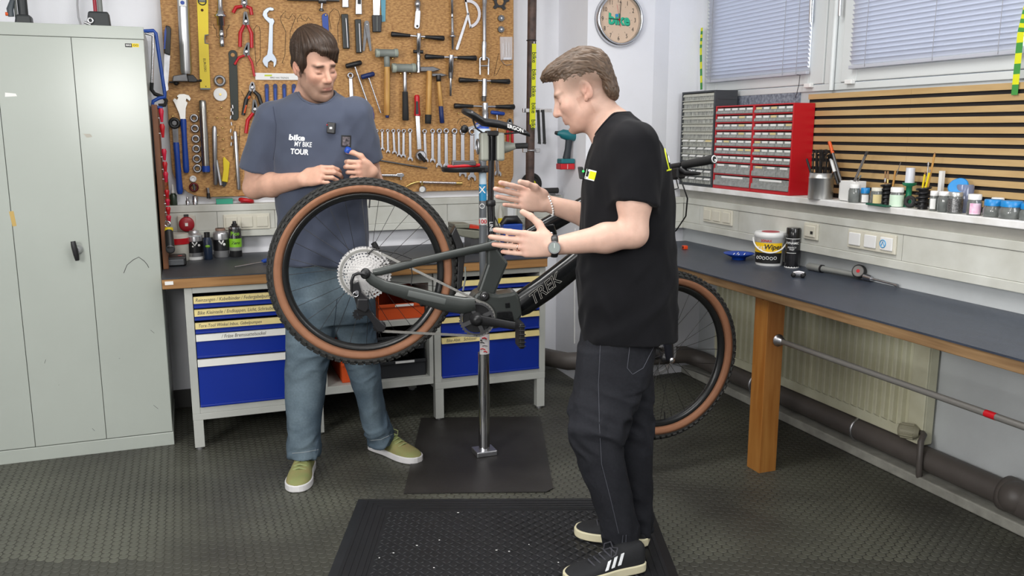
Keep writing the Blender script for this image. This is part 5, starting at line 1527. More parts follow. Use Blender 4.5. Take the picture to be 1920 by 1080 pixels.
S3 = dep(1212, 322, 3.58); E3 = dep(1339, 298.5, 3.25)
bd = unit(E3 - S3)
MB().cyl(bk(1194, 300), S3 + V3(0, 0, 0.01), 0.018).build('stem', BLACKP, bike)
MB().tube([S3 - (E3 - S3), S3 - bd * 0.05, S3 + bd * 0.05, S3 * 0.45 + E3 * 0.55], [0.0115, 0.0155, 0.0155, 0.0125], 12).build('handlebar', BLACKP, bike)
for q in (1, -1):
    e = E3 if q > 0 else 2 * S3 - E3
    MB().tube([S3 * 0.42 + e * 0.58, S3 * 0.2 + e * 0.8, e], [0.016, 0.0165, 0.018], 16).build('grip', BLACKR, bike)
MB().torus(E3 + bd * 0.001, bd, 0.0125, 0.0022, 24, 8).build('grip_end_ring', WHITEP, bike)
MB().lathe(E3 + bd * 0.0, bd, [(0, 0.012), (0.001, 0.011)], 18).build('grip_end_cap', BLACKP, bike)
MB().ball(E3 + bd * 0.002 + V3(0.003, 0, -0.004), 0.004, 8).build('grip_end_print', WHITEP, bike)
lv = S3 * 0.45 + E3 * 0.55
MB().tube([lv + V3(0, 0, -0.015), lv + V3(0, 0.0, -0.035) + bd * 0.03, lv + V3(0.0, 0, -0.045) + bd * 0.10], [0.016, 0.012, 0.006], 10).build('brake_lever', BLACKP, bike)
MB().obox(lv - bd * 0.03 + V3(0, 0, -0.03), bd * 0.03, V3(0.02, 0, 0), V3(0, 0, 0.022)).build('control_pod', BLACKP, bike, bev=0.006)
MB().ball(lv + V3(0, 0, -0.03) + bd * 0.055, 0.006, 10).build('control_button', CHROME, bike)
cp = [lv - bd * 0.06 + V3(0, 0, -0.02), dep(1278, 340, 3.38), dep(1289, 372, 3.42), dep(1286, 405, 3.5), dep(1268, 432, 3.6), dep(1240, 450, 3.66)]
MB().tube(cp, 0.003, 8).build('brake_hose', BLACKP, bike)
cp = [lv - bd * 0.04 + V3(0, 0, -0.03), dep(1272, 353, 3.4), dep(1262, 356, 3.42), dep(1240, 350, 3.5)]
MB().tube(cp, 0.0025, 8).build('shift_hose', BLACKP, bike)

# ================================================================= REPAIR STAND
base = onz(908, 853)
bx_, by_ = base[0], base[1]
stand = thing('repair_stand', 'chrome pole repair stand with grey clamp and stickers', 'repair stand', (bx_, by_, 0))
z0 = 0.0068
MB().box((bx_ - 0.05, by_ - 0.045, z0), (bx_ + 0.05, by_ + 0.045, z0 + 0.025)).build('foot_plate', STEEL, stand, bev=0.004)
dpz = lambda y: onpl(908, y, (bx_, by_, 0), unit(_fh))[2]
MB().cyl((bx_, by_, z0 + 0.02), (bx_, by_, dpz(660)), 0.0265, n=28).build('chrome_pole', mat('mirror_chrome', (0.62, 0.62, 0.63), 0.1, 1.0), stand)
ztop = dpz(250)
MB().cyl((bx_, by_, dpz(662)), (bx_, by_, ztop), 0.0170, n=28).build('upper_pole', mat('grey_pole_paint', srgb(120, 124, 128), 0.35, 0.4), stand)


def sticker(y0, y1, m, name='sticker', a0=-2.2, a1=-0.6, r=0.0176):
    n = 12; vs = []; fs = []
    za, zb_ = dpz(y0), dpz(y1)
    for k in range(n + 1):
        a = a0 + (a1 - a0) * k / n
        vs += [(bx_ + r * math.cos(a), by_ + r * math.sin(a), za), (bx_ + r * math.cos(a), by_ + r * math.sin(a), zb_)]
    for k in range(n): fs.append((2 * k, 2 * k + 1, 2 * k + 3, 2 * k + 2))
    return MB().raw(vs, fs, True).build(name, m, stand)


sticker(625, 662, mat('white_red_black_sticker', srgb(235, 230, 230), 0.4), a0=-2.6, a1=-0.3, r=0.0272)
stk = bpy.data.objects['repair_stand']
cdir = unit(V3(-bx_, -by_, 0)); cside = np.cross(UP, cdir)
for (y, dx, w, h, m) in ((632, 0.004, 0.011, 0.007, REDP), (640, -0.006, 0.010, 0.004, INK), (646, 0.006, 0.012, 0.003, INK), (652, -0.004, 0.011, 0.005, REDP), (657, 0.008, 0.008, 0.006, REDP), (636, -0.011, 0.004, 0.006, INK)):
    p = V3(bx_, by_, dpz(y)) + cdir * 0.0275 + cside * dx
    MB().tube([p - cside * w, p + cdir * 0.0008 + UP * h * 0.6, p + cside * w - UP * h * 0.4], h * 0.5, 6).build('sticker_print', m, stand)
sticker(312, 345, mat('pale_blue_sticker', srgb(196, 214, 226), 0.4), a0=-2.9, a1=-0.2)
sticker(345, 376, mat('azure_sticker', srgb(40, 140, 190), 0.4), a0=-2.9, a1=-0.2)
text('X', WHITEP, stand, V3(bx_, by_, dpz(356)) + cdir * 0.0186 - cside * 0.002, cside, UP, 0.042, 'sticker_print', depth=0.0, bold=0.01)
MB().torus(V3(bx_, by_, dpz(386)) + cdir * 0.0180 - cside * 0.003, cdir, 0.010, 0.002, 20, 6).build('sticker_print', WHITEP, stand)
sticker(408, 421, WHITEP, a0=-2.9, a1=-0.2)
text('100', REDP, stand, V3(bx_, by_, dpz(415)) + cdir * 0.0188 - cside * 0.002, cside, UP, 0.026, 'sticker_print', depth=0.0, bold=0.02)
# clamp head reaching forward to the seat post
CLM = mat('clamp_grey_paint', srgb(146, 148, 138), 0.45)
hp = V3(bx_, by_, ztop - 0.03)
sp0 = bk(922, 275)
jd = unit((sp0 - hp) * V3(1, 1, 0))
MB().cyl(hp + UP * 0.02 - UP * 0.06, hp + UP * 0.05, 0.036, n=24).build('head_casting', mat('white_blue_casting', srgb(188, 198, 208), 0.4), stand)
MB().lathe(hp + UP * 0.05, UP, [(0, 0.030), (0.022, 0.030), (0.026, 0.022)], 20).build('blue_cap', BLUEP, stand)
MB().cyl(hp, sp0 - jd * 0.05, 0.02).build('clamp_arm', DSTEEL, stand)
zc = sp0[2]
for s in (-1, 1):
    c = sp0 + ub * 0.032 * s - nb * 0.002
    MB().obox(c, ub * 0.016, nb * 0.03, UP * 0.056).build('clamp_jaw', CLM, stand, bev=0.008)
    MB().obox(c - ub * 0.0165 * s, ub * 0.004, nb * 0.02, UP * 0.054).build('jaw_pad', BLACKR, stand)
MB().torus(sp0 - ub * 0.052 - nb * 0.03, ub, 0.028, 0.004, 24, 8).build('pressure_ring', STEEL, stand)
a = bk(938, 277, -0.02); b = bk(966, 274, -0.02)
MB().tube([a, a * 0.5 + b * 0.5, b], [(0.024, 0.026), (0.018, 0.021), (0.011, 0.012)], 16, flat=nb).build('lever_cone', CLM, stand)
MB().cyl(bk(962, 274, -0.02), bk(989, 273, -0.02), 0.0115).build('lever_grip', BLACKR, stand)
MB().cyl(hp + UP * 0.07, bk(873, 242, -0.1), 0.006).build('tilt_lever', CHROME, stand)
MB().ball(bk(871, 242, -0.1), 0.017, 14).build('lever_knob', BLACKP, stand)
# tray
tz = dpz(316)
tc = V3(bx_, by_, tz) - ub * 0.09 + nb * 0.02
n = 36
MB().lathe(tc - UP * 0.012, UP, [(0, 0.09), (0.004, 0.094), (0.018, 0.096), (0.02, 0.096), (0.02, 0.09), (0.006, 0.086)], 40).build('tool_tray', BLACKP, stand)
MB().box((bx_ - 0.035, by_ - 0.035, tz - 0.016), (bx_ + 0.035, by_ + 0.035, tz + 0.012)).build('tray_collar', BLACKP, stand, bev=0.005)
t = thing('tray_cutter', 'grey cutter with red handle lying in the stand tray', 'tool', tc)
MB().obox(tc + UP * 0.026 - ub * 0.0 + nb * 0.02, ub * 0.052, nb * 0.02, UP * 0.011).build('grey_jaw', DSTEEL, t, bev=0.004)
MB().tube([tc + UP * 0.012 - ub * 0.072 + nb * 0.03, tc + UP * 0.014 + nb * 0.04, tc + UP * 0.017 + ub * 0.07 + nb * 0.02], 0.007, 8).build('red_handle', REDP, t)

# ================================================================= PEOPLE
import openvdb
from mathutils.bvhtree import BVHTree


class SDF:
    def __init__(s, lo, hi, h):
        s.lo = np.array(lo, float); s.h = h
        s.n = np.ceil((np.array(hi) - s.lo) / h).astype(int) + 1
        s.a = np.full(s.n, 0.05, np.float32)

    def win(s, lo, hi, m):
        i0 = np.clip(np.floor((np.array(lo) - m - s.lo) / s.h).astype(int), 0, s.n - 1)
        i1 = np.clip(np.ceil((np.array(hi) + m - s.lo) / s.h).astype(int) + 1, 1, s.n)
        ax = [(s.lo[k] + s.h * np.arange(i0[k], i1[k])).astype(np.float32) for k in range(3)]
        X, Y, Z = np.meshgrid(*ax, indexing='ij', sparse=True)
        return (slice(i0[0], i1[0]), slice(i0[1], i1[1]), slice(i0[2], i1[2])), X, Y, Z

    def put(s, w, d, k, op):
        a = s.a[w]
        if op == '+':
            if k > 0:
                h = np.clip(0.5 + 0.5 * (a - d) / k, 0, 1)
                r = a * (1 - h) + d * h - k * h * (1 - h)
            else: r = np.minimum(a, d)
        else:                                   # smooth subtraction
            if k > 0:
                h = np.clip(0.5 - 0.5 * (a + d) / k, 0, 1)
                r = a * (1 - h) - d * h + k * h * (1 - h)
            else: r = np.maximum(a, -d)
        s.a[w] = np.minimum(r, 0.05)

    def cap(s, a, b, ra, rb=None, k=0.01, op='+'):
        rb = ra if rb is None else rb
        a = np.array(a, float); b = np.array(b, float); R = max(ra, rb)
        w, X, Y, Z = s.win(np.minimum(a, b) - R, np.maximum(a, b) + R, k + 0.012)
        d = b - a; L2 = max(1e-9, d @ d)
        t = np.clip(((X - a[0]) * d[0] + (Y - a[1]) * d[1] + (Z - a[2]) * d[2]) / L2, 0, 1)
        q = np.sqrt((X - a[0] - d[0] * t) ** 2 + (Y - a[1] - d[1] * t) ** 2 + (Z - a[2] - d[2] * t) ** 2) - (ra + (rb - ra) * t)
        s.put(w, q, k, op)

    def ell(s, c, r, R=None, k=0.01, op='+'):
        c = np.array(c, float); r = np.array(r, float)
        R = np.eye(3) if R is None else R         # columns: local axes in world
        e = np.abs(R) @ r
        w, X, Y, Z = s.win(c - e, c + e, k + 0.012)
        dx, dy, dz = X - c[0], Y - c[1], Z - c[2]
        u = [(dx * R[0, i] + dy * R[1, i] + dz * R[2, i]) for i in range(3)]
        k0 = np.sqrt(sum((u[i] / r[i]) ** 2 for i in range(3)))
        k1 = np.sqrt(sum((u[i] / r[i] ** 2) ** 2 for i in range(3))) + 1e-9
        s.put(w, (k0 * (k0 - 1) / k1).astype(np.float32), k, op)

    def loft(s, rows, f, l, k=0.01, e=2.0, op='+'):   # rows: (z, centre xy, half along f, half along l), z ascending
        rows = sorted(rows, key=lambda q: q[0])
        z = np.array([q[0] for q in rows]); cx = np.array([q[1][0] for q in rows]); cy = np.array([q[1][1] for q in rows])
        A = np.array([q[2] for q in rows]); B = np.array([q[3] for q in rows])
        M = max(A.max(), B.max()) + 0.01
        lo = V3(cx.min() - M, cy.min() - M, z[0]); hi = V3(cx.max() + M, cy.max() + M, z[-1])
        w, X, Y, Z = s.win(lo, hi, 0.015)
        zz = Z.ravel()

        def sm(v):
            zf = np.linspace(z[0], z[-1], 200); vf = np.interp(zf, z, v)
            ker = np.hanning(15); ker /= ker.sum()
            vf = np.convolve(np.pad(vf, 7, mode='edge'), ker, mode='valid')
            return np.interp(zz, zf, vf).reshape(Z.shape).astype(np.float32)
        CX, CY, AA, BB = sm(cx), sm(cy), sm(A), sm(B)
        u = np.abs((X - CX) * f[0] + (Y - CY) * f[1]) / AA; v = np.abs((X - CX) * l[0] + (Y - CY) * l[1]) / BB
        q = ((u ** e + v ** e) ** (1.0 / e) - 1) * np.minimum(AA, BB)
        q = np.maximum(q, np.maximum(z[0] - Z, Z - z[-1]))
        s.put(w, q.astype(np.float32), k, op)

    def cut(s, p, n, R):                      # planar cut: removes what lies beyond p along n, within radius R
        p = np.array(p, float); n = unit(n)
        w, X, Y, Z = s.win(p - R, p + R, 0.0)
        d = (X - p[0]) * n[0] + (Y - p[1]) * n[1] + (Z - p[2]) * n[2]
        r = np.sqrt((X - p[0]) ** 2 + (Y - p[1]) ** 2 + (Z - p[2]) ** 2)
        a = s.a[w]
        s.a[w] = np.where(r < R, np.maximum(a, np.minimum(d, 0.05)), a)

    def mesh(s, smooth=2):
        g = openvdb.FloatGrid(0.05)
        g.copyFromArray(s.a, tolerance=0.0)
        p, q = g.convertToQuads(isovalue=0.0)
        v = s.lo + np.asarray(p, float) * s.h
        q = np.asarray(q)
        # light smoothing
        for _ in range(smooth):
            acc = np.zeros_like(v); cnt = np.zeros(len(v))
            for i in range(4):
                a_, b_ = q[:, i], q[:, (i + 1) % 4]
                np.add.at(acc, a_, v[b_]); np.add.at(acc, b_, v[a_])
                np.add.at(cnt, a_, 1); np.add.at(cnt, b_, 1)
            v = 0.5 * v + 0.5 * acc / np.maximum(cnt, 1)[:, None]
        return v, q


def vnormals(v, q):
    n = np.cross(v[q[:, 2]] - v[q[:, 0]], v[q[:, 3]] - v[q[:, 1]])
    N = np.zeros_like(v)
    for i in range(4): np.add.at(N, q[:, i], n)
    N /= np.maximum(1e-12, np.linalg.norm(N, axis=1))[:, None]
    return N


def orient(v, q):
    n = np.cross(v[q[:, 2]] - v[q[:, 0]], v[q[:, 3]] - v[q[:, 1]])
    c = v[q].mean(axis=1) - v.mean(axis=0)
    vol = (n * c).sum()
    return q if vol > 0 else q[:, ::-1]


def sdf_obj(name, v, q, m, parent, cols=None, label=None):
    me = bpy.data.meshes.new(name)
    o = ORG[parent.name] if parent is not None else np.zeros(3)
    me.from_pydata((v - o).tolist(), [], q.tolist())
    me.polygons.foreach_set('use_smooth', [True] * len(q))
    if cols is not None:
        ca = me.color_attributes.new('Col', 'FLOAT_COLOR', 'POINT')
        c4 = np.ones((len(v), 4), np.float32); c4[:, :3] = cols
        ca.data.foreach_set('color', c4.ravel())
    me.materials.append(m)
    ob = bpy.data.objects.new(name, me)
    COL.objects.link(ob); ob.parent = parent
    ORG[ob.name] = o
    if label: ob['label'] = label
    return ob


def vnoise(v, s, seed=0.0):
    return np.array([mnoise.noise((p[0] * s + seed, p[1] * s, p[2] * s)) for p in v])


def frame(f, pitch, roll=0.0):
    """columns: person's left, forward, up"""
    f = unit(f); l = unit(np.cross(UP, f))
    fw_ = f * math.cos(pitch) - UP * math.sin(pitch)
    up_ = np.cross(fw_, l) * -1
    up_ = np.cross(l, fw_) * -1
    if up_[2] < 0: up_ = -up_
    if roll:
        l2 = l * math.cos(roll) + up_ * math.sin(roll); up_ = up_ * math.cos(roll) - l * math.sin(roll); l = l2
    return np.stack([l, fw_, up_], axis=1)


def add_head(S, O, M, sc_=1.0, jaw=1.0, nose=1.0, up=0.0):
    P = lambda x, y, z: O + M @ (V3(x, y, z) * sc_)
    E = lambda c, r, k=0.01, op='+', R=None: S.ell(P(*c), V3(*r) * sc_, M if R is None else M @ R, k * sc_, op)
    C = lambda a, b, ra, rb, k=0.008, op='+': S.cap(P(*a), P(*b), ra * sc_, rb * sc_, k * sc_, op)
    E((0, -0.012, 0.052), (0.076, 0.097, 0.088), 0.0)
    E((0, 0.028, -0.02), (0.062 * (0.4 + 0.6 * jaw), 0.068, 0.085), 0.03)
    E((0, 0.040, -0.072 + up), (0.054 * jaw, 0.052, 0.046), 0.03)
    E((0, 0.052, -0.098 + up), (0.034 * jaw, 0.038, 0.022), 0.025)
    C((0, 0.082, -0.106 + up), (0, 0.080, -0.100 + up), 0.013, 0.013, 0.022)
    for s in (-1, 1):
        C((0.052 * s * jaw, -0.005, -0.055), (0.027 * s, 0.06, -0.098 + up), 0.015, 0.015, 0.03)
        E((0.038 * s, 0.066, -0.018), (0.020, 0.021, 0.017), 0.03)           # cheek bones
    C((-0.034, 0.084, 0.026), (0.034, 0.084, 0.026), 0.0115, 0.0115, 0.018)   # brow ridge
    for s in (-1, 1):
        E((0.031 * s, 0.099, 0.007), (0.020, 0.015, 0.011), 0.014, '-')      # eye sockets
        E((0.031 * s, 0.0785, 0.005), (0.0150, 0.0125, 0.0105), 0.006)       # lids over the eyeball
    # nose
    C((0, 0.089, 0.018), (0, 0.112 * nose, -0.024), 0.0085, 0.0105, 0.012)
    E((0, 0.110 * nose, -0.0295), (0.0128, 0.0128, 0.0105), 0.008)
    for s in (-1, 1):
        E((0.0125 * s, 0.1000, -0.033), (0.0075, 0.011, 0.0075), 0.006)
        E((0.006 * s, 0.1075, -0.0405), (0.0035, 0.005, 0.003), 0.003, '-')
    # mouth
    E((0, 0.087, -0.060), (0.028, 0.012, 0.018), 0.018)
    for s in (-1, 1):
        C((0.004 * s, 0.0995, -0.0565), (0.020 * s, 0.0895, -0.060), 0.0045, 0.003, 0.004)
    C((-0.014, 0.0945, -0.0685), (0.014, 0.0945, -0.0685), 0.0060, 0.0060, 0.006)
    C((-0.021, 0.0985, -0.0622), (0.021, 0.0985, -0.0622), 0.0016, 0.0016, 0.003, '-')
    E((0, 0.094, -0.082), (0.024, 0.007, 0.006), 0.010, '-')
    for s in (-1, 1):                                                      # ears
        a = 0.35 * s
        R = np.array([[math.cos(a), -math.sin(a), 0], [math.sin(a), math.cos(a), 0], [0, 0, 1.0]])
        E((0.0765 * s, -0.012, 0.000), (0.0075, 0.020, 0.032), 0.006, '+', R)
        E((0.0835 * s, -0.008, 0.003), (0.006, 0.011, 0.019), 0.005, '-', R)
        C((0.077 * s, 0.002, -0.024), (0.075 * s, 0.004, -0.030), 0.006, 0.006, 0.006)
        C((0.081 * s, -0.004, -0.006), (0.081 * s, -0.016, 0.012), 0.003, 0.003, 0.004)
    C((0, -0.024, -0.05), (0, -0.040, -0.165), 0.053, 0.059, 0.03)
    C((0, 0.008, -0.105), (0, -0.004, -0.165), 0.030, 0.036, 0.04)


def add_hand(S, w, d, t, fingers, thumb, sc_=1.0, palm_n=None):
    """w wrist, d towards knuckles, t from little finger to index, palm normal = given or d x t"""
    d = unit(d); t = unit(t - d * (t @ d)); n = np.cross(d, t) if palm_n is None else unit(palm_n - d * (palm_n @ d) - t * (palm_n @ t))
    offs = (0.031, 0.0105, -0.0105, -0.029)
    fore = (0.086, 0.090, 0.085, 0.076)
    segs = ((0.043, 0.027, 0.022), (0.047, 0.031, 0.023), (0.043, 0.029, 0.023), (0.034, 0.022, 0.020))
    rad = (0.0092, 0.0094, 0.0088, 0.0078)
    kn = []
    for i in range(4):
        k = w + (d * fore[i] + t * offs[i]) * sc_
        S.cap(w + (d * 0.012 + t * offs[i] * 0.62) * sc_, k, 0.0145 * sc_, 0.0112 * sc_, 0.012)
        kn.append(k)
    S.ell(w + (d * 0.05 + n * 0.004) * sc_, V3(0.040, 0.034, 0.0145) * sc_, np.stack([d, t, n], 1), 0.012)
    tips = []
    for i in range(4):
        p = kn[i]; ang = 0.0; sp = fingers[i][3] if len(fingers[i]) > 3 else 0.0
        dd = unit(d + t * sp)
        r = rad[i] * sc_
        for j in range(3):
            ang += fingers[i][j]
            q = p + (dd * math.cos(ang) + n * math.sin(ang)) * segs[i][j] * sc_
            S.cap(p, q, r * (1.06 - 0.05 * j), r * (0.99 - 0.07 * j), 0.003)
            p = q
        tips.append(p)
    b = w + (d * 0.022 + t * 0.026 + n * 0.006) * sc_
    S.cap(w + d * 0.01 * sc_, b, 0.016 * sc_, 0.017 * sc_, 0.014)
    p = b
    for j, (L_, r) in enumerate(((0.044, 0.0135), (0.034, 0.0108), (0.027, 0.0098))):
        v = thumb[j]
        q = p + unit(d * v[0] + t * v[1] + n * v[2]) * L_ * sc_
        S.cap(p, q, r * sc_ * 1.05, r * sc_ * 0.92, 0.006 if j else 0.014)
        p = q
    return kn, tips, p


def head_colors(v, O, M, base, stubble, lip, sc_, stub_amt, brow, fade=None):
    L = (v - O) @ M / sc_
    x, y, z = L[:, 0], L[:, 1], L[:, 2]
    c = np.tile(np.array(base), (len(v), 1))
    red = np.array(base) * np.array([1.0, 0.78, 0.75])

    def mixc(c, col, w): return c * (1 - w[:, None]) + np.array(col) * w[:, None]
    near = (np.abs(x) < 0.12) & (np.abs(z) < 0.2) & (np.abs(y) < 0.2)
    g = lambda cx, cy, cz, sx, sy, sz: np.exp(-(((x - cx) / sx) ** 2 + ((y - cy) / sy) ** 2 + ((z - cz) / sz) ** 2)) * near
    c = mixc(c, red, np.clip(0.55 * g(0.04, 0.07, -0.02, 0.03, 0.03, 0.025) + 0.55 * g(-0.04, 0.07, -0.02, 0.03, 0.03, 0.025) + 0.7 * g(0, 0.115, -0.03, 0.014, 0.02, 0.014), 0, 1))
    c = mixc(c, red, np.clip(0.8 * g(0.082, -0.01, 0, 0.012, 0.03, 0.04) + 0.8 * g(-0.082, -0.01, 0, 0.012, 0.03, 0.04), 0, 1))
    st = (1 / (1 + np.exp((z + 0.045) / 0.006))) * (1 / (1 + np.exp(-(z + 0.135) / 0.012))) * (1 / (1 + np.exp(-(y - 0.005) / 0.012))) * near
    st = np.maximum(st, 0.8 * (np.abs(np.abs(x) - 0.066) < 0.018) * (np.abs(y - 0.012) < 0.02) * (z < -0.01) * (z > -0.08))
    c = mixc(c, stubble, np.clip(st * stub_amt, 0, 1))
    c = mixc(c, lip, np.clip(1.0 * g(0, 0.099, -0.0635, 0.018, 0.014, 0.0075), 0, 0.6))
    for s in (-1, 1):
        bw = np.exp(-(((x - 0.031 * s) / 0.019) ** 4 + ((z - 0.0275 + 0.10 * (np.abs(x) - 0.03)) / 0.0058) ** 2)) * (y > 0.06)
        c = mixc(c, brow, np.clip(bw * 1.2, 0, 0.92))
        ls = np.exp(-(((x - 0.030 * s) / 0.0125) ** 4 + ((z + 0.003) / 0.0028) ** 2)) * (y > 0.07)
        c = mixc(c, (0.03, 0.02, 0.015), np.clip(ls, 0, 0.8))
        sk = np.exp(-(((x - 0.030 * s) / 0.017) ** 2 + ((z - 0.004) / 0.012) ** 2)) * (y > 0.06)
        c = mixc(c, red * 0.72, np.clip(sk * 0.2, 0, 1))
    if fade is not None:
        c = mixc(c, fade[0], np.clip(fade[1](x, y, z) * near, 0, 1))
    return c


SKIN = mat('skin', (0.6, 0.36, 0.27), 0.5, attr=True, var=0.10, scale=45, spec=0.35, bump=0.06, bscale=300)
SKIN.node_tree.nodes['Principled BSDF'].inputs['Subsurface Weight'].default_value = 0.12
SKIN.node_tree.nodes['Principled BSDF'].inputs['Subsurface Radius'].default_value = (0.012, 0.005, 0.003)
SKIN.node_tree.nodes['Principled BSDF'].inputs['Subsurface Scale'].default_value = 0.5


def rows_px(tab, Dof, b):            # tab: (y, x0, x1[, b]) -> loft rows on the plane at distance Dof(y)
    out = []
    for r_ in tab:
        y, x0, x1 = r_[:3]
        bb = r_[3] if len(r_) > 3 else b
        D = Dof(y)
        p0 = onf(x0, y, D); p1 = onf(x1, y, D); c = (p0 + p1) / 2
        out.append((c[2], c[:2], np.linalg.norm((p1 - p0)[:2]) / 2, bb))
    return out


def lin(*kv):
    ys = [k for k, v in kv]; vs = [v for k, v in kv]
    return lambda y: float(np.interp(y, ys, vs))


def ridged(v, d, sl, ss, seed=0.0):       # ridges running along d
    d = unit(d); e = unit(np.cross(d, (0.31, 0.2, 0.93))); g = np.cross(d, e)
    out = np.empty(len(v))
    A = np.stack([v @ d * sl, v @ e * ss, v @ g * ss], 1)
    for i, p in enumerate(A):
        n = mnoise.noise((p[0] + seed, p[1], p[2])) + 0.35 * mnoise.noise((p[0] * 2 + seed, p[1] * 2, p[2] * 2))
        out[i] = math.exp(-(n * 3.0) ** 2)
    return out


def rim_ring(v, c, R, rad, up_ax, n=36):
    L = (v - c) @ R / np.array(rad)
    e = np.sqrt((L ** 2).sum(1)); ang = np.arctan2(L[:, 1], L[:, 0]); h = (v - c) @ up_ax
    pts = []
    for k in range(n):
        a = -math.pi + 2 * math.pi * (k + 0.5) / n
        m = (np.abs((ang - a + math.pi) % (2 * math.pi) - math.pi) < 0.16) & (e < 1.10) & (e > 0.9)
        if m.any():
            i = np.where(m)[0][np.argmax(h[m])]; pts.append(v[i])
    pts = np.array(pts)
    for _ in range(2): pts = 0.5 * pts + 0.25 * (np.roll(pts, 1, 0) + np.roll(pts, -1, 0))
    return pts


def decal(parent, verts, faces, bvh, dirv, name, m, off=0.0012):
    out = []
    for p in verts:
        h = bvh.ray_cast(Vector(p - dirv * 0.5), Vector(dirv))
        out.append(np.array(h[0]) - dirv * off if h[0] is not None else p)
    return MB().raw(out, faces).build(name, m, parent)


def text_mesh(s, bold=0.0, shear=0.0, sub=True):
    cu = bpy.data.curves.new('t', 'FONT'); cu.body = s; cu.align_x = 'CENTER'; cu.align_y = 'CENTER'; cu.offset = bold; cu.shear = shear; cu.resolution_u = 3
    t = bpy.data.objects.new('t', cu); COL.objects.link(t)
    me = bpy.data.meshes.new_from_object(t.evaluated_get(bpy.context.evaluated_depsgraph_get()))
    bpy.data.objects.remove(t); bpy.data.curves.remove(cu)
    vs = np.array([v.co[:] for v in me.vertices]); fs = [tuple(p.vertices) for p in me.polygons]
    bpy.data.meshes.remove(me)
    return vs, fs


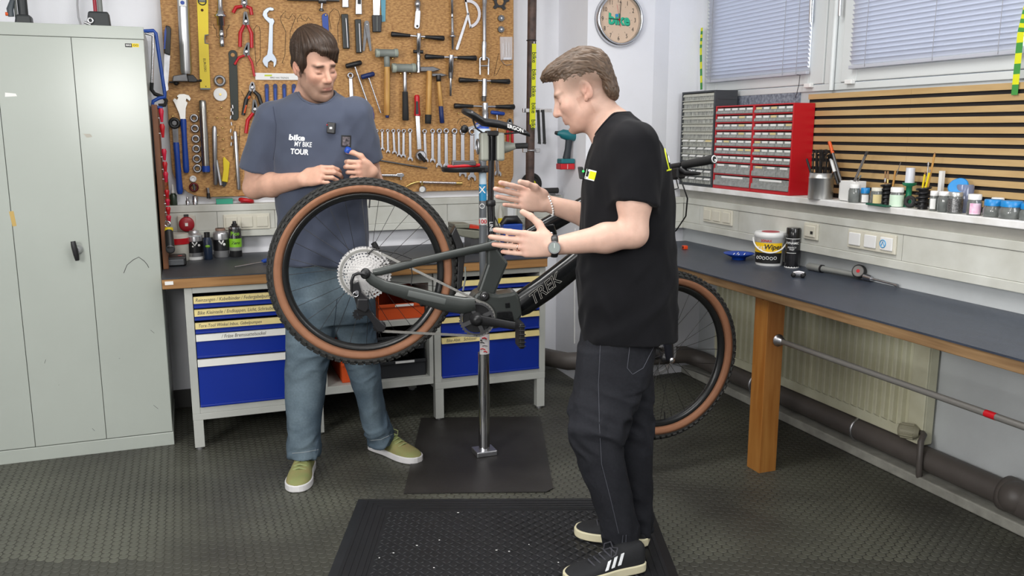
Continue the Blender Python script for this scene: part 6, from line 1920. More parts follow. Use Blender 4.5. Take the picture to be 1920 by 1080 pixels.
def shoe(parent, heel, toe, width, um, sm, height=0.09, sole=0.026, lace=None, stripes=None, label=None, toe_m=None):
    heel = np.array(heel, float); toe = np.array(toe, float)
    d = unit((toe - heel) * V3(1, 1, 0)); L_ = np.linalg.norm((toe - heel)[:2]); s = np.cross(UP, d)
    z0 = heel[2]
    st = [(0.0, 0.34, 0.86), (0.04, 0.62, 0.98), (0.15, 0.74, 1.0), (0.3, 0.74, 0.98), (0.42, 0.78, 0.86), (0.55, 0.9, 0.70), (0.68, 1.0, 0.56), (0.8, 0.98, 0.48), (0.9, 0.82, 0.42), (0.97, 0.52, 0.33), (1.0, 0.2, 0.26)]
    qs = np.array([a for a, b, c in st]); ws = np.array([b for a, b, c in st]); hs = np.array([c for a, b, c in st])
    qf = np.concatenate([np.linspace(0, 0.08, 7)[:-1], np.linspace(0.08, 0.85, 18)[:-1], 0.85 + 0.15 * np.sin(np.linspace(0, math.pi / 2, 9))])
    def cr(x, X, Y):
        i = int(np.clip(np.searchsorted(X, x) - 1, 0, len(X) - 2)); t = (x - X[i]) / (X[i + 1] - X[i])
        m0 = (Y[min(i + 1, len(Y) - 1)] - Y[max(i - 1, 0)]) / (X[min(i + 1, len(X) - 1)] - X[max(i - 1, 0)]); j = i + 1
        m1 = (Y[min(j + 1, len(Y) - 1)] - Y[max(j - 1, 0)]) / (X[min(j + 1, len(X) - 1)] - X[max(j - 1, 0)]); d_ = X[j] - X[i]
        return (2 * t ** 3 - 3 * t ** 2 + 1) * Y[i] + (t ** 3 - 2 * t ** 2 + t) * m0 * d_ + (-2 * t ** 3 + 3 * t ** 2) * Y[j] + (t ** 3 - t ** 2) * m1 * d_
    st = [(float(x), float(cr(x, qs, ws)), float(cr(x, qs, hs))) for x in qf]
    N = 12
    vs = []
    for (q, w, h) in st:
        c = heel + d * L_ * (0.008 + q * 0.984)
        for k in range(N + 1):
            a = math.pi * k / N
            cc = math.cos(a); ss = math.sin(a)
            lat = np.sign(cc) * abs(cc) ** 0.75 * w * width / 2 * 0.97
            vs.append(c + s * lat + UP * (sole * 0.75 + (height * h - sole * 0.75) * ss ** 0.85))
    fs = []
    for i in range(len(st) - 1):
        for k in range(N): fs.append((i * (N + 1) + k, i * (N + 1) + k + 1, (i + 1) * (N + 1) + k + 1, (i + 1) * (N + 1) + k))
    fs += [tuple(range(N + 1)), tuple(range(len(st) * (N + 1) - 1, (len(st) - 1) * (N + 1) - 1, -1))]
    up_ = MB().raw(vs, fs, True).build('shoe', um, parent, label=label)
    out = []
    for sg in (1, -1):
        seq = st if sg > 0 else st[::-1]
        for (q, w, h) in seq: out.append(heel + d * L_ * q + s * sg * (w * width / 2 + 0.003))
    MB().prism([p + UP * 0.0 for p in out], UP * sole).build('sole', sm, up_, bev=0.004)
    if lace is not None:
        for k in range(5):
            q = 0.40 + 0.065 * k
            h = np.interp(q, [a for a, b, c in st], [c for a, b, c in st]) * height
            w = np.interp(q, [a for a, b, c in st], [b for a, b, c in st]) * width * 0.26
            c = heel + d * L_ * q + UP * (h + 0.001)
            MB().tube([c + s * w - UP * 0.008, c + d * 0.012 + UP * 0.004, c - s * w - UP * 0.008], 0.0032, 6).build('lace', lace, up_)
        c = heel + d * L_ * 0.40 + UP * (0.86 * height + 0.006)
        for sg in (-1, 1):
            MB().tube([c, c + s * sg * 0.025 + UP * 0.008 - d * 0.005, c + s * sg * 0.042 - UP * 0.004 + d * 0.01, c + s * sg * 0.03 - UP * 0.02 + d * 0.02, c + d * 0.005], 0.0028, 6).build('lace_bow', lace, up_)
    if stripes is not None:
        for sg in (1, -1):
            for k in range(3):
                q0 = 0.34 + 0.085 * k
                pts = []
                for (dq, fz) in ((0.0, 0.30), (0.045, 0.30), (0.105 + 0.0, 0.80), (0.06, 0.80)):
                    q = q0 - dq * 0.9 + 0.06
                    w = np.interp(q, [a for a, b, c in st], [b for a, b, c in st]) * width / 2
                    h = np.interp(q, [a for a, b, c in st], [c for a, b, c in st]) * height
                    zz = sole * 0.9 + (h - sole) * fz
                    a = math.asin(min(1, max(0.0, (zz - sole * 0.75) / (h - sole * 0.75))) ** (1 / 0.85))
                    lat = math.cos(a) ** 0.75 * w * 0.97 + 0.0025
                    pts.append(heel + d * L_ * q + s * sg * lat + UP * zz)
                MB().prism(pts, -s * sg * 0.004).build('side_stripe', stripes, up_)
    return up_

# ---------------------------------------------------------------- person in the grey-blue shirt behind the rear wheel
DT = lin((170, 3.63), (200, 3.625), (240, 3.63), (330, 3.65), (420, 3.69), (500, 3.71), (560, 3.71))
pA = thing('person', 'person in slate-blue printed t-shirt and jeans standing behind the rear wheel', 'person', onf(625, 880, 3.7) * V3(1, 1, 0), 'people at the bike')
fA = unit(-_fh * math.cos(0.30) + _r * math.sin(0.30)); lA = np.cross(UP, fA)
vx = _r; vd = _fh           # silhouette axis and depth axis
OA = dep(590, 126, 3.47); MA = frame(-_fh * math.cos(math.radians(44)) + _r * math.sin(math.radians(44)), math.radians(17), 0.13)
scA = 0.985
lo = V3(*onf(600, 40, 3.6)); 
gx = [onf(430, 300, 3.6), onf(730, 300, 3.6), onf(600, 300, 3.3), onf(600, 300, 3.95)]
glo = np.min(gx, axis=0) - 0.12; ghi = np.max(gx, axis=0) + 0.12
S = SDF((glo[0], glo[1], 0.80), (ghi[0], ghi[1], 1.97), 0.0035)
add_head(S, OA, MA, scA, 0.86)
nk = OA + MA @ V3(0, -0.04, -0.15) * scA
# torso core and arms
ch = onf(590, 260, 3.66); wa = onf(605, 470, 3.72)
S.cap(nk, ch, 0.065, 0.09, 0.03); S.cap(ch, wa, 0.09, 0.09, 0.03)
shR = onf(507, 222, 3.62); elR = onf(477, 352, 3.66); wrR = onf(566, 337, 3.50)
shL = onf(668, 216, 3.62); elL = onf(700, 350, 3.70); wrL = onf(696, 322, 3.56)
S.cap(ch, shR, 0.06, 0.055, 0.03); S.cap(ch, shL, 0.06, 0.055, 0.03)
S.cap(shR, shR * 0.3 + elR * 0.7, 0.056, 0.054, 0.02); S.cap(shR * 0.3 + elR * 0.7, elR, 0.054, 0.046, 0.02)
S.cap(elR, elR * 0.62 + wrR * 0.38, 0.045, 0.049, 0.02); S.cap(elR * 0.62 + wrR * 0.38, wrR, 0.048, 0.030, 0.02)
S.cap(shL, elL, 0.052, 0.045, 0.02); S.cap(elL, wrL, 0.044, 0.029, 0.02)
# his right hand: back of the hand up, fingers curled down around a small part
dR = unit(onf(640, 318, 3.44) - wrR)
tR = unit(-_fh * 0.72 + UP * 0.35 + _r * 0.1) * -1
knR, tipR, thR = add_hand(S, wrR + dR * 0.006, dR, unit(UP * 0.72 + _fh * 0.35), ((0.55, 0.75, 0.45), (0.6, 0.8, 0.45), (0.65, 0.85, 0.45), (0.75, 0.85, 0.45)), ((0.75, 0.45, 0.5), (0.85, 0.1, 0.5), (0.8, -0.1, 0.5)), 1.02, palm_n=unit(_fh * 0.8 - UP * 0.45))
# his left hand: half closed, thumb up
dL = unit(onf(672, 296, 3.46) - wrL)
knL, tipL, thL = add_hand(S, wrL, unit(-_fh * 0.75 + UP * 0.1 - _r * 0.35), UP * 1.0, ((1.0, 1.2, 0.6), (1.1, 1.25, 0.6), (1.15, 1.25, 0.6), (1.2, 1.2, 0.6)), ((0.55, 0.75, 0.35), (0.35, 0.35, 0.85), (0.1, 0.1, 1.0)), 1.0, palm_n=unit(-_r * 0.8 + _fh * 0.3))
v, q = S.mesh(1); q = orient(v, q)
baseA = srgb(202, 158, 136)
armc = srgb(208, 158, 130)
cols = head_colors(v, OA, MA, baseA, srgb(122, 98, 82), srgb(178, 116, 106), scA, 0.72, srgb(60, 42, 32))
for (kk, tt) in ((knR, tipR), (knL, tipL)):
    for p in list(kk) + list(tt):
        w = np.exp(-(((v - p) ** 2).sum(1)) / 0.010 ** 2)
        cols = cols * (1 - 0.5 * w[:, None]) + np.array(srgb(204, 128, 112)) * 0.5 * w[:, None]
bodyA = sdf_obj('body', v, q, SKIN, pA, cols)
MB().torus((knL[2] + tipL[2]) / 2 * 0 + knL[2] + unit(tipL[2] - knL[2]) * 0.012, unit(tipL[2] - knL[2]), 0.0098, 0.0022, 18, 6).build('wedding_ring', BRASS, pA)
# blue bottle cap held between thumb and finger
bc = thL + unit(UP) * 0.004
tag(MB().lathe(bc + V3(0, 0, -0.004) - _fh * 0.004, unit(UP * 0.8 + _r * 0.4 - _fh * 0.3), [(0, 0.013), (0.016, 0.013), (0.019, 0.010)], 18).build('bottle_cap', BLUEP), 'small blue cap pinched in the hand above the wheel', 'cap')

# hair
S = SDF(OA - 0.16, OA + 0.19, 0.0021)
P = lambda x, y, z: OA + MA @ (V3(x, y, z) * scA)
E = lambda c, r, k=0.01, op='+': S.ell(P(*c), V3(*r) * scA, MA, k * scA, op)
E((0, -0.014, 0.068), (0.086, 0.106, 0.100), 0)
E((0.0, 0.040, 0.100), (0.066, 0.056, 0.046), 0.03)
for s in (-1, 1):
    E((0.064 * s, 0.004, 0.034), (0.021, 0.036, 0.040), 0.015)
    S.cap(P(0.072 * s, 0.014, 0.02), P(0.0695 * s, 0.018, -0.014), 0.009 * scA, 0.003 * scA, 0.010)
E((0, -0.078, 0.0), (0.062, 0.034, 0.052), 0.02)
E((0, 0.112, 0.012), (0.072, 0.056, 0.062), 0.010, '-')           # clear the face
for s in (-1, 1): E((0.092 * s, -0.010, -0.010), (0.030, 0.027, 0.036), 0.006, '-')
E((-0.052, 0.088, 0.050), (0.036, 0.044, 0.040), 0.008, '-')
E((0, -0.02, -0.10), (0.12, 0.16, 0.066), 0.01, '-')
# fringe swept from the parting towards his left
for k in range(12):
    f = k / 11.0
    x0 = -0.040 + 0.080 * f
    x1 = x0 + 0.022
    S.cap(P(x0, 0.074 - 0.2 * abs(x0), 0.108), P((x0 + x1) / 2 + 0.006, 0.099 - 0.45 * abs(x1), 0.090 - 0.012 * f), 0.012 * scA, 0.010 * scA, 0.008)
    S.cap(P((x0 + x1) / 2 + 0.006, 0.099 - 0.45 * abs(x1), 0.092 - 0.010 * f), P(x1, 0.103 - 0.60 * abs(x1), 0.084 - 0.044 * f - 0.004 * (k % 3)), 0.010 * scA, 0.004 * scA, 0.006)
v, q = S.mesh(1); q = orient(v, q); N = vnormals(v, q)
L = (v - OA) @ MA / scA
ang = np.arctan2(L[:, 0] + 0.035, L[:, 1] + 0.05)
sv = np.array([mnoise.noise((a * 12 + 0.4 * l[2] * 40, l[2] * 8, 3.0)) + 0.8 * mnoise.noise((a * 34, l[2] * 10, 7.0)) + 0.8 * mnoise.noise((a * 75, l[2] * 16, 9.0)) for a, l in zip(ang, L)])
v = v + N * (0.0030 * sv)[:, None]
hc = np.array(srgb(56, 43, 34)); cols = hc[None, :] * np.clip(1.0 + 0.45 * sv[:, None], 0.35, 2)
HAIR = mat('hair', (0.05, 0.035, 0.025), 0.45, attr=True, spec=0.3)
sdf_obj('hair', v, q, HAIR, pA, np.clip(cols, 0, 1), 'short dark brown hair with a side-swept fringe')

# t-shirt
S = SDF((glo[0], glo[1], 0.80), (ghi[0], ghi[1], 1.75), 0.0045)
rows = rows_px([(171, 560, 622, 0.050), (178, 545, 636, 0.066), (188, 520, 652, 0.085), (200, 504, 664, 0.10), (220, 506, 668, 0.112), (250, 512, 671, 0.12), (300, 514, 678, 0.125), (350, 517, 685, 0.125), (400, 521, 688, 0.125), (450, 524, 690, 0.13), (491, 524, 692, 0.135)], DT, 0.12)
slR = shR * 0.26 + elR * 0.74; slL = shL * 0.36 + elL * 0.64
S.cap(shR + _r * 0.008 + UP * 0.0, slR, 0.070, 0.080, 0.018)
S.cap(shL - _r * 0.004 + UP * 0.004, slL, 0.070, 0.070, 0.018)
S.cut(slR, unit(elR - shR) - UP * 0.25, 0.115); S.cut(slL, unit(elL - shL), 0.095)
S.loft(rows, vx, vd, 0.02, 2.3)
# neck opening
S.ell(onf(594, 165, 3.56), V3(0.080, 0.105, 0.068), np.stack([_r, _fh, UP], 1), 0.006, '-')
v, q = S.mesh(2); q = orient(v, q); N = vnormals(v, q)
vz = v[:, 2]; xr_ = (v - onf(600, 330, 3.6)) @ _r
n2 = vnoise(v * V3(1, 1, 0.6), 9.0, 4.1)
rg = ridged(v, _r * 0.75 - UP * 0.65, 3.0, 9.0, 2.0); rg2 = ridged(v, _r * 0.5 + UP * 0.85, 3.5, 11.0, 8.0)
lowb = np.clip((1.34 - vz) / 0.3, 0.3, 1)
v = v + N * (0.009 * (rg - 0.4) * lowb + 0.0045 * (rg2 - 0.4) + 0.003 * n2)[:, None]
TEE = mat('slate_blue_jersey', srgb(73, 79, 95), 0.9, var=0.08, scale=14, bump=0.08, bscale=900, sheen=0.15, spec=0.2)
teeA = sdf_obj('t_shirt', v, q, TEE, pA, None, 'slate-blue t-shirt with white lettering')
bvh = BVHTree.FromPolygons([Vector(p) for p in v], q.tolist())
# dark shoulder panel on the viewer-left shoulder, collar rib
col_pts = rim_ring(v, onf(594, 165, 3.56), np.stack([_r, _fh, UP], 1), (0.080, 0.105, 0.068), UP)
MB().tube(list(col_pts), 0.0055, 8, closed=True).build('collar', TEE, teeA)


def front_text(s, x, y, D, size, m, name='lettering', bold=0.02, shear=0.1, tilt=-0.06, xs=1.0):
    vs, fs = text_mesh(s, bold, shear)
    o = onf(x, y, D)
    xd = unit(_r + UP * tilt); yd = unit(UP - xd * (UP @ xd))
    out = []
    for p in vs:
        w = o + xd * p[0] * size * xs + yd * p[1] * size; d_ = unit(w - CAM)
        h = bvh.ray_cast(Vector(CAM + d_ * 2.5), Vector(d_))
        out.append(np.array(h[0]) - d_ * 0.0016 if h[0] is not None else w)
    return MB().raw(out, fs).build(name, m, teeA)


PRINTW = mat('white_print', srgb(236, 238, 240), 0.6)
front_text('bike', 556, 258.5, 3.55, 0.031, PRINTW, bold=0.04, xs=1.25)
front_text('MY BIKE', 568, 271, 3.55, 0.028, PRINTW, bold=0.012, xs=0.70)
front_text('TOUR', 561, 285, 3.55, 0.030, PRINTW, bold=0.035, xs=0.88)
# square chest patch and clipped microphone
def patch(parent, bvh_, x, y, D, w, h, rot, m, name, off=0.002, th=0.0, dirv=None):
    o = onf(x, y, 3.54); xd = unit(_r * math.cos(rot) + UP * math.sin(rot)); yd = unit(UP * math.cos(rot) - _r * math.sin(rot))
    n = 6; vs = []; fs = []
    for j in range(n + 1):
        for i in range(n + 1): vs.append(o + xd * w * (i / n - 0.5) + yd * h * (j / n - 0.5))
    for j in range(n):
        for i in range(n):
            a = j * (n + 1) + i; fs.append((a, a + 1, a + n + 2, a + n + 1))
    out = []
    for w_p in vs:
        d_ = unit(w_p - CAM); h_ = bvh_.ray_cast(Vector(CAM + d_ * 2.5), Vector(d_))
        out.append(np.array(h_[0]) - d_ * off if h_[0] is not None else w_p)
    return MB().raw(out, fs).build(name, m, parent)


patch(teeA, bvh, 649, 264.5, 3.6, 0.040, 0.046, -0.05, INK, 'patch')
patch(teeA, bvh, 649, 265, 3.6, 0.030, 0.036, -0.05, mat('grey_patch_print', srgb(120, 110, 114), 0.7, scale=90, col2=srgb(30, 30, 32), var=0.5), 'patch_print', 0.003)
mp = bvh.ray_cast(Vector(onf(622, 240, 3.0)), Vector(unit(ray(622, 240)))); mp = np.array(mp[0])
mic = MB().obox(mp - _fh * 0.008, unit(_r - UP * 0.12) * 0.017, unit(UP + _r * 0.12) * 0.022, _fh * 0.008).build('clip_microphone', BLACKP, pA, bev=0.004)
MB().obox(mp - _fh * 0.0166, unit(_r) * 0.005, unit(UP) * 0.004, _fh * 0.0006).build('mic_logo', PAPER, mic)
MB().ball(mp - _fh * 0.014 - _r * 0.015 + UP * 0.012, 0.003, 8).build('mic_led', REDP, mic)

# jeans
DHr = lin((480, 3.70), (600, 3.69), (700, 3.66), (860, 3.60)); DHl = lin((480, 3.74), (600, 3.75), (700, 3.78), (840, 3.83))
jl = np.min([onf(520, 860, 3.55), onf(760, 700, 3.55), onf(520, 500, 3.95), onf(760, 500, 3.95)], axis=0) - 0.1
jh = np.max([onf(520, 860, 3.55), onf(760, 700, 3.55), onf(520, 500, 3.95), onf(760, 500, 3.95)], axis=0) + 0.1
S = SDF((jl[0], jl[1], 0.03), (jh[0], jh[1], 1.02), 0.0045)
S.loft(rows_px([(470, 527, 690), (500, 528, 692), (540, 533, 696), (580, 537, 699, 0.125), (600, 539, 699, 0.11)], lambda y: 3.72, 0.125), vx, vd, 0.0, 2.3)
rr = rows_px([(560, 538, 634, 0.10), (600, 539, 630, 0.098), (650, 538, 622, 0.092), (700, 537, 612, 0.084), (740, 537, 608, 0.08), (790, 541, 602, 0.074), (815, 543, 599, 0.072), (835, 541, 600, 0.075), (854, 543, 598, 0.078)], DHr, 0.09)
S.loft(rr, vx, vd, 0.03, 2.1)
rl = rows_px([(560, 612, 699, 0.10), (600, 622, 700, 0.098), (650, 640, 706, 0.092), (700, 654, 713, 0.086), (740, 668, 718, 0.08), (780, 678, 726, 0.076), (805, 684, 734, 0.078), (818, 689, 737, 0.08), (831, 693, 738, 0.08)], DHl, 0.09)
S.loft(rl, vx, vd, 0.03, 2.1)
v, q = S.mesh(2); q = orient(v, q); N = vnormals(v, q)
zz = v[:, 2]
n1 = vnoise(v, 6.0, 2.2); n2 = vnoise(v, 17.0, 5.0)
hem = np.clip((0.30 - zz) / 0.22, 0, 1); knee = np.exp(-((zz - 0.52) / 0.12) ** 2)
rid = ridged(v, _r * 0.95 + UP * 0.3, 5.0, 17.0, 3.0); rid2 = ridged(v, UP, 2.5, 12.0, 6.0)
v = v + N * (0.013 * hem * (rid - 0.4) + 0.008 * knee * (rid - 0.4) + 0.004 * (rid2 - 0.4) + 0.004 * n1 + 0.002 * n2)[:, None]
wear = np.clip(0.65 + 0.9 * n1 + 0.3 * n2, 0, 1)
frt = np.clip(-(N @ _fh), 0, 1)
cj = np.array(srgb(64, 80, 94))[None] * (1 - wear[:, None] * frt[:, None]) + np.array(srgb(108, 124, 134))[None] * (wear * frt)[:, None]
cj = cj * (1 - 0.12 * np.clip(rid, 0, 1) * hem)[:, None]
DENIM = mat('blue_denim', (0.1, 0.16, 0.24), 0.85, attr=True, var=0.16, scale=120, bump=0.3, bscale=500, spec=0.2)
jA = sdf_obj('jeans', v, q, DENIM, pA, cj, 'washed blue jeans')
bj = BVHTree.FromPolygons([Vector(p) for p in v], q.tolist())
STITCH = mat('pale_stitching', srgb(150, 156, 160), 0.8)
def seam(parent, bv, pts, D, m, r=0.0014, name='seam'):
    pp = []
    P2 = []
    for a, b in zip(pts, pts[1:]):
        for k in range(6): P2.append((a[0] + (b[0] - a[0]) * k / 6, a[1] + (b[1] - a[1]) * k / 6))
    P2.append(pts[-1])
    for x, y in P2:
        h = bv.ray_cast(Vector(onf(x, y, D)), Vector(unit(ray(x, y))))
        if h[0] is not None: pp.append(np.array(h[0]) - _fh * 0.0006)
    if len(pp) > 2: MB().tube(pp, r, 5).build(name, m, parent)


seam(jA, bj, [(546, 497), (570, 502), (590, 500), (594, 493)], 3.3, STITCH)
seam(jA, bj, [(632, 560), (628, 600), (618, 660), (606, 740), (598, 820), (592, 850)], 3.3, mat('dark_seam', srgb(44, 58, 72), 0.9))
seam(jA, bj, [(548, 850), (570, 848), (597, 843)], 3.3, STITCH)
seam(jA, bj, [(692, 826), (714, 824), (736, 814)], 3.3, STITCH)
seam(teeA, bvh, [(486, 197), (505, 188), (528, 178), (548, 170)], 2.8, BLACKP, 0.0045, 'shoulder_piping')
seam(teeA, bvh, [(512, 200), (518, 235), (516, 275), (512, 300)], 2.8, mat('dark_tee_seam', srgb(52, 56, 74), 0.9), 0.0012)
# shoes
OLIVE = mat('olive_suede', srgb(128, 138, 84), 0.8, scale=16, col2=srgb(146, 134, 88), var=0.2, bump=0.2, bscale=300)
SOLEW = mat('white_rubber_sole', srgb(222, 220, 220), 0.5, var=0.1, scale=14)
LACEO = mat('olive_lace', srgb(150, 160, 108), 0.8)
h_ = onz(572, 858, 0.003); t_ = onz(555, 926, 0.003)
shoe(pA, onz(577, 872, 0.003), onz(555, 924, 0.003), 0.110, OLIVE, SOLEW, 0.118, 0.030, LACEO, label='olive green skate shoe pointing at the camera')
hh = onz(697, 838, 0.003); tt = onz(787, 868, 0.003)
shoe(pA, hh, tt, 0.107, OLIVE, SOLEW, 0.115, 0.030, LACEO, label='olive green skate shoe pointing right')

# ---------------------------------------------------------------- person in the black shirt in front of the bike
DB = 2.90
pB = thing('person', 'person in black t-shirt and dark jeans gesturing over the bike', 'person', onf(1160, 1020, 2.88) * V3(1, 1, 0) + V3(0, 0, 0.015), 'people at the bike')
aB = math.radians(14)
fB = unit(-_r * math.cos(aB) + _fh * math.sin(aB)); lB = np.cross(UP, fB)
OB = dep(1095, 173, 2.85); MBm = frame(-_r * math.cos(math.radians(6)) + _fh * math.sin(math.radians(6)), math.radians(25))
scB = 0.98
g = [onf(900, 300, 2.5), onf(1300, 300, 2.5), onf(900, 300, 3.3), onf(1300, 300, 3.3)]
glo = np.min(g, axis=0); ghi = np.max(g, axis=0)
bl_ = np.minimum(np.minimum(dep(905, 400, 2.7), dep(1280, 300, 3.1)), np.minimum(dep(905, 400, 3.15), dep(1280, 400, 2.65))) - 0.06
bh_ = np.maximum(np.maximum(dep(905, 400, 2.7), dep(1280, 300, 3.1)), np.maximum(dep(905, 400, 3.15), dep(1280, 400, 2.65))) + 0.06
S = SDF((bl_[0], bl_[1], 0.85), (bh_[0], bh_[1], 1.82), 0.0036)
add_head(S, OB, MBm, scB, 0.98, 1.02, 0.008)
nk = OB + MBm @ V3(0, -0.045, -0.16) * scB
ch = onf(1170, 300, DB); wa = onf(1165, 560, DB)
S.cap(nk, ch, 0.060, 0.085, 0.03); S.cap(nk, onf(1150, 250, DB), 0.060, 0.07, 0.03); S.cap(ch, wa, 0.08, 0.08, 0.03)
shL = onf(1192, 272, 2.76); elL = onf(1188, 438, 2.70); wrL = onf(1036, 462, 2.68)
shR = onf(1165, 280, 3.06); elR = onf(1150, 420, 3.10); wrR = onf(1024, 381, 3.04)
S.cap(ch, shL, 0.06, 0.052, 0.03); S.cap(ch, shR, 0.06, 0.052, 0.03)
m1 = shL * 0.35 + elL * 0.65
S.cap(shL, m1, 0.054, 0.053, 0.02); S.cap(m1, elL, 0.053, 0.044, 0.02)
m2 = elL * 0.66 + wrL * 0.34
S.cap(elL, m2, 0.043, 0.046, 0.02); S.cap(m2, wrL, 0.045, 0.028, 0.02)
S.cap(shR, elR, 0.054, 0.044, 0.02); m3 = elR * 0.66 + wrR * 0.34
S.cap(elR, m3, 0.044, 0.046, 0.02); S.cap(m3, wrR, 0.045, 0.029, 0.02)
dL = unit(onf(915, 452, 2.70) - wrL)
knL, tipL, thL = add_hand(S, wrL, dL, UP, ((0.14, 0.10, 0.06, 0.02), (0.14, 0.10, 0.06, 0.0), (0.15, 0.10, 0.06, -0.01), (0.18, 0.12, 0.06, -0.03)), ((0.55, 0.80, 0.25), (0.80, 0.62, 0.05), (0.9, 0.4, 0.0)), 1.06, palm_n=_fh)
dR = unit(onf(918, 358, 2.98) - wrR)
knR, tipR, thR = add_hand(S, wrR, dR, UP, ((0.14, 0.10, 0.06, 0.03), (0.14, 0.10, 0.06, 0.0), (0.15, 0.12, 0.06, -0.02), (0.2, 0.14, 0.06, -0.06)), ((0.85, 0.40, 0.40), (0.95, 0.15, 0.30), (0.98, 0.05, 0.2)), 1.06, palm_n=-_fh)
v, q = S.mesh(1); q = orient(v, q)
baseB = srgb(208, 171, 153)
def fadeB(x, y, z):
    side = 1 / (1 + np.exp(-(np.abs(x) - 0.055) / 0.006))
    up_ = 1 / (1 + np.exp(-(z - 0.015) / 0.010)) * (1 / (1 + np.exp((y - 0.055) / 0.010)))
    back = 1 / (1 + np.exp((y + 0.05) / 0.01)) * (1 / (1 + np.exp(-(z + 0.06) / 0.012)))
    return np.clip(0.95 * side * up_ + 0.9 * back, 0, 0.85)
cols = head_colors(v, OB, MBm, baseB, srgb(176, 128, 108), srgb(186, 118, 106), scB, 0.45, srgb(120, 92, 72), (srgb(124, 100, 84), fadeB))
for (kk, tt) in ((knL, tipL), (knR, tipR)):
    for p in list(kk) + list(tt):
        w = np.exp(-(((v - p) ** 2).sum(1)) / 0.011 ** 2)
        cols = cols * (1 - 0.45 * w[:, None]) + np.array(srgb(222, 146, 130)) * 0.45 * w[:, None]
bodyB = sdf_obj('body', v, q, SKIN, pB, cols)
rp = knL[2] + unit(tipL[2] - knL[2]) * 0.018
MB().torus(rp, unit(tipL[2] - knL[2]), 0.0104, 0.0024, 18, 6).build('wedding_ring', mat('rose_gold', (0.8, 0.55, 0.45), 0.25, 1.0), pB)
# watch on the near wrist, bead bracelet on the far wrist
wd = unit(wrL - elL); wc = wrL - wd * 0.004
strap = []
for k in range(20):
    a = 2 * math.pi * k / 20
    strap.append(wc + UP * 0.0335 * math.cos(a) + np.cross(wd, UP) * 0.031 * math.sin(a))
band = MB().tube(strap, [(0.011, 0.003)] * 20, 8, closed=True, flat=wd).build('watch', BLACKP, pB, label='wristwatch with steel case and black strap')
fdir = unit(-_fh)
MB().lathe(wc + fdir * 0.028, fdir, [(0, 0.020), (0.006, 0.021), (0.010, 0.019)], 28).build('watch_case', CHROME, band)
MB().lathe(wc + fdir * 0.0385, fdir, [(0, 0.0165), (0.0005, 0.016)], 24).build('watch_dial', mat('grey_watch_dial', srgb(140, 148, 144), 0.3), band)
MB().beam(wc + fdir * 0.0393, wc + fdir * 0.0393 + UP * 0.014, 0.0016, 0.0006, fdir).build('watch_hand', PAPER, band)
wdr = unit(wrR - elR); wc2 = wrR - wdr * 0.012; bm_ = None
for k in range(26):
    a = 2 * math.pi * k / 26
    p = wc2 + UP * 0.034 * math.cos(a) + np.cross(wdr, UP) * 0.034 * math.sin(a) - wdr * (-0.012 * math.cos(a))
    if bm_ is None: bm_ = MB().ball(p, 0.0038, 8).build('bracelet_bead', WHITEP, pB)
    else: MB().ball(p, 0.0038, 8).build('bracelet_bead', WHITEP, bm_)
# hair: short sides, longer top
S = SDF(OB - 0.16, OB + 0.18, 0.0021)
P = lambda x, y, z: OB + MBm @ (V3(x, y, z) * scB)
E = lambda c, r, k=0.01, op='+': S.ell(P(*c), V3(*r) * scB, MBm, k * scB, op)
E((0, -0.018, 0.066), (0.0775, 0.0995, 0.080), 0)
E((0, 0.046, 0.106), (0.058, 0.054, 0.028), 0.025)
E((0, 0.084, 0.100), (0.048, 0.026, 0.018), 0.02)
E((0, -0.088, 0.03), (0.062, 0.030, 0.066), 0.02)
E((0, -0.084, -0.030), (0.054, 0.026, 0.040), 0.02)
E((0, 0.105, 0.014), (0.066, 0.065, 0.070), 0.008, '-')
for s in (-1, 1):
    E((0.100 * s, 0.060, 0.004), (0.036, 0.056, 0.054), 0.006, '-')
    E((0.092 * s, -0.008, -0.008), (0.026, 0.026, 0.040), 0.006, '-')
for k in range(16):
    x0 = -0.045 + 0.09 * ((k * 5) % 16) / 15
    S.cap(P(x0, 0.055 + 0.01 * (k % 2), 0.116), P(x0 * 1.1, 0.098 + 0.007 * (k % 3), 0.088 + 0.006 * (k % 4)), 0.009 * scB, 0.0035 * scB, 0.006)
v, q = S.mesh(1); q = orient(v, q); N = vnormals(v, q)
L = (v - OB) @ MBm / scB
rad_ = np.sqrt((L[:, 1] - 0.03) ** 2 + (L[:, 2] + 0.03) ** 2); th_ = np.arctan2(L[:, 2] + 0.03, L[:, 1] - 0.03)
sv = np.array([mnoise.noise((r_ * 130, l[0] * 120, t_ * 5)) + 0.9 * mnoise.noise((r_ * 280, l[0] * 250, t_ * 8 + 5)) for r_, t_, l in zip(rad_, th_, L)])
v = v + N * (0.0026 * sv)[:, None]
hc = np.array(srgb(84, 68, 55)); cols = hc[None, :] * (1.0 + 0.4 * sv[:, None])
sdf_obj('hair', v, q, HAIR, pB, np.clip(cols, 0, 1), 'short greying brown hair, longer on top')

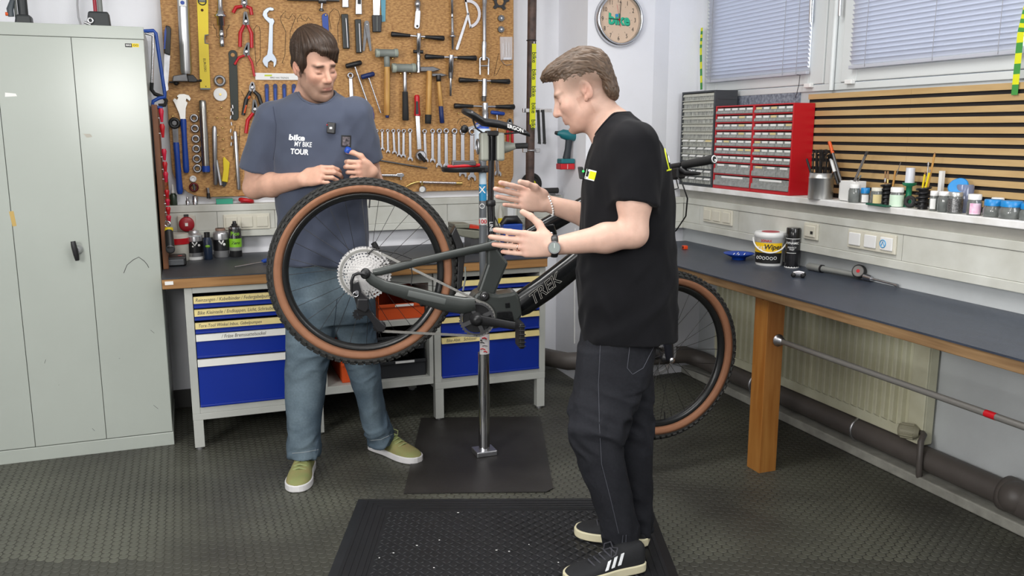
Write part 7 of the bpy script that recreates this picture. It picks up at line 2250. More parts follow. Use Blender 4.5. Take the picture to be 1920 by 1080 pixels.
# t-shirt
TB = (glo[0] + 0.0, glo[1])
S = SDF((bl_[0], bl_[1], 0.80), (bh_[0], bh_[1], 1.70), 0.0045)
rows = rows_px([(212, 1128, 1180, 0.075), (226, 1120, 1196, 0.11), (240, 1116, 1212, 0.14), (262, 1112, 1232, 0.165), (300, 1101, 1252, 0.175), (350, 1093, 1260, 0.170), (400, 1089, 1263, 0.165), (450, 1086, 1264, 0.163), (500, 1084, 1265, 0.163), (560, 1085, 1266, 0.168), (600, 1089, 1266, 0.170), (630, 1093, 1266, 0.172)], lambda y: DB, 0.16)
slL = shL * 0.33 + elL * 0.67 + _r * 0.006; dd = unit(elL - shL)
S.cap(shL, slL, 0.072, 0.071, 0.05); S.cut(slL, dd - _r * 0.12, 0.098)
slR = shR * 0.35 + elR * 0.65; dr = unit(elR - shR)
S.cap(shR, slR, 0.07, 0.074, 0.04); S.cut(slR, dr, 0.09)
S.loft(rows, _r, _fh, 0.035, 2.25)
S.ell(onf(1137, 224, DB), V3(0.092, 0.080, 0.042), np.stack([unit(_r * 0.86 + UP * 0.5), _fh, unit(UP * 0.86 - _r * 0.5)], 1), 0.006, '-')
v, q = S.mesh(2); q = orient(v, q); N = vnormals(v, q)
vz = v[:, 2]; xr_ = (v - onf(1170, 400, DB)) @ _r
n2 = vnoise(v, 9.0, 1.1)
rg = ridged(v, _r * 0.75 + UP * 0.65, 3.0, 8.0, 21.0); rg2 = ridged(v, _r * 0.3 - UP * 0.95, 3.5, 11.0, 28.0)
lowb = np.clip((1.36 - vz) / 0.3, 0.3, 1)
v = v + N * (0.011 * (rg - 0.4) * lowb + 0.005 * (rg2 - 0.4) + 0.003 * n2)[:, None]
TEEB = mat('black_jersey', srgb(21, 21, 24), 0.9, var=0.15, scale=14, bump=0.08, bscale=900, sheen=0.04, spec=0.15)
teeB = sdf_obj('t_shirt', v, q, TEEB, pB, None, 'plain black t-shirt with small prints')
bvB = BVHTree.FromPolygons([Vector(p) for p in v], q.tolist())


def sidepatch(x, y, w, h, rot, m, name, off=0.0015):
    c = onf(x, y, 2.2); dv = unit(ray(x, y)); o = c
    xd = unit(_r * math.cos(rot) + UP * math.sin(rot)); yd = unit(UP * math.cos(rot) - _r * math.sin(rot))
    n = 5; vs = []; fs = []
    s_ = 2.2 / DB
    for j in range(n + 1):
        for i in range(n + 1):
            p = o + xd * w * s_ * (i / n - 0.5) + yd * h * s_ * (j / n - 0.5)
            d_ = unit(p - CAM)
            hh = bvB.ray_cast(Vector(p), Vector(d_))
            vs.append(np.array(hh[0]) - d_ * off if hh[0] is not None else None)
    if any(p is None for p in vs): return None
    for j in range(n):
        for i in range(n):
            a = j * (n + 1) + i; fs.append((a, a + 1, a + n + 2, a + n + 1))
    return MB().raw(vs, fs).build(name, m, teeB)


LIME = mat('lime_print', srgb(190, 205, 40), 0.5)
sidepatch(1107, 328, 0.034, 0.034, -0.25, PAPER, 'chest_print')
sidepatch(1110.5, 329, 0.022, 0.026, -0.25, mat('yellow_green_print', srgb(214, 224, 30), 0.5), 'chest_print_yellow', 0.002)
sidepatch(1102, 326, 0.006, 0.018, -0.25, INK, 'chest_print_black', 0.0025)
bt = MATS['yellow_green_print']
seam(teeB, bvB, [(1241, 258), (1245, 275), (1250, 300), (1255, 320)], 2.2, bt, 0.0028, 'back_print')
seam(teeB, bvB, [(1241, 258), (1245, 257)], 2.2, bt, 0.0028, 'back_print')
seam(teeB, bvB, [(1250, 320), (1258, 318)], 2.2, bt, 0.0028, 'back_print')
seam(teeB, bvB, [(1247, 272), (1252, 290), (1255, 305)], 2.2, PAPER, 0.0022, 'back_print')
hh = bvB.ray_cast(Vector(onf(1096, 324, 2.2)), Vector(unit(ray(1096, 324)))); hp_ = np.array(hh[0]) if hh[0] is not None else onf(1096, 324, 2.85)
mic = MB().obox(hp_ - _r * 0.012 - _fh * 0.006, _r * 0.008, UP * 0.020 - _r * 0.003, _fh * 0.014).build('clip_microphone', BLACKP, pB, bev=0.003)
MB().ball(hp_ - _r * 0.006 - _fh * 0.021 + UP * 0.006, 0.004, 8).build('mic_led', mat('green_led', (0.02, 0.8, 0.1), 0.4, emit=(0.05, 1.0, 0.15)), mic)
MX = np.stack([unit(_r * 0.86 + UP * 0.5), _fh, unit(UP * 0.86 - _r * 0.5)], 1)
cp_ = rim_ring(v, onf(1137, 224, DB), MX, (0.092, 0.080, 0.042), MX[:, 2])
MB().tube(list(cp_), 0.005, 8, closed=True).build('collar', TEEB, teeB)

# dark jeans
DN = lin((620, 2.86), (720, 2.84), (800, 2.80), (900, 2.79), (1030, 2.80)); DF = lin((620, 2.95), (720, 2.98), (850, 2.98), (1030, 2.96))
g = [onf(1050, 700, 2.6), onf(1250, 700, 2.6), onf(1050, 700, 3.15), onf(1250, 700, 3.15)]
jl = np.min(g, axis=0) - 0.08; jh = np.max(g, axis=0) + 0.08
S = SDF((jl[0], jl[1], 0.05), (jh[0], jh[1], 1.0), 0.0045)
S.loft(rows_px([(590, 1096, 1236), (640, 1087, 1228), (680, 1083, 1222, 0.155), (710, 1082, 1212, 0.14)], lambda y: 2.90, 0.16), _r, _fh, 0.0, 2.2)
S.loft(rows_px([(655, 1085, 1215, 0.09), (700, 1081, 1208, 0.092), (750, 1071, 1196, 0.092), (790, 1066, 1182, 0.088), (830, 1070, 1172, 0.084), (870, 1083, 1173, 0.08), (920, 1103, 1183, 0.076), (970, 1123, 1192, 0.072), (1000, 1132, 1198, 0.07), (1030, 1136, 1200, 0.07)], DN, 0.09), _r, _fh, 0.03, 2.1)
S.loft(rows_px([(655, 1130, 1222, 0.09), (700, 1130, 1222, 0.09), (770, 1130, 1223, 0.088), (830, 1138, 1223, 0.082), (900, 1150, 1222, 0.076), (960, 1164, 1222, 0.072), (1000, 1172, 1222, 0.07), (1012, 1174, 1222, 0.07)], DF, 0.09), _r, _fh, 0.02, 2.1)
v, q = S.mesh(2); q = orient(v, q); N = vnormals(v, q)
zz = v[:, 2]
n1 = vnoise(v, 6.0, 12.2); n2 = vnoise(v, 17.0, 15.0)
hem = np.clip((0.30 - zz) / 0.2, 0, 1); knee = np.exp(-((zz - 0.50) / 0.12) ** 2)
rid = ridged(v, _r * 0.85 - UP * 0.5, 5.0, 15.0, 33.0); rid2 = ridged(v, UP, 2.5, 12.0, 36.0)
v = v + N * (0.012 * hem * (rid - 0.4) + 0.014 * knee * (rid - 0.4) + 0.005 * (rid2 - 0.4) + 0.004 * n1 + 0.002 * n2)[:, None]
cj = np.array(srgb(38, 39, 44))[None] * (1 + 0.35 * np.clip(n1, -1, 1))[:, None]
DENB = mat('washed_black_denim', (0.03, 0.03, 0.035), 0.85, attr=True, var=0.2, scale=120, bump=0.3, bscale=500, spec=0.2)
jB = sdf_obj('jeans', v, q, DENB, pB, cj, 'dark charcoal jeans with turned-up hems')
bj = BVHTree.FromPolygons([Vector(p) for p in v], q.tolist())
DS = mat('dark_stitching', srgb(74, 76, 84), 0.8)
seam(jB, bj, [(1182, 640), (1176, 690), (1186, 702), (1206, 690), (1226, 650)], 2.2, DS)
seam(jB, bj, [(1126, 640), (1122, 720), (1124, 800), (1128, 870), (1146, 940), (1160, 1000)], 2.2, DS, 0.0012)
seam(jB, bj, [(1168, 1004), (1166, 1026)], 2.2, DS); seam(jB, bj, [(1174, 1003), (1173, 1026)], 2.2, DS)
# shoes
BSUE = mat('black_suede', srgb(28, 29, 32), 0.8, var=0.2, scale=20, bump=0.2, bscale=300)
GUMS = mat('cream_gum_sole', srgb(226, 218, 184), 0.5, var=0.12, scale=12)
LACEB = mat('grey_black_lace', srgb(60, 60, 66), 0.8)
shoe(pB, onz(1206, 1062, 0.0205), onz(1058, 1092, 0.0205), 0.104, BSUE, GUMS, 0.10, 0.030, LACEB, PRINTW, 'black suede trainer with three white stripes, near foot')
shoe(pB, onz(1217, 1019, 0.0205), onz(1078, 998, 0.0205), 0.104, BSUE, GUMS, 0.10, 0.030, LACEB, PRINTW, 'black suede trainer, far foot')

# ================================================================= WALL THINGS NEAR THE CORNER
# clock
cc = ony(1160, 37, 4.492)
t = thing('wall_clock', 'round chrome wall clock with beige dial on the white column', 'clock', cc)
ring_profile(MB(), cc, V3(0, -1, 0), [(0.148, -0.006), (0.148, 0.018), (0.141, 0.030), (0.134, 0.034), (0.128, 0.028), (0.126, 0.010), (0.126, -0.006)], 72).build('bezel', CHROME, t)
MB().lathe((cc[0], 4.499, cc[2]), (0, -1, 0), [(0, 0.14), (0.008, 0.128), (0.010, 0.127)], 60).build('dial', mat('beige_dial', srgb(214, 188, 164), 0.5), t)
dy = 4.4885
for k in range(1, 13):
    a = math.pi / 2 - k * math.pi / 6
    text(str(k), INK, t, (cc[0] + 0.102 * math.cos(a), dy, cc[2] + 0.102 * math.sin(a)), (1, 0, 0), (0, 0, 1), 0.034, 'numeral', depth=0.0004, xs=0.8)
    MB().cyl((cc[0] + 0.075 * math.cos(a), dy, cc[2] + 0.075 * math.sin(a)), (cc[0] + 0.083 * math.cos(a), dy, cc[2] + 0.083 * math.sin(a)), 0.0006, n=4).build('tick', INK, t)
CT = mat('teal_green_print', srgb(40, 178, 140), 0.5)
text('bike', mat('dark_teal_print', srgb(16, 110, 96), 0.5), t, (cc[0] + 0.003, dy - 0.0002, cc[2] - 0.004), (1, 0, -0.03), (0, 0, 1), 0.080, 'clock_logo_shadow', depth=0.0004, bold=0.04)
text('bike', CT, t, (cc[0], dy - 0.0005, cc[2]), (1, 0, -0.03), (0, 0, 1), 0.080, 'clock_logo', depth=0.0004, bold=0.035)
MB().box((cc[0] - 0.022, dy - 0.0016, cc[2] + 0.014), (cc[0] - 0.006, dy - 0.001, cc[2] + 0.030)).build('clock_logo_dot', mat('azure_print', srgb(50, 140, 210), 0.5), t)
hy = dy - 0.005
MB().beam((cc[0], hy, cc[2]), (cc[0] - 0.066, hy, cc[2] + 0.004), 0.0035, 0.001, (0, 1, 0)).build('hour_hand', INK, t)
MB().beam((cc[0], hy - 0.001, cc[2] - 0.012), (cc[0] + 0.008, hy - 0.001, cc[2] + 0.098), 0.003, 0.001, (0, 1, 0)).build('minute_hand', INK, t)
MB().beam((cc[0], hy - 0.002, cc[2]), (cc[0] + 0.006, hy - 0.002, cc[2] - 0.038), 0.003, 0.001, (0, 1, 0)).beam((cc[0], hy - 0.002, cc[2]), (cc[0] - 0.018, hy - 0.002, cc[2] + 0.08), 0.0012, 0.001, (0, 1, 0)).build('second_hand', mat('crimson_plastic', (0.5, 0.01, 0.04), 0.4), t)
MB().lathe((cc[0], dy, cc[2]), (0, -1, 0), [(0, 0.006), (0.009, 0.005)], 14).build('hand_hub', REDP, t)

# rusty pipe with straps
PY = 4.74
pa = ony(1000, -60, PY); pb = ony(992, 445, PY)
RUST = mat('rust_brown_pipe', srgb(92, 72, 64), 0.6, scale=30, col2=srgb(60, 46, 42), var=0.3, bump=0.2, bscale=80)
t = thing('rusty_pipe', 'rusty brown vertical pipe beside the tool board', 'pipe', (pb[0], PY, 0.845))
MB().cyl((pa[0], PY, 2.85), (pb[0], PY, 0.845), 0.0255, n=20).build('pipe', RUST, t)
pxx = (pa[0] + pb[0]) / 2
for y in (282, 207):
    p = ony(996, y, PY)
    MB().torus((pxx, PY, p[2]), (0, 0, 1), 0.028, 0.005, 24, 8).build('clamp_ring', STEEL, t)
    for s in (-1, 1): MB().box((pxx + s * 0.04 - 0.014, PY - 0.012, p[2] - 0.012), (pxx + s * 0.04 + 0.014, PY + 0.004, p[2] + 0.012)).build('clamp_ear', STEEL, t, bev=0.003)
p0 = ony(985, 207, PY - 0.02); p1 = ony(1034, 208, PY - 0.02)
MB().box((p0[0], PY - 0.028, p0[2] - 0.010), (p1[0], PY - 0.026, p0[2] + 0.010)).build('bracket_rail', CHROME, t)
p = ony(998, 76, PY)
MB().torus((pxx, PY, p[2]), (0, 0, 1), 0.027, 0.003, 20, 6).build('cable_tie', BLACKP, t)
t = thing('yellow_lanyard', 'yellow printed lanyard hanging on the rusty pipe', 'lanyard', ony(1001, 240, PY - 0.034))
YB_ = mat('lanyard_yellow', srgb(214, 216, 22), 0.6)
a = ony(1001.5, 82, PY - 0.036); b = ony(1000, 240, PY - 0.036); b[0] = a[0] - 0.004
MB().beam(a, b, 0.026, 0.002, (0, 1, 0)).build('ribbon', YB_, t)
MB().beam(a + V3(-0.012, 0.004, -0.3), b + V3(-0.010, 0.004, 0.02), 0.020, 0.002, (0, 1, 0)).build('ribbon_back', YB_, t)
for k in range(5):
    q = a + (b - a) * (0.16 + 0.2 * k)
    text('bike', mat('olive_print', srgb(70, 84, 10), 0.6), t, q - V3(0, 0.0015, 0), (0, 0, -1), (1, 0, 0), 0.036, depth=0.0, bold=0.02)
MB().cyl(a + V3(0, 0, 0.012), a, 0.004, n=8).build('hook', STEEL, t)
for k, (x0, x1) in enumerate(((1009, 1011.5), (1018, 1021))):
    t = thing('velcro_strap', ('black strap hanging next to the yellow lanyard', 'black strap hanging nearer the face')[k], 'strap', ony(x1, 268, PY - 0.03), 'black straps on the bracket')
    a = ony(x0, 206, PY - 0.034); b = ony(x1, 268, PY - 0.034)
    MB().beam(a, b, 0.017, 0.004, (0, 1, 0)).build('strap', BLACKR, t)
    MB().beam(b + V3(0, 0, 0.004), b - V3(0.002, 0, 0.006), 0.019, 0.006, (0, 1, 0)).build('strap_end', BLACKP, t)
p = ony(996, 345, 4.84)
t = thing('trolley_wheel', 'small black wheel with yellow hub behind the rusty pipe', 'wheel', p)
MB().torus(p, (0, 1, 0), 0.052, 0.016, 32, 10).build('tyre', BLACKR, t)
MB().lathe(p + V3(0, 0.012, 0), (0, -1, 0), [(0, 0.045), (0.02, 0.045), (0.022, 0.040)], 28).build('disc', BLACKP, t)
MB().lathe(p - V3(0, 0.009, 0), (0, -1, 0), [(0, 0.026), (0.006, 0.026), (0.007, 0.012)], 24).build('hub', YB_, t)
a = ony(1014, 358, 4.78); b = ony(1046, 357, 4.78)
t = thing('foam_bracket', 'short black foam-covered arm on the wall below the drill', 'arm', a)
MB().cyl(a, b, 0.017).build('foam', BLACKR, t)
MB().box((b[0] - 0.02, 4.77, b[2] - 0.026), (b[0] + 0.03, 4.88, b[2] - 0.018)).build('bracket', STEEL, t)
# cordless drill hanging on the column side
q = lambda x, y: ony(x, y, 4.66)
t = thing('cordless_drill', 'teal cordless drill with red battery hanging by the column', 'drill', q(1062, 318))
MB().tube([q(1044, 250), q(1050, 250), q(1054, 251), q(1066, 254), q(1080, 256), q(1084, 257)], [0.012, 0.016, 0.027, 0.031, 0.028, 0.018], 16).build('motor_body', TEAL, t)
MB().tube([q(1041, 249), q(1048, 250)], [0.010, 0.014], 12).build('chuck', BLACKP, t)
MB().tube([q(1067, 262), q(1065, 280), q(1062, 298)], [(0.017, 0.022), (0.016, 0.02), (0.018, 0.024)], 14, flat=(0, 1, 0)).build('handle', mat('drill_grip', srgb(40, 46, 52), 0.6), t)
c = q(1061, 302); MB().obox(c, V3(0.044, 0, 0), V3(0, 0.034, 0), V3(0, 0, 0.014)).build('battery_seat', TEAL, t, bev=0.006)
c = q(1060, 312); MB().obox(c, V3(0.045, 0, 0), V3(0, 0.036, 0), V3(0, 0, 0.017)).build('battery', REDP, t, bev=0.005)
MB().box((c[0] - 0.003, c[1] - 0.0368, c[2] - 0.014), (c[0] - 0.001, c[1] - 0.036, c[2] + 0.014)).build('battery_stripe', PAPER, t)
# green-yellow lanyards at the windows
GRN = mat('lanyard_green', srgb(60, 140, 60), 0.6)
def lanyard(label, pts, fn, w):
    t = thing('green_lanyard', label, 'lanyard', fn(*pts[-1]))
    for i, (a, b) in enumerate(zip(pts, pts[1:])):
        n = 6
        A = fn(*a); Bq = fn(*b)
        for k in range(n):
            MB().beam(A + (Bq - A) * k / n, A + (Bq - A) * (k + 1) / n, w, 0.002, (1, 0, 0)).build('ribbon_section', GRN if k % 2 else YB_, t)
fnw = lambda x, y: onx(x, y, 2.885)
lanyard('green and yellow lanyard hanging at the left window edge', [(1316, 52), (1314, 90), (1315, 168)], fnw, 0.020)
lanyard('green and yellow lanyard hanging at the right picture edge', [(1926, 10), (1914, 60), (1902, 178)], fnw, 0.026)

# ================================================================= SMALL-PARTS CABINETS ON THE LEDGE
REDM = mat('red_cabinet_enamel', srgb(186, 16, 30), 0.35)
CLEAR = mat('smoky_clear_drawer', srgb(152, 155, 152), 0.22, var=0.3, scale=60, spec=0.6)
CLEAR2 = mat('pale_clear_drawer', srgb(196, 198, 188), 0.25, var=0.45, scale=80, col2=srgb(104, 106, 102), stretch=(1, 3, 0.4), spec=0.6)
LCARD = mat('yellow_card', srgb(222, 204, 150), 0.7)
XF = 2.762


def red_cabinet(label, ya, yb, seed):
    t = thing('parts_cabinet', label, 'cabinet', (2.85, (ya + yb) / 2, LZ), 'red small-parts cabinets on the ledge')
    zt_ = onx(1412, 196, XF)[2]; xb_ = 2.888
    w = 0.007
    MB().box((XF, ya - w, LZ + 0.001), (xb_, ya, zt_)).box((XF, yb, LZ + 0.001), (xb_, yb + w, zt_)).box((XF, yb + w, zt_ - w), (xb_, ya - w, zt_)).box((XF, yb + w, LZ + 0.001), (xb_, ya - w, LZ + 0.012)).box((xb_ - 0.004, yb + w, LZ + 0.012), (xb_, ya - w, zt_ - w)).build('housing', REDM, t, bev=0.0015)
    H = zt_ - w - (LZ + 0.012)
    fr = [1] * 7 + [1.5, 1.55]
    u = H / sum(fr); z = zt_ - w
    random.seed(seed)
    for r, f in enumerate(fr):
        n = 5 if r < 7 else (3 if r == 7 else 1)
        z1 = z; z0 = z - f * u; z = z0
        MB().box((XF + 0.001, yb + w, z0), (xb_ - 0.004, ya - w, z0 + 0.006)).build('shelf', REDM, t)
        span = ya - yb - 2 * w; cw = span / n
        for k in range(n):
            a = yb + w + k * cw + 0.0015; b = a + cw - 0.003
            d = MB().box((XF + 0.006, a, z0 + 0.0065), (xb_ - 0.01, b, z1 - 0.006)).build('drawer', CLEAR, t)
            MB().prism([(XF - 0.004, a, z0 + 0.008), (XF + 0.007, a, z0 + 0.008), (XF + 0.007, a, z0 + 0.55 * (z1 - z0)), (XF - 0.001, a, z0 + 0.5 * (z1 - z0))], (0, b - a, 0)).build('drawer_lip', CLEAR, d)
            cm = LCARD if random.random() < 0.15 else PAPER
            la = a + (b - a) * (0.12 if n == 5 else 0.2); lb = b - (b - a) * (0.12 if n == 5 else 0.2)
            MB().box((XF + 0.0045, la, z1 - 0.006 - 0.28 * u), (XF + 0.0058, lb, z1 - 0.008)).build('drawer_label', cm, d)
    return t


yA = onx(1339, 280, XF)[1]; yM = onx(1409.5, 280, XF)[1]; yZ = onx(1484, 280, XF)[1]
red_cabinet('red small-parts cabinet in the middle of the row', yA, yM + 0.001, 5)
red_cabinet('red small-parts cabinet nearest the metal tin', yM - 0.001, yZ, 9)
GRC = mat('anthracite_housing', srgb(58, 62, 66), 0.5)
ga = min(onx(1250, 280, 2.75)[1], 4.485); gb = yA + 0.012
t = thing('parts_cabinet', 'grey small-parts cabinet with clear flaps in the corner', 'cabinet', (2.85, (ga + gb) / 2, LZ))
zt_ = onx(1334, 169, XF)[2]
MB().box((XF, ga - 0.012, LZ + 0.001), (2.91, ga, zt_)).box((XF, gb, LZ + 0.001), (2.91, gb + 0.012, zt_)).box((XF, gb + 0.012, zt_ - 0.010), (2.91, ga - 0.012, zt_)).box((XF, gb + 0.012, LZ + 0.001), (2.91, ga - 0.012, LZ + 0.01)).box((2.90, gb + 0.012, LZ + 0.01), (2.91, ga - 0.012, zt_ - 0.01)).build('housing', GRC, t, bev=0.002)
for k in range(12):
    z = LZ + 0.05 + k * (zt_ - LZ - 0.06) / 12
    MB().box((XF + 0.02, gb - 0.0025, z), (2.90, gb + 0.001, z + 0.014)).build('side_rib', GRC, t, bev=0.001)
nr = 12
u = (zt_ - 0.012 - (LZ + 0.011)) / nr
random.seed(11)
STRIPM = mat('pale_grey_lip', srgb(184, 184, 172), 0.4)
for r in range(nr):
    z1 = zt_ - 0.012 - r * u; z0 = z1 - u
    MB().box((XF - 0.003, gb + 0.012, z0), (XF + 0.02, ga - 0.012, z0 + 0.004)).build('shelf', STRIPM if r < 8 else GRC, t)
    span = ga - gb - 0.024; cw = span / 4
    for k in range(4):
        a = gb + 0.012 + k * cw + 0.001; b = a + cw - 0.002
        d = MB().box((XF + 0.008, a, z0 + 0.0045), (2.895, b, z1 - 0.002)).build('drawer', CLEAR2, t)
        MB().prism([(XF - 0.001, a, z0 + 0.60 * u), (XF + 0.009, a, z0 + 0.60 * u), (XF + 0.009, a, z1 - 0.003), (XF + 0.006, a, z1 - 0.003)], (0, b - a, 0)).build('flap', STRIPM if r < 7 else CLEAR, d)
        if r >= 6:
            MB().prism([(XF - 0.0022, a + 0.008, z0 + 0.66 * u), (XF + 0.0055, a + 0.008, z1 - 0.004), (XF + 0.005, a + 0.008, z1 - 0.004)], (0, (b - a) - 0.018, 0)).build('drawer_label', LCARD if (r == 6 and k == 0) else PAPER, d)

# ================================================================= THINGS ON THE LEDGE
def at_ledge(x, y): return onz(x, y, LZ)


def msc(p): return ((np.array(p) - CAM) @ _fw) / F_PX


GLASSJ = mat('jar_glass', srgb(160, 165, 162), 0.08, trans=0.55, spec=0.6, var=0.2, scale=40)
BLUELID = mat('sky_blue_lid', srgb(24, 132, 200), 0.35)


def jar(label, x, yb, yt, w, lid, content=None, lab=None, lidh=0.22, name='jar', neck=0.85, body=None, X=None):
    p = at_ledge(x, yb) if X is None else V3(X, onx(x, yb, X)[1], LZ)
    s = msc(p); r = w * s / 2; H = (yb - yt) * s * 1.0
    p = V3(p[0] + r * 0.3, p[1], LZ + 0.0008)
    t = thing(name, label, 'jar', p)
    lh = H * lidh
    MB().lathe(p, UP, [(0, r * 0.9), (0.003, r), (H - lh - 0.012, r), (H - lh - 0.003, r * neck), (H - lh, r * neck)], 24).build('glass', body or GLASSJ, t)
    MB().lathe(p + UP * (H - lh), UP, [(0, r * neck * 1.06), (lh - 0.002, r * neck * 1.06), (lh, r * neck * 0.98)], 24).build('lid', lid, t)
    if content: MB().lathe(p + UP * 0.003, UP, [(0, r * 0.8), (H * 0.45, r * 0.9), (H * 0.47, r * 0.3)], 18).build('contents', content, t)
    if lab:
        z0, z1, lm, a0, a1 = lab
        n = 12; vs = []; fs = []
        base = math.atan2(-p[1], -p[0])
        for k in range(n + 1):
            a = base + a0 + (a1 - a0) * k / n
            vs += [p + V3(r * 1.01 * math.cos(a), r * 1.01 * math.sin(a), H * z0), p + V3(r * 1.01 * math.cos(a), r * 1.01 * math.sin(a), H * z1)]
        for k in range(n): fs.append((2 * k, 2 * k + 1, 2 * k + 3, 2 * k + 2))
        MB().raw(vs, fs, True).build('label_band', lm, t)
    return t


# tin with cable ties
p = at_ledge(1525, 373); s = msc(p); r = 22.5 * s; H = 48 * s
p = V3(p[0] + r * 0.7, p[1], LZ + 0.0008)
t = thing('metal_tin', 'brushed metal tin beside the red cabinet', 'tin', p)
MB().lathe(p, UP, [(0, r), (H * 0.78, r), (H * 0.79, r * 1.02), (H * 0.83, r * 1.02), (H * 0.84, r), (H, r), (H, r * 0.95), (0.004, r * 0.93)], 36, capb=True).build('can', mat('brushed_tin', (0.62, 0.62, 0.6), 0.36, 1.0, var=0.1, scale=40, stretch=(1, 1, 0.1)), t)
random.seed(2)
t = thing('cable_tie_bundle', 'bundle of black cable ties standing in the metal tin', 'cable ties', p)
for k in range(26):
    a = random.uniform(0, 6.28); q = r * 0.8 * math.sqrt(random.random())
    b0 = p + V3(q * math.cos(a), q * math.sin(a), 0.02); b1 = b0 + V3(random.uniform(-0.015, 0.015), random.uniform(-0.02, 0.02), H + random.uniform(0.05, 0.085))
    MB().beam(b0, b1, 0.006, 0.002, (1, 0, 0)).obox(b1, V3(0.004, 0, 0), V3(0, 0.005, 0), V3(0, 0, 0.005)).build('cable_tie', BLACKP, t)
a0 = p + V3(-0.02, 0.045, H * 0.9)
tag(MB().tube([a0 + V3(0.01, -0.03, -0.08), a0, a0 + V3(-0.01, 0.03, 0.075)], [0.005, 0.006, 0.005], 8).build('marker_pen', BLACKP), 'black pen leaning out of the metal tin', 'pen')
# white mug with tools
p = at_ledge(1586, 378); s = msc(p); p = V3(p[0] + 0.035, p[1] + 0.0, LZ + 0.0008)
H = 38 * s
t = thing('white_pen_box', 'square white plastic cup holding files on the ledge', 'cup', p)
a_, b_ = 0.030, 0.048
MB().box((p[0] - a_, p[1] - b_, p[2]), (p[0] + a_, p[1] + b_, p[2] + 0.004)).box((p[0] - a_, p[1] - b_, p[2]), (p[0] - a_ + 0.003, p[1] + b_, p[2] + H)).box((p[0] + a_ - 0.003, p[1] - b_, p[2]), (p[0] + a_, p[1] + b_, p[2] + H)).box((p[0] - a_, p[1] - b_, p[2]), (p[0] + a_, p[1] - b_ + 0.003, p[2] + H)).box((p[0] - a_, p[1] + b_ - 0.003, p[2]), (p[0] + a_, p[1] + b_, p[2] + H)).build('cup', WHITEP, t, bev=0.002)
MB().tube([p + V3(-a_ * 0.4, b_, H * 0.9), p + V3(-a_ * 0.4, b_ + 0.018, H * 0.86), p + V3(-a_ * 0.4, b_ + 0.018, H * 0.1), p + V3(-a_ * 0.4, b_, H * 0.04)], 0.006, 8).build('cup_handle', WHITEP, t)
XL = p[0]
def stick(name, label, cat, x0, y0, x1, y1, segs, X=None):
    X = XL if X is None else X
    A = onx(x0, y0, X); Bq = onx(x1, y1, X)
    t = thing(name, label, cat, A)
    for nm, f0, f1, r_, m in segs:
        MB().cyl(A + (Bq - A) * f0, A + (Bq - A) * f1, r_, n=10).build(nm, m, t)
stick('flat_file', 'dark file with orange handle in the white cup', 'file', 1580, 350, 1555, 266, (('blade', 0, 0.78, 0.007, DSTEEL), ('handle', 0.74, 1.0, 0.008, ORANGEP)))
stick('marker_pen', 'black and white marker pen in the white cup', 'pen', 1572, 345, 1558, 298, (('barrel', 0, 0.5, 0.008, BLACKP), ('cap', 0.48, 1.0, 0.0085, WHITEP)))
stick('steel_file', 'grey steel file leaning right in the white cup', 'file', 1598, 350, 1626, 284, (('blade', 0, 0.9, 0.006, STEEL), ('tip', 0.88, 1.0, 0.006, DSTEEL)))
stick('small_brush', 'short grey brush leaning in the white cup', 'brush', 1604, 348, 1614, 329, (('shaft', 0, 0.8, 0.003, STEEL), ('bristle', 0.75, 1, 0.004, GREYP)))
jar('clear jar with white lid right of the white cup', 1598, 380, 346, 21, WHITEP, PAPER, X=2.772)
jar('small blue-lidded jar with a white label', 1619, 381, 353, 18, BLUELID, None, (0.05, 0.55, PAPER, -0.7, 0.7), 0.36, X=2.80)
jar('clear jar with cream lid and yellow label', 1640, 383, 352, 22, mat('cream_lid', srgb(214, 210, 196), 0.5), None, (0.08, 0.6, LCARD, -0.6, 0.9), 0.2, X=2.79)
jar('jar with white lid and pale green label', 1677, 389, 353, 26, WHITEP, mat('brown_paste', srgb(96, 62, 40), 0.6), (0.02, 0.62, mat('mint_label', srgb(206, 228, 206), 0.6), -1.2, 1.2), 0.25, X=2.78)
jar('small jar with white lid and barcode label', 1748, 395, 358, 17, WHITEP, None, (0.1, 0.62, PAPER, -0.9, 0.3), 0.24, X=2.78)
jar('jar with white lid and clear sides between two labelled jars', 1766, 398, 360, 23, WHITEP, GREYP, None, 0.2, X=2.775)
jar('wide jar full of metal balls with a silver lid', 1786, 402, 363, 27, mat('silver_lid', srgb(190, 190, 186), 0.3, 0.6), STEEL, (0.05, 0.7, mat('silver_balls', (0.4, 0.4, 0.4), 0.35, 0.8, scale=220, col2=(0.08, 0.08, 0.08), var=0.5), -1.3, 1.3), 0.2, X=2.775)
jar('jar with white lid and pink label', 1822, 405, 366, 26, WHITEP, None, (0.06, 0.58, mat('pink_label', srgb(226, 160, 196), 0.6, scale=60, col2=srgb(238, 220, 230), var=0.3), -0.6, 1.0), 0.26, X=2.775)
jar('round blue-lidded tub next to the pink-labelled jar', 1857, 408, 376, 36, BLUELID, GREYP, None, 0.36, X=2.79)
jar('round blue-lidded tub full of nuts and bolts', 1890, 411, 378, 42, BLUELID, mat('nuts_and_bolts', (0.3, 0.28, 0.24), 0.4, 0.7, scale=150, col2=(0.05, 0.05, 0.05), var=0.5), None, 0.34, X=2.79)
jar('blue-lidded tub cut off by the right picture edge', 1926, 412, 381, 36, BLUELID, GREYP, None, 0.34, X=2.80)
jar('clear jar with white lid behind the blue-lidded tubs', 1866, 398, 365, 24, WHITEP, None, None, 0.24, X=2.85)
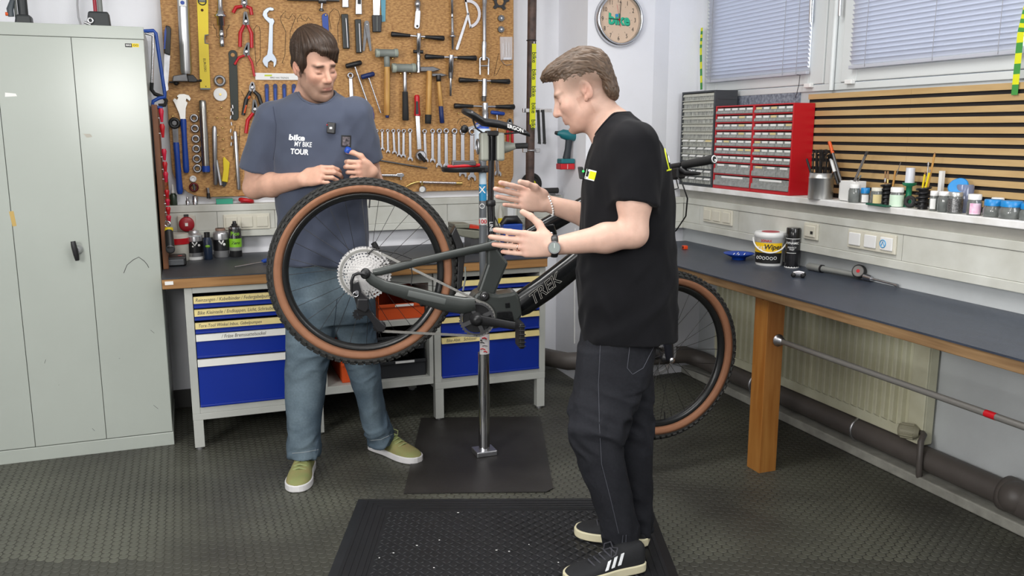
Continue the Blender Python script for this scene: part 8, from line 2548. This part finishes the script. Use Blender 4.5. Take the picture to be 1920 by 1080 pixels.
# open jar with tilted blue lid
p = V3(2.84, onx(1806, 398, 2.84)[1], LZ + 0.0008)
t = thing('tall_blue_jar', 'tall clear jar with its blue lid tilted open', 'jar', p)
s = msc(p)
MB().lathe(p, UP, [(0, 14 * s), (0.004, 15 * s), (50 * s, 15 * s), (52 * s, 13 * s)], 24).build('glass', mat('bluish_jar', srgb(150, 160, 190), 0.08, trans=0.5), t)
lc = onx(1794, 353, 2.82)
MB().lathe(lc + V3(0.012, 0, 0), unit((-0.75, -0.25, 0.6)), [(0, 16 * s), (0.01, 18 * s), (0.016, 18 * s), (0.018, 16 * s)], 28).build('lid', BLUELID, t)
tag(MB().obox(onx(1789, 349, 2.81), unit((0.2, 1, -0.2)) * 0, V3(0, 0.001, 0), V3(0.001, 0, 0)).build('speck', PAPER) if False else MB().box((2.852, onx(1764, 352, 2.86)[1] - 0.008, LZ + 0.02), (2.868, onx(1764, 352, 2.86)[1] + 0.008, LZ + 0.155)).box((2.850, onx(1764, 352, 2.86)[1] - 0.012, LZ + 0.001), (2.870, onx(1764, 352, 2.86)[1] + 0.012, LZ + 0.02)).build('white_tag_stick', WHITEP), 'white upright tag standing behind the jars', 'tag')
# coil springs used as brush holders
SPR = mat('black_spring_steel', (0.015, 0.015, 0.017), 0.3, 0.4)
def spring(label, x, yb, yt, w, X):
    p = V3(X, onx(x, yb, X)[1], LZ + 0.004); s = msc(p); r = w * s / 2 - 0.004; H = (yb - yt) * s
    t = thing('coil_spring', label, 'spring', p)
    pts = [p + V3(r * math.cos(a), r * math.sin(a), H * a / (2 * math.pi * 5)) for a in np.linspace(0, 2 * math.pi * 5, 90)]
    MB().tube(pts, 0.0045, 8).build('coil', SPR, t)
    MB().lathe(p - UP * 0.003, UP, [(0, r * 0.72), (H * 0.95, r * 0.72), (H * 0.95, r * 0.66), (0.003, r * 0.6)], 18).build('inner_cup', BLACKP, t)
    return p, r, H
spring('black coil spring holding brown brushes', 1661, 385, 347, 25, 2.83)
spring('black coil spring holding yellow brushes', 1729, 393, 353, 27, 2.80)
WOODB = mat('brush_wood', srgb(150, 112, 74), 0.5)
stick('paint_brush', 'thin brown brush, left of three in the spring', 'brush', 1659, 365, 1660, 321, (('handle', 0, 1, 0.0035, WOODB), ('ferrule', 0.55, 0.7, 0.0042, STEEL)), 2.83)
stick('paint_brush', 'thin brown brush, middle of three in the spring', 'brush', 1664, 365, 1665, 321, (('handle', 0, 1, 0.0035, WOODB), ('ferrule', 0.5, 0.65, 0.0042, BRASS)), 2.83)
stick('paint_brush', 'wooden brush leaning right in the spring', 'brush', 1672, 362, 1679, 320, (('handle', 0, 1, 0.0042, WOODH), ('ferrule', 0.1, 0.3, 0.0048, STEEL)), 2.83)
stick('scriber', 'thin bent steel scriber above the brushes', 'scriber', 1680, 330, 1689, 304, (('handle', 0, 0.5, 0.002, STEEL), ('tip', 0.5, 1, 0.0012, STEEL)), 2.83)
stick('yellow_brush', 'yellow brush, left of two in the spring', 'brush', 1726, 375, 1735, 322, (('handle', 0, 0.9, 0.0042, YELLOWP), ('tip', 0.88, 1, 0.003, WOODB)), 2.80)
stick('yellow_brush', 'yellow brush, right of two in the spring', 'brush', 1730, 375, 1744, 318, (('handle', 0, 0.9, 0.0045, YELLOWP), ('tip', 0.88, 1, 0.003, STEEL)), 2.80)
stick('wooden_brush', 'tall pale wooden brush above the yellow brushes', 'brush', 1738, 360, 1753, 286, (('handle', 0, 0.95, 0.004, WOODH), ('tip', 0.93, 1, 0.003, WOODB)), 2.82)
stick('steel_tweezers', 'steel tweezers beside the tall wooden brush', 'tweezers', 1736, 360, 1741, 304, (('arm', 0, 1, 0.0025, STEEL), ('end', 0.9, 1.0, 0.004, STEEL)), 2.83)
# green tray, green tool, black ring, white tube
p0 = at_ledge(1626, 384); p1 = at_ledge(1664, 389)
t = thing('green_tray', 'flat dark green plastic lid under the jars', 'tray', (p0 + p1) / 2)
MB().prism([p0 + V3(-0.01, 0, 0.0008), p1 + V3(-0.01, 0, 0.0008), p1 + V3(0.03, 0.01, 0.0008), p0 + V3(0.03, 0.01, 0.0008)], UP * 0.006).build('plate', mat('dark_green_plastic', srgb(20, 88, 68), 0.45), t, bev=0.002)
MB().prism([p0 + V3(-0.008, -0.002, 0.0068), p1 + V3(-0.008, 0.004, 0.0068), p1 + V3(0.0, 0.006, 0.0068), p0 + V3(0.0, 0, 0.0068)], UP * 0.003).build('rim', MATS['dark_green_plastic'], t)
p = V3(2.83, onx(1702, 385, 2.83)[1], LZ + 0.0008)
t = thing('green_funnel', 'green funnel standing upside down behind the black ring', 'funnel', p)
MB().lathe(p, UP, [(0, 0.024), (0.02, 0.022), (0.05, 0.012), (0.085, 0.012), (0.09, 0.026), (0.10, 0.028)], 24).build('cone', GREENP, t)
MB().lathe(p + UP * 0.1, UP, [(0, 0.019), (0.062, 0.018)], 20).build('white_tube', mat('milky_tube', srgb(210, 214, 222), 0.25), t)
p = at_ledge(1701, 390) + V3(0.012, 0, 0.026)
t = thing('rubber_ring', 'thick black rubber ring standing between jar and spring', 'ring', p - UP * 0.025)
MB().torus(p, unit((-0.9, -0.4, 0.1)), 0.017, 0.0085, 26, 10).build('ring', BLACKR, t)
MB().torus(p + V3(-0.004, 0, 0), unit((-0.9, -0.4, 0.1)), 0.0115, 0.002, 22, 6).build('inner_lip', DSTEEL, t)

# ================================================================= THINGS ON THE RIGHT BENCH
BZ = 0.8415
def onb(x, y): return onz(x, y, BZ)
def label_band(parent, p, r, z0, z1, m, a0=-1.2, a1=1.2, name='label_band', ra=None):
    n = 16; vs = []; fs = []; base = math.atan2(-p[1], -p[0])
    for k in range(n + 1):
        a = base + a0 + (a1 - a0) * k / n
        vs += [V3(p[0] + r * math.cos(a), p[1] + r * math.sin(a), p[2] + z0), V3(p[0] + (ra or r) * math.cos(a), p[1] + (ra or r) * math.sin(a), p[2] + z1)]
    for k in range(n): fs.append((2 * k, 2 * k + 1, 2 * k + 3, 2 * k + 2))
    return MB().raw(vs, fs, True).build(name, m, parent)
def curved_text(s, parent, p, r, z, size, m, name='lettering', bold=0.02, shear=0.0, a_off=0.0, xs=1.0):
    vs, fs = text_mesh(s, bold, shear); base = math.atan2(-p[1], -p[0]) + a_off
    pts = [V3(p[0] + r * math.cos(base + q[0] * size * xs / r), p[1] + r * math.sin(base + q[0] * size * xs / r), p[2] + z + q[1] * size) for q in vs]
    return MB().raw(pts, fs).build(name, m, parent)
p = onb(1437, 497); s = msc(p); r = 28 * s; H = 62 * s
p = V3(p[0] + r * 0.35, p[1] + r * 0.2, BZ)
t = thing('wipes_bucket', 'white wipes bucket with yellow and black print on the right bench', 'bucket', p)
MB().lathe(p, UP, [(0, r * 0.86), (0.003, r * 0.88), (H * 0.84, r * 0.98), (H * 0.85, r * 1.04), (H * 0.95, r * 1.04), (H, r * 0.98)], 40).build('tub', WHITEP, t)
MB().lathe(p + UP * H, UP, [(0, r * 0.6), (0.002, r * 0.55)], 30).build('lid_sticker', mat('dull_red', srgb(170, 60, 70), 0.5), t)
YLB = mat('bucket_yellow', srgb(240, 196, 20), 0.45)
label_band(t, p, r * 0.975, H * 0.40, H * 0.70, YLB, -1.3, 0.9, ra=r * 0.995)
label_band(t, p, r * 0.915, H * 0.08, H * 0.40, INK, -1.3, 0.9, ra=r * 0.975)
curved_text('SONAX', t, p, r * 1.0, H * 0.76, 0.016, REDP, a_off=-0.25)
curved_text('Wipes', t, p, r * 1.01, H * 0.58, 0.034, INK, a_off=0.2, shear=0.2)
curved_text('MULTI', t, p, r * 1.005, H * 0.53, 0.026, WHITEP, a_off=-0.62, shear=0.2, xs=0.7)
for k in range(6):
    an = math.atan2(-p[1], -p[0]) - 0.9 + 0.26 * k
    MB().torus(V3(p[0] + r * 0.965 * math.cos(an), p[1] + r * 0.965 * math.sin(an), p[2] + H * 0.24 + 0.002 * (k % 2)), (math.cos(an), math.sin(an), 0), 0.007, 0.0014, 12, 5).build('pictogram', PAPER, t)
hd = []
b0 = math.atan2(-p[1], -p[0])
for k in range(21):
    a = math.pi * k / 20
    hd.append(V3(p[0], p[1], p[2] + H * 0.80) + V3(-math.sin(b0), math.cos(b0), 0) * r * 1.09 * -math.cos(a) + V3(math.cos(b0), math.sin(b0), 0) * r * 1.12 * math.sin(a) - UP * H * 0.38 * math.sin(a))
MB().tube(hd, 0.0042, 8).build('bail_handle', WHITEP, t)
p = onb(1478, 502); s = msc(p); r = 13.2 * s; H = 75 * s
p = V3(p[0] + r * 0.8, p[1] + r * 0.3, BZ)
t = thing('spray_can', 'black spray can standing beside the white bucket', 'spray can', p)
MB().lathe(p, UP, [(0, r * 0.97), (0.004, r), (H * 0.72, r), (H * 0.735, r * 0.97)], 32).build('can', mat('black_lacquer', (0.013, 0.013, 0.015), 0.22), t)
MB().lathe(p + UP * H * 0.735, UP, [(0, r * 0.98), (H * 0.24, r * 0.98), (H * 0.262, r * 0.9)], 32).build('cap', mat('black_gloss_cap', (0.01, 0.01, 0.01), 0.15), t)
label_band(t, p, r * 1.01, H * 0.725, H * 0.737, PAPER, -3.14, 3.14, 'white_ring')
label_band(t, p, r * 1.01, 0.0, 0.006, PAPER, -3.14, 3.14, 'white_ring')
label_band(t, p, r * 1.01, H * 0.37, H * 0.382, PAPER, -0.9, 0.5, 'white_bar')
curved_text('DYNAMIC', t, p, r * 1.015, H * 0.62, 0.015, PAPER, a_off=-0.1, shear=0.15)
curved_text('PERFECT', t, p, r * 1.015, H * 0.51, 0.011, PAPER, a_off=-0.1, bold=0.0)
curved_text('PREP', t, p, r * 1.015, H * 0.46, 0.011, PAPER, a_off=-0.1, bold=0.0)
p = onb(1385, 486)
t = thing('magnetic_bowl', 'shallow blue magnetic bowl with small screws on the right bench', 'bowl', p)
MB().lathe(V3(p[0], p[1], BZ), UP, [(0, 0.035), (0.012, 0.037), (0.014, 0.045), (0.03, 0.078), (0.033, 0.079), (0.031, 0.074), (0.018, 0.045), (0.016, 0.0)], 40, capb=False).build('bowl', mat('royal_blue_plastic', srgb(16, 66, 170), 0.3), t)
for k in range(4):
    a = 1.3 * k; MB().cyl(V3(p[0] + 0.03 * math.cos(a), p[1] + 0.03 * math.sin(a), BZ + 0.020), V3(p[0] + 0.03 * math.cos(a) + 0.01, p[1] + 0.03 * math.sin(a), BZ + 0.03), 0.003, n=8).build('screw', CHROME, t)
p = onb(1284, 467)
t = thing('orange_clip', 'small orange plastic clip on the right bench', 'clip', p)
MB().box((p[0] - 0.012, p[1] - 0.014, BZ), (p[0] + 0.012, p[1] + 0.014, BZ + 0.02)).build('block', mat('signal_orange', srgb(232, 74, 20), 0.45), t, bev=0.003)
MB().cyl((p[0] - 0.014, p[1], BZ + 0.011), (p[0] + 0.014, p[1], BZ + 0.011), 0.006).build('bore', INK, t)
# silver toy-like cutter with wheels
a = onb(1483, 519); b = onb(1511, 521); d = unit(b - a)
t = thing('rolling_cutter', 'small silver cutter with four wheels on the right bench', 'tool', (a + b) / 2)
L_ = np.linalg.norm(b - a)
MB().obox((a + b) / 2 + UP * 0.016, d * L_ * 0.36, np.cross(UP, d) * 0.012, UP * 0.006).build('frame', CHROME, t, bev=0.002)
MB().tube([a + d * 0.01 + UP * 0.02, (a + b) / 2 + UP * 0.026, b - d * 0.008 + UP * 0.022], 0.006, 8).build('arm', STEEL, t)
for e in (a + d * 0.012, b - d * 0.012):
    for sg in (-1, 1):
        c = e + np.cross(UP, d) * 0.012 * sg + UP * 0.0115
        MB().lathe(c, np.cross(UP, d) * sg, [(0, 0.0105), (0.006, 0.0105), (0.008, 0.004)], 16).build('wheel', BLACKP, t)
# torque wrench
a = onb(1515, 506); g = onb(1610, 524); e = onb(1683, 540)
up2 = UP * 0.018
d = unit(g - a); t = thing('torque_wrench', 'grey torque wrench with round gauge lying on the right bench', 'torque wrench', a)
GRYP = mat('grey_wrench_sleeve', srgb(150, 152, 148), 0.4, 0.3)
MB().tube([a + up2, a + up2 + (g - a) * 0.02, a + up2 + (g - a) * 0.27], [0.015, 0.018, 0.018], 18).build('grip', GRYP, t)
MB().cyl(a + up2 + (g - a) * 0.27, a + up2 + (g - a) * 0.30, 0.019).build('grip_ring', BLACKP, t)
MB().cyl(a + up2 + (g - a) * 0.30, a + up2 + (g - a) * 0.92, 0.015, 0.0125).build('tube', GRYP, t)
gc = g + UP * 0.033
MB().lathe(gc + V3(0.012, 0.006, 0), unit((-0.85, -0.45, 0.25)), [(0, 0.030), (0.026, 0.030), (0.030, 0.026)], 28).build('gauge', mat('gauge_body', (0.03, 0.03, 0.03), 0.4), t)
MB().lathe(gc + V3(0.012, 0.006, 0) + unit((-0.85, -0.45, 0.25)) * 0.0305, unit((-0.85, -0.45, 0.25)), [(0, 0.024), (0.0006, 0.023)], 24).build('gauge_dial', mat('grey_dial', srgb(120, 116, 112), 0.4), t)
MB().lathe(gc + V3(0.012, 0.006, 0) + unit((-0.85, -0.45, 0.25)) * 0.0315, unit((-0.85, -0.45, 0.25)), [(0, 0.008), (0.0006, 0.007)], 16).build('gauge_centre', REDP, t)
MB().tube([g + up2 + (e - g) * 0.16, g + up2 * 0.9 + (e - g) * 0.34], [0.016, 0.012], 14).build('ratchet_head', CHROME, t)
MB().tube([g + up2 * 0.9 + (e - g) * 0.32, e - (e - g) * 0.1 + UP * 0.012, e + UP * 0.009], [0.005, 0.005, 0.008], 10).build('extension', STEEL, t)
a = onb(1781, 554); b = onb(1866, 574)
t = thing('copper_strip', 'thin copper-coloured strip against the wall on the right bench', 'strip', a)
MB().beam(a + UP * 0.006, b + UP * 0.006, 0.012, 0.009).build('strip', mat('copper_wood', srgb(160, 96, 60), 0.5), t)
MB().beam(a + UP * 0.0108 + V3(-0.004, 0, 0), b + UP * 0.0108 + V3(-0.004, 0, 0), 0.003, 0.001).build('bright_edge', mat('copper_edge', srgb(206, 150, 116), 0.4, 0.5), t)

# ================================================================= THINGS ON THE BACK BENCH
BB = 0.8425
def onbb(x, y): return onz(x, y, BB)
p = onbb(330, 499); s = msc(p)
t = thing('battery_charger', 'black and grey battery charger at the left end of the back bench', 'charger', V3(p[0], p[1] + 0.06, BB))
MB().box((p[0] - 0.055, p[1], BB), (p[0] + 0.05, p[1] + 0.13, BB + 0.045)).build('housing', BLACKP, t, bev=0.008)
MB().box((p[0] - 0.05, p[1] - 0.008, BB + 0.004), (p[0] + 0.038, p[1] + 0.002, BB + 0.034)).build('front_cover', mat('grey_charger_front', srgb(96, 100, 104), 0.4), t, bev=0.004)
MB().box((p[0] + 0.012, p[1] + 0.03, BB + 0.0452), (p[0] + 0.03, p[1] + 0.06, BB + 0.0456)).build('red_label', REDP, t)
p = ony(336, 482, 4.68); p = V3(p[0], 4.70, BB)
t = thing('white_tub', 'white plastic tub with red band behind the charger', 'tub', p)
MB().lathe(p, UP, [(0, 0.046), (0.003, 0.048), (0.135, 0.052), (0.14, 0.05)], 30).build('tub', mat('dirty_white_plastic', srgb(204, 202, 190), 0.5, var=0.1, scale=20), t)
MB().lathe(p, UP, [(0.088, 0.054), (0.118, 0.0545)], 30).build('red_band', REDP, t)
p = ony(313, 462, 4.40) + V3(0.012, 0, 0)
t = thing('hand_torch', 'black torch with yellow collar hanging on the plank', 'torch', p)
MB().cyl(p + V3(0.003, -0.02, -0.01), p + V3(0, 0.03, 0.075), 0.020, 0.019).build('barrel', BLACKP, t)
MB().lathe(p + V3(0.003, -0.02, -0.01), (0.0, -1, -0.3), [(0, 0.021), (0.008, 0.021), (0.009, 0.014)], 20).build('lens_ring', DSTEEL, t)
MB().cyl(p + V3(0, 0.03, 0.07), p + V3(0, 0.034, 0.085), 0.021).build('collar', YELLOWP, t)
MB().torus(p + V3(-0.003, 0.02, 0.105), (0.3, 1, 0), 0.013, 0.004, 18, 6).build('hanging_ring', CHROME, t)


def can(name, label, x, yb, yt, w, prof, m, bands=(), cat='bottle', Y=None):
    p = onbb(x, yb) if Y is None else V3(ony(x, yb, Y)[0], Y, BB)
    s = msc(p); r = w * s / 2; H = (yb - yt) * s
    p = V3(p[0], p[1] + r * 0.7, BB)
    t = thing(name, label, cat, p)
    MB().lathe(p, UP, [(h * H, q * r) for h, q in prof], 28).build('body', m, t)
    for (h0, h1, q, mm, nm) in bands:
        MB().lathe(p, UP, [(h0 * H, q * r), (h1 * H, q * r)], 28).build(nm, mm, t)
    return t, p, r, H


SILV = mat('silver_bottle', (0.5, 0.5, 0.51), 0.3, 0.7)
BLB = mat('black_label', (0.012, 0.012, 0.014), 0.35)
CL = mat('clear_cyan', srgb(190, 196, 198), 0.2)
bprof = [(0, 0.92), (0.03, 1), (0.80, 1), (0.88, 0.92), (0.90, 0.62), (0.97, 0.60), (1.0, 0.55)]
t, p, r, H = can('spray_bottle', 'silver bottle with black label, left on the back bench', 367, 487, 433, 29, bprof, SILV, ((0.24, 0.64, 1.01, BLB, 'black_label'), (0.0, 0.10, 1.01, WHITEP, 'white_foot'), (0.80, 0.84, 1.02, CL, 'shoulder_ring')))
MB().tube([p + V3(-r * 0.3, -r * 0.98, H * 0.62), p + V3(0, -r * 1.02, H * 0.50), p + V3(r * 0.3, -r * 0.98, H * 0.62)], 0.004, 6).build('label_print', PAPER, t)
MB().ball(p + V3(r * 0.5, -r * 0.88, H * 0.50), 0.007, 8).ball(p + V3(-r * 0.25, -r * 0.98, H * 0.47), 0.005, 8).build('label_print', PAPER, t)
t, p, r, H = can('dark_bottle', 'dark blue bottle with green spot between the silver bottles', 391, 487, 436, 16, [(0, 0.9), (0.03, 1), (0.7, 1), (0.8, 0.7), (0.84, 0.62), (1, 0.62)], mat('midnight_blue', srgb(30, 44, 66), 0.35), ((0.8, 1.0, 0.66, BLACKP, 'cap'),))
MB().ball(p + V3(0, -r * 0.9, H * 0.5), 0.010, 10, (1.3, 0.5, 0.8)).build('green_spot', mat('leaf_green', srgb(120, 170, 50), 0.5), t)
t, p, r, H = can('spray_bottle', 'silver bottle with black label, right on the back bench', 416.5, 483, 428.5, 28, bprof, SILV, ((0.24, 0.62, 1.01, BLB, 'black_label'), (0.92, 1.0, 0.64, mat('copper_cap', srgb(150, 120, 104), 0.4), 'cap')))
MB().tube([p + V3(-r * 0.3, -r * 0.98, H * 0.60), p + V3(0, -r * 1.02, H * 0.48), p + V3(r * 0.3, -r * 0.98, H * 0.60)], 0.005, 6).build('label_print', PAPER, t)
MB().ball(p + V3(r * 0.35, -r * 0.95, H * 0.46), 0.008, 8).build('label_print', PAPER, t)
t, p, r, H = can('spray_can', 'black and lime green spray can on the back bench', 443.5, 482, 415, 22.5, [(0, 0.95), (0.02, 1), (0.80, 1), (0.86, 0.75), (0.87, 0.5), (0.92, 0.5), (0.93, 0.32), (1.0, 0.28)], mat('black_can', (0.014, 0.014, 0.015), 0.3), ((0.28, 0.52, 1.01, mat('lime_green_label', srgb(128, 190, 40), 0.4), 'green_band'), (0.79, 0.84, 1.02, CHROME, 'rim'), (0.18, 0.28, 1.008, GREYP, 'grey_band')), 'spray can')
curved_text('Pico', t, p, r * 1.02, H * 0.66, 0.028, mat('lime_green_label', srgb(128, 190, 40), 0.4), bold=0.02)
curved_text('Zero', t, p, r * 1.025, H * 0.40, 0.022, INK, shear=0.3)
a = onbb(440, 503); b = onbb(508, 492)
t = thing('screwdriver', 'long screwdriver with blue handle on the back bench', 'screwdriver', a)
MB().cyl(a + UP * 0.006, a + (b - a) * 0.8 + UP * 0.008, 0.0035).build('shaft', STEEL, t)
MB().tube([a + (b - a) * 0.76 + UP * 0.011, a + (b - a) * 0.82 + UP * 0.013, b + UP * 0.013, b + (b - a) * 0.15 + UP * 0.012], [0.008, 0.011, 0.012, 0.009], 12).build('handle', BLUEP, t)
# bench vice behind the bike
c = ony(884, 447, 4.45)
t = thing('bench_vice', 'grey bench vice with red jaw pads behind the seat stay', 'vice', V3(c[0], 4.45, BB))
VM = mat('vice_grey_paint', srgb(134, 134, 120), 0.5, var=0.15, scale=20)
q = lambda x, y, Y=4.42: ony(x, y, Y)
MB().prism([q(x, y) for x, y in ((853, 428), (912, 434), (912, 446), (890, 448), (866, 444), (854, 438))], V3(0, 0.14, 0)).build('vice_body', VM, t, bev=0.006)
MB().prism([q(x, y) for x, y in ((852, 420), (882, 420), (882, 428), (853, 428))], V3(0, 0.13, 0)).build('jaw', VM, t, bev=0.004)
MB().prism([q(x, y) for x, y in ((880, 422), (908, 426), (908, 430), (880, 428))], V3(0, 0.12, 0)).build('red_pad', mat('vermilion', srgb(210, 54, 30), 0.45), t)
cz = q(889, 448)
MB().box((cz[0] - 0.015, 4.43, BB + 0.02), (cz[0] + 0.05, 4.55, cz[2] + 0.01)).build('pedestal', DSTEEL, t)
MB().box((cz[0] - 0.05, 4.40, BB), (cz[0] + 0.09, 4.60, BB + 0.022)).build('base', DSTEEL, t, bev=0.004)
p = onbb(958, 427)
t = thing('tape_dispenser', 'blue and black tape dispenser on the back bench', 'dispenser', V3(p[0], 4.5, BB))
c = ony(958, 418, 4.5)
MB().tube([c + V3(-0.055, 0, -0.01), c + V3(-0.03, 0, 0.018), c + V3(0.03, 0, 0.018), c + V3(0.06, 0, -0.01)], [0.016, 0.024, 0.024, 0.014], 12).build('shell', BLACKP, t)
MB().box((c[0] - 0.055, 4.47, BB), (c[0] + 0.06, 4.53, c[2] - 0.004)).build('blue_base', BLUEP, t, bev=0.006)
for (x, w, m, lab) in ((938, 9, mat('pale_bottle', srgb(200, 198, 186), 0.4), 'small pale bottle with yellow band beside the seat post'), (957, 16, mat('white_box', srgb(220, 222, 222), 0.5), 'white carton on the back bench behind the hands')):
    c0 = ony(x, 412, 4.70)
    t = thing('small_container', lab, 'container', V3(c0[0], 4.70, BB))
    h = ony(x, 385, 4.70)[2] - BB; ww = w * 0.0031 / 2
    if w < 12:
        MB().lathe((c0[0], 4.70, BB), UP, [(0, ww), (h * 0.8, ww), (h * 0.9, ww * 0.6), (h, ww * 0.6)], 18).build('bottle', m, t)
        MB().lathe((c0[0], 4.70, BB), UP, [(h * 0.55, ww * 1.02), (h * 0.68, ww * 1.02)], 18).build('yellow_band', YELLOWP, t)
    else:
        MB().box((c0[0] - ww, 4.68, BB), (c0[0] + ww, 4.73, BB + h)).build('carton', m, t)
        MB().box((c0[0] + ww * 0.6, 4.679, BB), (c0[0] + ww * 0.66, 4.68, BB + h)).build('seam', GREYP, t)
c0 = ony(1062, 434, 4.4)
t = thing('steel_cup', 'small dark steel cup on a red cloth beside the elbow', 'cup', V3(1.74, 4.42, BB))
MB().lathe((1.73, 4.42, BB + 0.008), UP, [(0, 0.028), (0.04, 0.03), (0.042, 0.026)], 20).build('cup', DSTEEL, t)
MB().box((1.66, 4.38, BB), (1.768, 4.47, BB + 0.008)).build('red_cloth', REDP, t, bev=0.003)
# pumps standing on the cupboard
def pump(label, x, w, h, cols):
    c0 = ony(x, 40, 4.45)
    t = thing('floor_pump', label, 'pump', (c0[0], 4.45, 1.953))
    x_ = c0[0]
    MB().prism([(x_ - w, 4.41, 1.954), (x_ + w, 4.41, 1.954), (x_ + w * 0.9, 4.41, 1.954 + h), (x_ - w * 0.75, 4.41, 1.954 + h)], (0, 0.08, 0)).build('base_block', mat('pump_black', srgb(40, 44, 46), 0.5), t, bev=0.008)
    for dx, r_, m in cols:
        MB().cyl((x_ + dx, 4.45, 1.954 + h - 0.01), (x_ + dx, 4.45, 2.5), r_).build('tube', m, t)
    return t, x_
t, x_ = pump('black floor pump with orange knob on top of the cupboard', 45, 0.034, 0.045, ((0.0, 0.020, mat('pump_black', srgb(40, 44, 46), 0.5)), (-0.028, 0.006, GREYP)))
MB().cyl((x_ - 0.05, 4.43, 2.0), (x_ - 0.066, 4.43, 2.0), 0.008).build('orange_knob', ORANGEP, t)
MB().tube([(x_ - 0.045, 4.43, 1.99), (x_ - 0.047, 4.43, 2.02), (x_ - 0.035, 4.44, 2.06)], [0.012, 0.014, 0.010], 10).build('gauge_arm', mat('pump_slate', srgb(70, 78, 84), 0.45), t)
t, x_ = pump('black floor pump with red and grey tubes on top of the cupboard', 185, 0.050, 0.072, ((-0.010, 0.008, mat('red_black_tube', srgb(150, 20, 40), 0.4)), (0.010, 0.011, GREYP)))
MB().torus((x_ - 0.03, 4.405, 1.984), (0, 1, 0), 0.010, 0.005, 16, 8).build('valve_ring', CHROME, t)
MB().cyl((x_ - 0.055, 4.40, 1.975), (x_ - 0.03, 4.40, 1.965), 0.006).build('lever', CHROME, t)
pp = [ony(x, y, 4.7) for x, y in ((145, -20), (145, 10), (147, 32), (152, 48))]
tag(MB().tube(pp, 0.0045, 8).build('grey_cable', mat('grey_cable_sheath', srgb(170, 170, 174), 0.5)), 'grey cable hanging down behind the cupboard', 'cable')
# thin white cable on the column side
pp = [(2.146, 4.62, 0.93), (2.146, 4.62, 0.6), (2.146, 4.615, 0.4), (2.146, 4.61, 0.23)]
tag(MB().tube(pp, 0.004, 8).build('white_cable', WHITEP), 'thin white cable running down the column side', 'cable')
